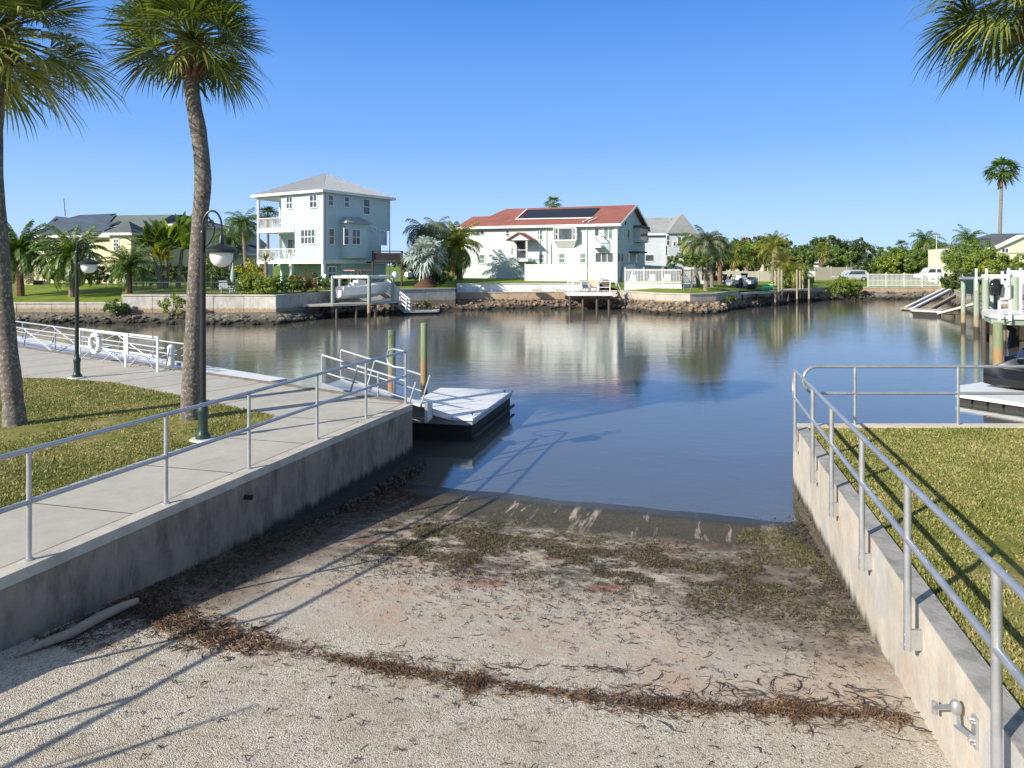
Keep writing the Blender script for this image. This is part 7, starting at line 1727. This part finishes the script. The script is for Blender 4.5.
def small_boat(label, sp, bp, W, H, hull='hull', top=None, seatm='white', z=.25):
    r = empty('moored_boat', (sp[0], sp[1], z), label, 'boat'); s = Vector((sp[0], sp[1], z)); b = Vector((bp[0], bp[1], z)); L = (b-s).length; d = (b-s).normalized(); n = Vector((-d.y, d.x, 0))
    boat_hull(MB(), s, d, n, L, W, H).build('hull', MT[hull], r, True)
    c = s+d*L*.45
    MB().hexa([c+d*x*.3+n*y*.45+Vector((0,0,q)) for q in (H*.5, H+.45) for x, y in ((-1,-1), (.8,-1), (.8,1), (-1,1))]).build('console', MT[seatm], r)
    MB().hexa([c+d*(.45+q*.1)+n*y*.5+d*x*.03+Vector((0,0,H+.2+q*.5)) for q in (0, 1) for x, y in ((-1,-1), (1,-1), (1,1), (-1,1))]).build('windscreen', MT['glass'], r)
    if top:
        m = MB()
        for x, y in ((-.6,-.7), (.6,-.7), (-.6,.7), (.6,.7)): m.tube([c+d*x+n*y+Vector((0,0,H)), c+d*x+n*y+Vector((0,0,H+1.3))], .03, 5)
        m.build('top_frame', MT['alu'], r); MB().hexa([c+d*x*.9+n*y*.85+Vector((0,0,q)) for q in (H+1.3, H+1.38) for x, y in ((-1,-1), (1,-1), (1,1), (-1,1))]).build('canopy', MT[top], r)
    outboard(r, s-d*.22+Vector((0,0,H*.6)), d, n, 1.0, 'black_gloss'); return r
small_boat('long white boat stored along the middle dock left of the kayaks', (at(726, 0, 74).x, 74), (at(758, 0, 76).x, 76), 2.0, .8, 'hull', None, 'white', .45)
small_boat('dark hulled boat on a stand at the left end of the middle dock', (at(742, 0, 70).x, 70), (at(757, 0, 71.6).x, 71.6), 1.5, .65, 'navy', None, 'offwhite', .25)
# tables and clutter around the pool terrace on the middle bank
for i, (px, Y, lab) in enumerate(((717, 79, 'dark patio table set on the terrace beyond the lawn point, left one'), (729, 81, 'dark patio table set on the terrace near the beige fence, right one'))):
    r = empty('patio_table', grd(px, Y), lab, 'table'); b = grd(px, Y)
    MB().lathe(b+Vector((0,0,.70)), [(.6, 0), (.62, .02), (.6, .05)], 14).build('top', MT['dark_wood'], r); MB().lathe(b, [(.3, 0), (.06, .06), (.05, .70)], 8).build('pedestal', MT['dark_wood'], r)
    for k in range(3): lounge('dark patio chair %s the %s terrace table' % (('left of', 'right of', 'behind')[k], ('left', 'right')[i]), b+Vector(((-1.1, 0, 0), (1.1, 0, 0), (0, 1.1, 0))[k]), (0, PI, -PI/2)[k], 'dark_wood', 1.0)
hg = empty('pool_terrace_wall', grd(735, 76), 'low white terrace kerb wall beside the stored white boat', 'wall'); a, b = grd(703, 73), grd(745, 78)
MB().bar(a+Vector((0,0,.12)), b+Vector((0,0,.12)), .3, .4).build('kerb', MT['sea_wall_white'], hg)
# cars
def car(label, name, a, b, W, H, paint, z, kind='suv'):
    """a rear bumper, b front bumper (x, y)"""
    a, b = Vector((a[0], a[1], z)), Vector((b[0], b[1], z)); L = (b-a).length; d = (b-a).normalized(); n = Vector((-d.y, d.x, 0)); r = empty(name, a, label, 'car' if kind != 'van' else 'van')
    X = lambda t, y, zz: a+d*(t*L)+n*y*W/2+Vector((0,0,zz*H))
    secs = []
    prof = [(0, .30, .50, .86), (.02, .20, .56, .95), (.15, .15, .58, 1), (.5, .14, .56, 1), (.72, .15, .54, 1), (.9, .18, .50, .98), (.985, .22, .42, .88), (1, .3, .38, .8)]
    for t, lo_, hi_, w in prof: secs.append([X(t, -w, lo_+.06), X(t, -w*.96, lo_), X(t, w*.96, lo_), X(t, w, lo_+.06), X(t, w, hi_-.05), X(t, w*.94, hi_), X(t, -w*.94, hi_), X(t, -w, hi_-.05)])
    MB().loft(secs).build('body', MT[paint], r, True)
    roof = [(.01, .62), (.05, .93), (.3, 1.0), (.5, .98), (.58, .94), (.75, .56)] if kind != 'sedan' else [(.12, .56), (.25, .92), (.4, 1.0), (.55, .96), (.75, .55)]
    secs = [[X(t, -.92, .52), X(t, .92, .52), X(t, .72, max(h, .53)), X(t, -.72, max(h, .53))] for t, h in roof]
    MB().loft(secs).build('cabin', MT[paint], r)
    for s in (1, -1):
        m = MB(); m.hexa([X(.10, s*.90, .60), X(.66, s*.90, .60), X(.66, s*.86, .60), X(.10, s*.86, .60), X(.12, s*.80, .88), X(.55, s*.80, .88), X(.55, s*.76, .88), X(.12, s*.76, .88)]); m.build('side_window', MT['glass'], r)
    m = MB(); m.hexa([X(.60, -.72, .86), X(.60, .72, .86), X(.575, .7, .9), X(.575, -.7, .9), X(.735, -.84, .60), X(.735, .84, .60), X(.72, .84, .6), X(.72, -.84, .6)]); m.build('windscreen', MT['glass'], r)
    for s in (1, -1):
        for t in (.18, .80):
            c = X(t, s*.93, .20); q = MB()
            for rr2, ww in ((.34, .11),):
                secs = [[c+n*s*w_+(d*math.cos(k*PI/8)+Vector((0,0,math.sin(k*PI/8))))*r_ for k in range(16)] for w_, r_ in ((-ww, rr2*.9), (-ww, rr2), (ww, rr2), (ww+.01, rr2*.7))]; q.loft(secs)
            w = q.build('wheel', MT['rubber'], r, True)
            secs = [[c+n*s*w_+(d*math.cos(k*PI/8)+Vector((0,0,math.sin(k*PI/8))))*r_ for k in range(16)] for w_, r_ in ((.10, .22), (.13, .2), (.12, .05))]; MB().loft(secs).build('rim', MT['alu'], w, True)
        MB().hexa([X(.96, s*.62, .36), X(.995, s*.62, .36), X(.975, s*.9, .36), X(.94, s*.93, .36), X(.955, s*.62, .45), X(.985, s*.62, .45), X(.965, s*.9, .45), X(.93, s*.93, .45)]).build('headlight', MT['lamp_glass'], r)
    return r
car('silver sport utility car parked in front of the beige boundary wall', 'parked_car', (at(865, 0, 100.5).x, 100.5), (at(834.5, 0, 100).x, 100), 1.9, 1.65, 'silver_paint', gz(850, 100))
car('white van parked behind the white picket fence', 'parked_van', (at(941, 0, 93).x, 93), (at(916, 0, 93.3).x, 93.3), 1.9, 1.75, 'car_white', gz(928, 93)+.45, 'suv')
car('white car parked behind the silver fan palm', 'parked_car', (at(407, 0, 78).x, 78), (at(438, 0, 80).x, 80), 1.8, 1.5, 'car_white', gz(425, 78)+.1, 'sedan')
fp = at(936.5, 272, 90); tag(MB().lathe((fp.x, 90, .4), [(.12, 0), (.12, .4), (.075, .45), (.045, 6.2), (.08, 6.25), (.02, 6.35)], 8).build('flagpole', MT['white'], None, True, loc=(fp.x, 90, .4)), 'slim white flagpole without a flag behind the white picket fence', 'flagpole')

# launching skids and floats on the right bank
for i, (a, b, lab) in enumerate((((904, 63, -1.12), (944, 68, .5), 'upper white launching rail sloping up the rocks'), ((911, 60, -1.02), (950, 66, .5), 'lower white launching rail sloping up the rocks'), ((926, 57.5, -1.0), (955, 63, .1), 'rusty white launching rail nearest the water'))):
    A_, B_ = Vector((at(a[0], 0, a[1]).x, a[1], a[2])), Vector((at(b[0], 0, b[1]).x, b[1], b[2])); r = empty('launch_rail', A_, lab, 'launch rail')
    MB().bar(A_, B_, .24, .14).build('beam', MT['white' if i < 2 else 'tan_wood'], r); MB().bar(A_-Vector((0,0,.16)), B_-Vector((0,0,.16)), .18, .16).build('bearer', MT['dark_wood'], r)
for i, (pp_, lab, hh) in enumerate(((((900, 62.5), (927, 60.5), (930, 62.5), (903, 65)), 'dark float against the rocks below the launching rails', -1.02), (((911.5, 56.0), (941.5, 54.2), (943, 56.5), (914, 58.2)), 'pale floating platform nearest the boat lift, low on the water', -.78))):
    r = empty('floating_dock', Vector((at(pp_[0][0], 0, pp_[0][1]).x, pp_[0][1], hh)), lab, 'dock'); Q_ = [Vector((at(px, 0, Y).x, Y, 0)) for px, Y in pp_]
    MB().prism([(p.x, p.y) for p in Q_], hh-.14, hh).build('deck', MT['plank' if i else 'tan_wood'], r); MB().prism([(p.x, p.y) for p in inset(Q_, .15)], -1.5, hh-.142).build('float', MT['rubber'], r)
cb = empty('concrete_walkway', at(950, 300, 50), 'pale concrete walkway sloping from the bank to the pale floating platform', 'walkway')
MB().bar(Vector((at(940, 0, 54.6).x, 54.6, -.98)), Vector((at(976, 0, 52.5).x, 52.5, -.1)), 1.0, .16).build('slab', MT['cap_light'], cb)
for px in (949, 957): MB().lathe((at(px, 0, 54).x, 54, -2.6), [(.42, 0), (.42, 1.55)], 12).build('pier', MT['tan_foot'], cb, True)
# right boat lift
rl = empty('boat_lift', at(990, 300, 38), 'pale green piled boat lift with white beams at the right edge', 'boat lift')
RP = [(963.2, 44, 277, .13), (976.5, 41, 277, .15), (985.5, 37, 277, .17), (1014.8, 36.0, 277, .22), (1037, 35.5, 277, .2), (992, 44, 277, .14)]
for px, Y, pt, r_ in RP: p = at(px, pt, Y); m = MB(); pole(m, p, -2.7, p.z, r_, 10); m.build('pile', MT['pile_pale'], rl, True)
def bz(px, py, Y): return at(px, py, Y)
MB().bar(bz(961, 278, 44), bz(979, 278, 40.5), .22, .16).build('beam', MT['alu'], rl)
MB().bar(bz(982, 276.5, 37.3), bz(1050, 276, 35.2), .22, .2).build('beam', MT['white'], rl)
MB().bar(bz(983, 300, 37.3), bz(1013, 298, 36.2), .12, .12).build('cradle_beam', MT['alu'], rl)
for px, Y, a, b in ((976.2, 39.6, 268.5, 290), (986.4, 36.2, 268.5, 280), (1002.3, 35, 271, 284), (1008.6, 36, 268, 284), (1020.6, 34.6, 268, 314)): MB().bar(at(px, b, Y), at(px, a, Y), .09, .09).build('guide_post', MT['white'], rl)
dr2 = empty('wooden_dock', at(1000, 316, 33), 'pale curved edge dock with a white ladder under the right boat lift', 'dock')
Q5 = [Vector((at(px, 0, Y).x, Y, 0)) for px, Y in ((981.5, 35.5), (990, 33.4), (1010, 32.5), (1045, 32.2), (1050, 36.5), (984, 37.6))]
MB().prism([(p.x, p.y) for p in Q5], .28, .48).build('deck', MT['white'], dr2); MB().prism([(p.x, p.y) for p in inset(Q5, .12)], .0, .278).build('edge_beam', MT['pile_pale'], dr2)
for px, Y in ((984, 36.6), (1001.5, 33.6), (1024, 33.8)): m = MB(); pole(m, (at(px, 0, Y).x, Y), -2.7, .0, .2 if px != 984 else .12, 10); m.build('pile', MT['pile_pale'] if px != 984 else MT['dark_wood'], dr2, True)
MB().tube([(at(1003, 0, 34.4).x, 34.4, -.05), (at(1013, 0, 35.2).x, 35.2, -.5), (at(1010, 0, 35).x, 35, -1.5)], .16, 7).build('brace', MT['rubber'], dr2)
ld_ = empty('dock_ladder', at(1004, 310, 32.4), 'white ladder hooked on the edge of the curved dock', 'ladder')
for px in (999.3, 1010.2): MB().bar(at(px, 321, 32.3), at(px, 300, 32.3), .10, .06).build('rail', MT['white'], ld_)
for py in (303, 309.5, 316): MB().bar(at(999.3, py, 32.3), at(1010.2, py, 32.3), .05, .05).build('rung', MT['white'], ld_)
ob = empty('center_console_boat', at(1000, 292, 36), 'white boat with big black outboard raised on the right boat lift', 'boat')
s = Vector((at(1002, 0, 36.8).x, 36.8, .95)); b = Vector((at(1062, 0, 38.5).x, 38.5, .95)); d = (b-s).normalized(); n = Vector((-d.y, d.x, 0))
boat_hull(MB(), s, d, n, 6.5, 2.2, 1.0).build('hull', MT['hull'], ob, True); outboard(ob, s-d*.42+Vector((0,0,-.12)), d, n, 1.45, 'black_gloss')
c = s+d*1.6; MB().hexa([c+d*x*.5+n*y*.5+Vector((0,0,z)) for z in (.6, 1.6) for x, y in ((-1,-1), (1,-1), (1,1), (-1,1))]).build('console', MT['hull_blue'], ob)
# low boats and gear behind the lift
fence('mesh_fence', 'dark mesh fence on the bank behind the right boat lift', [(966, 60), (978, 56)], 1.6, .3, 'green_black', 'picket', 1.8, .1)

# patio things at the teal house
for i, (px, lab) in enumerate(((224.5, 'white plastic chair on the high wall left of the hedge'), (234, 'white plastic chair nearest the bright green hedge'))):
    lounge(lab, (at(px, 0, 50.9).x, 50.9, .68), -PI/2+(-.5 if i else .6), 'white', 1.0)
um = empty('patio_umbrella', grd(233, 53.5), 'closed sea green patio umbrella left of the hedge', 'umbrella'); b = grd(233, 53.5)
MB().lathe(b, [(.25, 0), (.25, .06), (.03, .08), (.025, 2.2)], 10).build('pole', MT['alu'], um); MB().lathe(b+Vector((0,0,.75)), [(.16, 0), (.21, .3), (.16, .8), (.12, .95), (.03, 1.5)], 10).build('canopy', MT['umbrella_cloth'], um, True)
pt = empty('patio_table', grd(280, 55.5), 'long tan topped patio table behind the dark hedge', 'table'); b = grd(280, 55.5)
MB().bbox(b.x-1.0, b.x+1.0, b.y-.4, b.y+.4, b.z+1.0, b.z+1.07, .02).build('top', MT['tan_wood'], pt)
for x in (-.85, .85): MB().box(b.x+x-.05, b.x+x+.05, b.y-.3, b.y+.3, b.z, b.z+1.0).build('leg', MT['dark_wood'], pt)
lounge('white armchair under the teal house by the right column', (at(318, 0, 58.5).x, 58.5, .95), -2.2, 'white', 1.1)
for k, z in ((0, 3.3), (1, 6.17)):
    p = fL.p(5.1 if k == 0 else 7.2, -1.3, z); lounge(('wooden chair on the lower balcony of the teal house', 'white chair on the upper balcony of the teal house')[k], p, -1.9, ('tan_canvas', 'white')[k], 1.0)
lounge('pale chair beside the wooden one on the lower balcony', fL.p(4.2, -1.2, 3.3), -2.3, 'offwhite', 1.0)
# patio furniture behind the picket fence of the red roofed house
for i, (px, Y, mt_, lab) in enumerate(((604, 71.5, 'white', 'white patio chair behind the low picket fence of the red roofed house'), (633, 70, 'teal_wall', 'pale teal chair behind the left of the pool fence'), (652, 69, 'teal_wall', 'pale teal chair behind the middle of the pool fence'), (667, 68.5, 'offwhite', 'off white chair behind the right of the pool fence'))):
    lounge(lab, grd(px, Y), -1.8, mt_, 1.1)
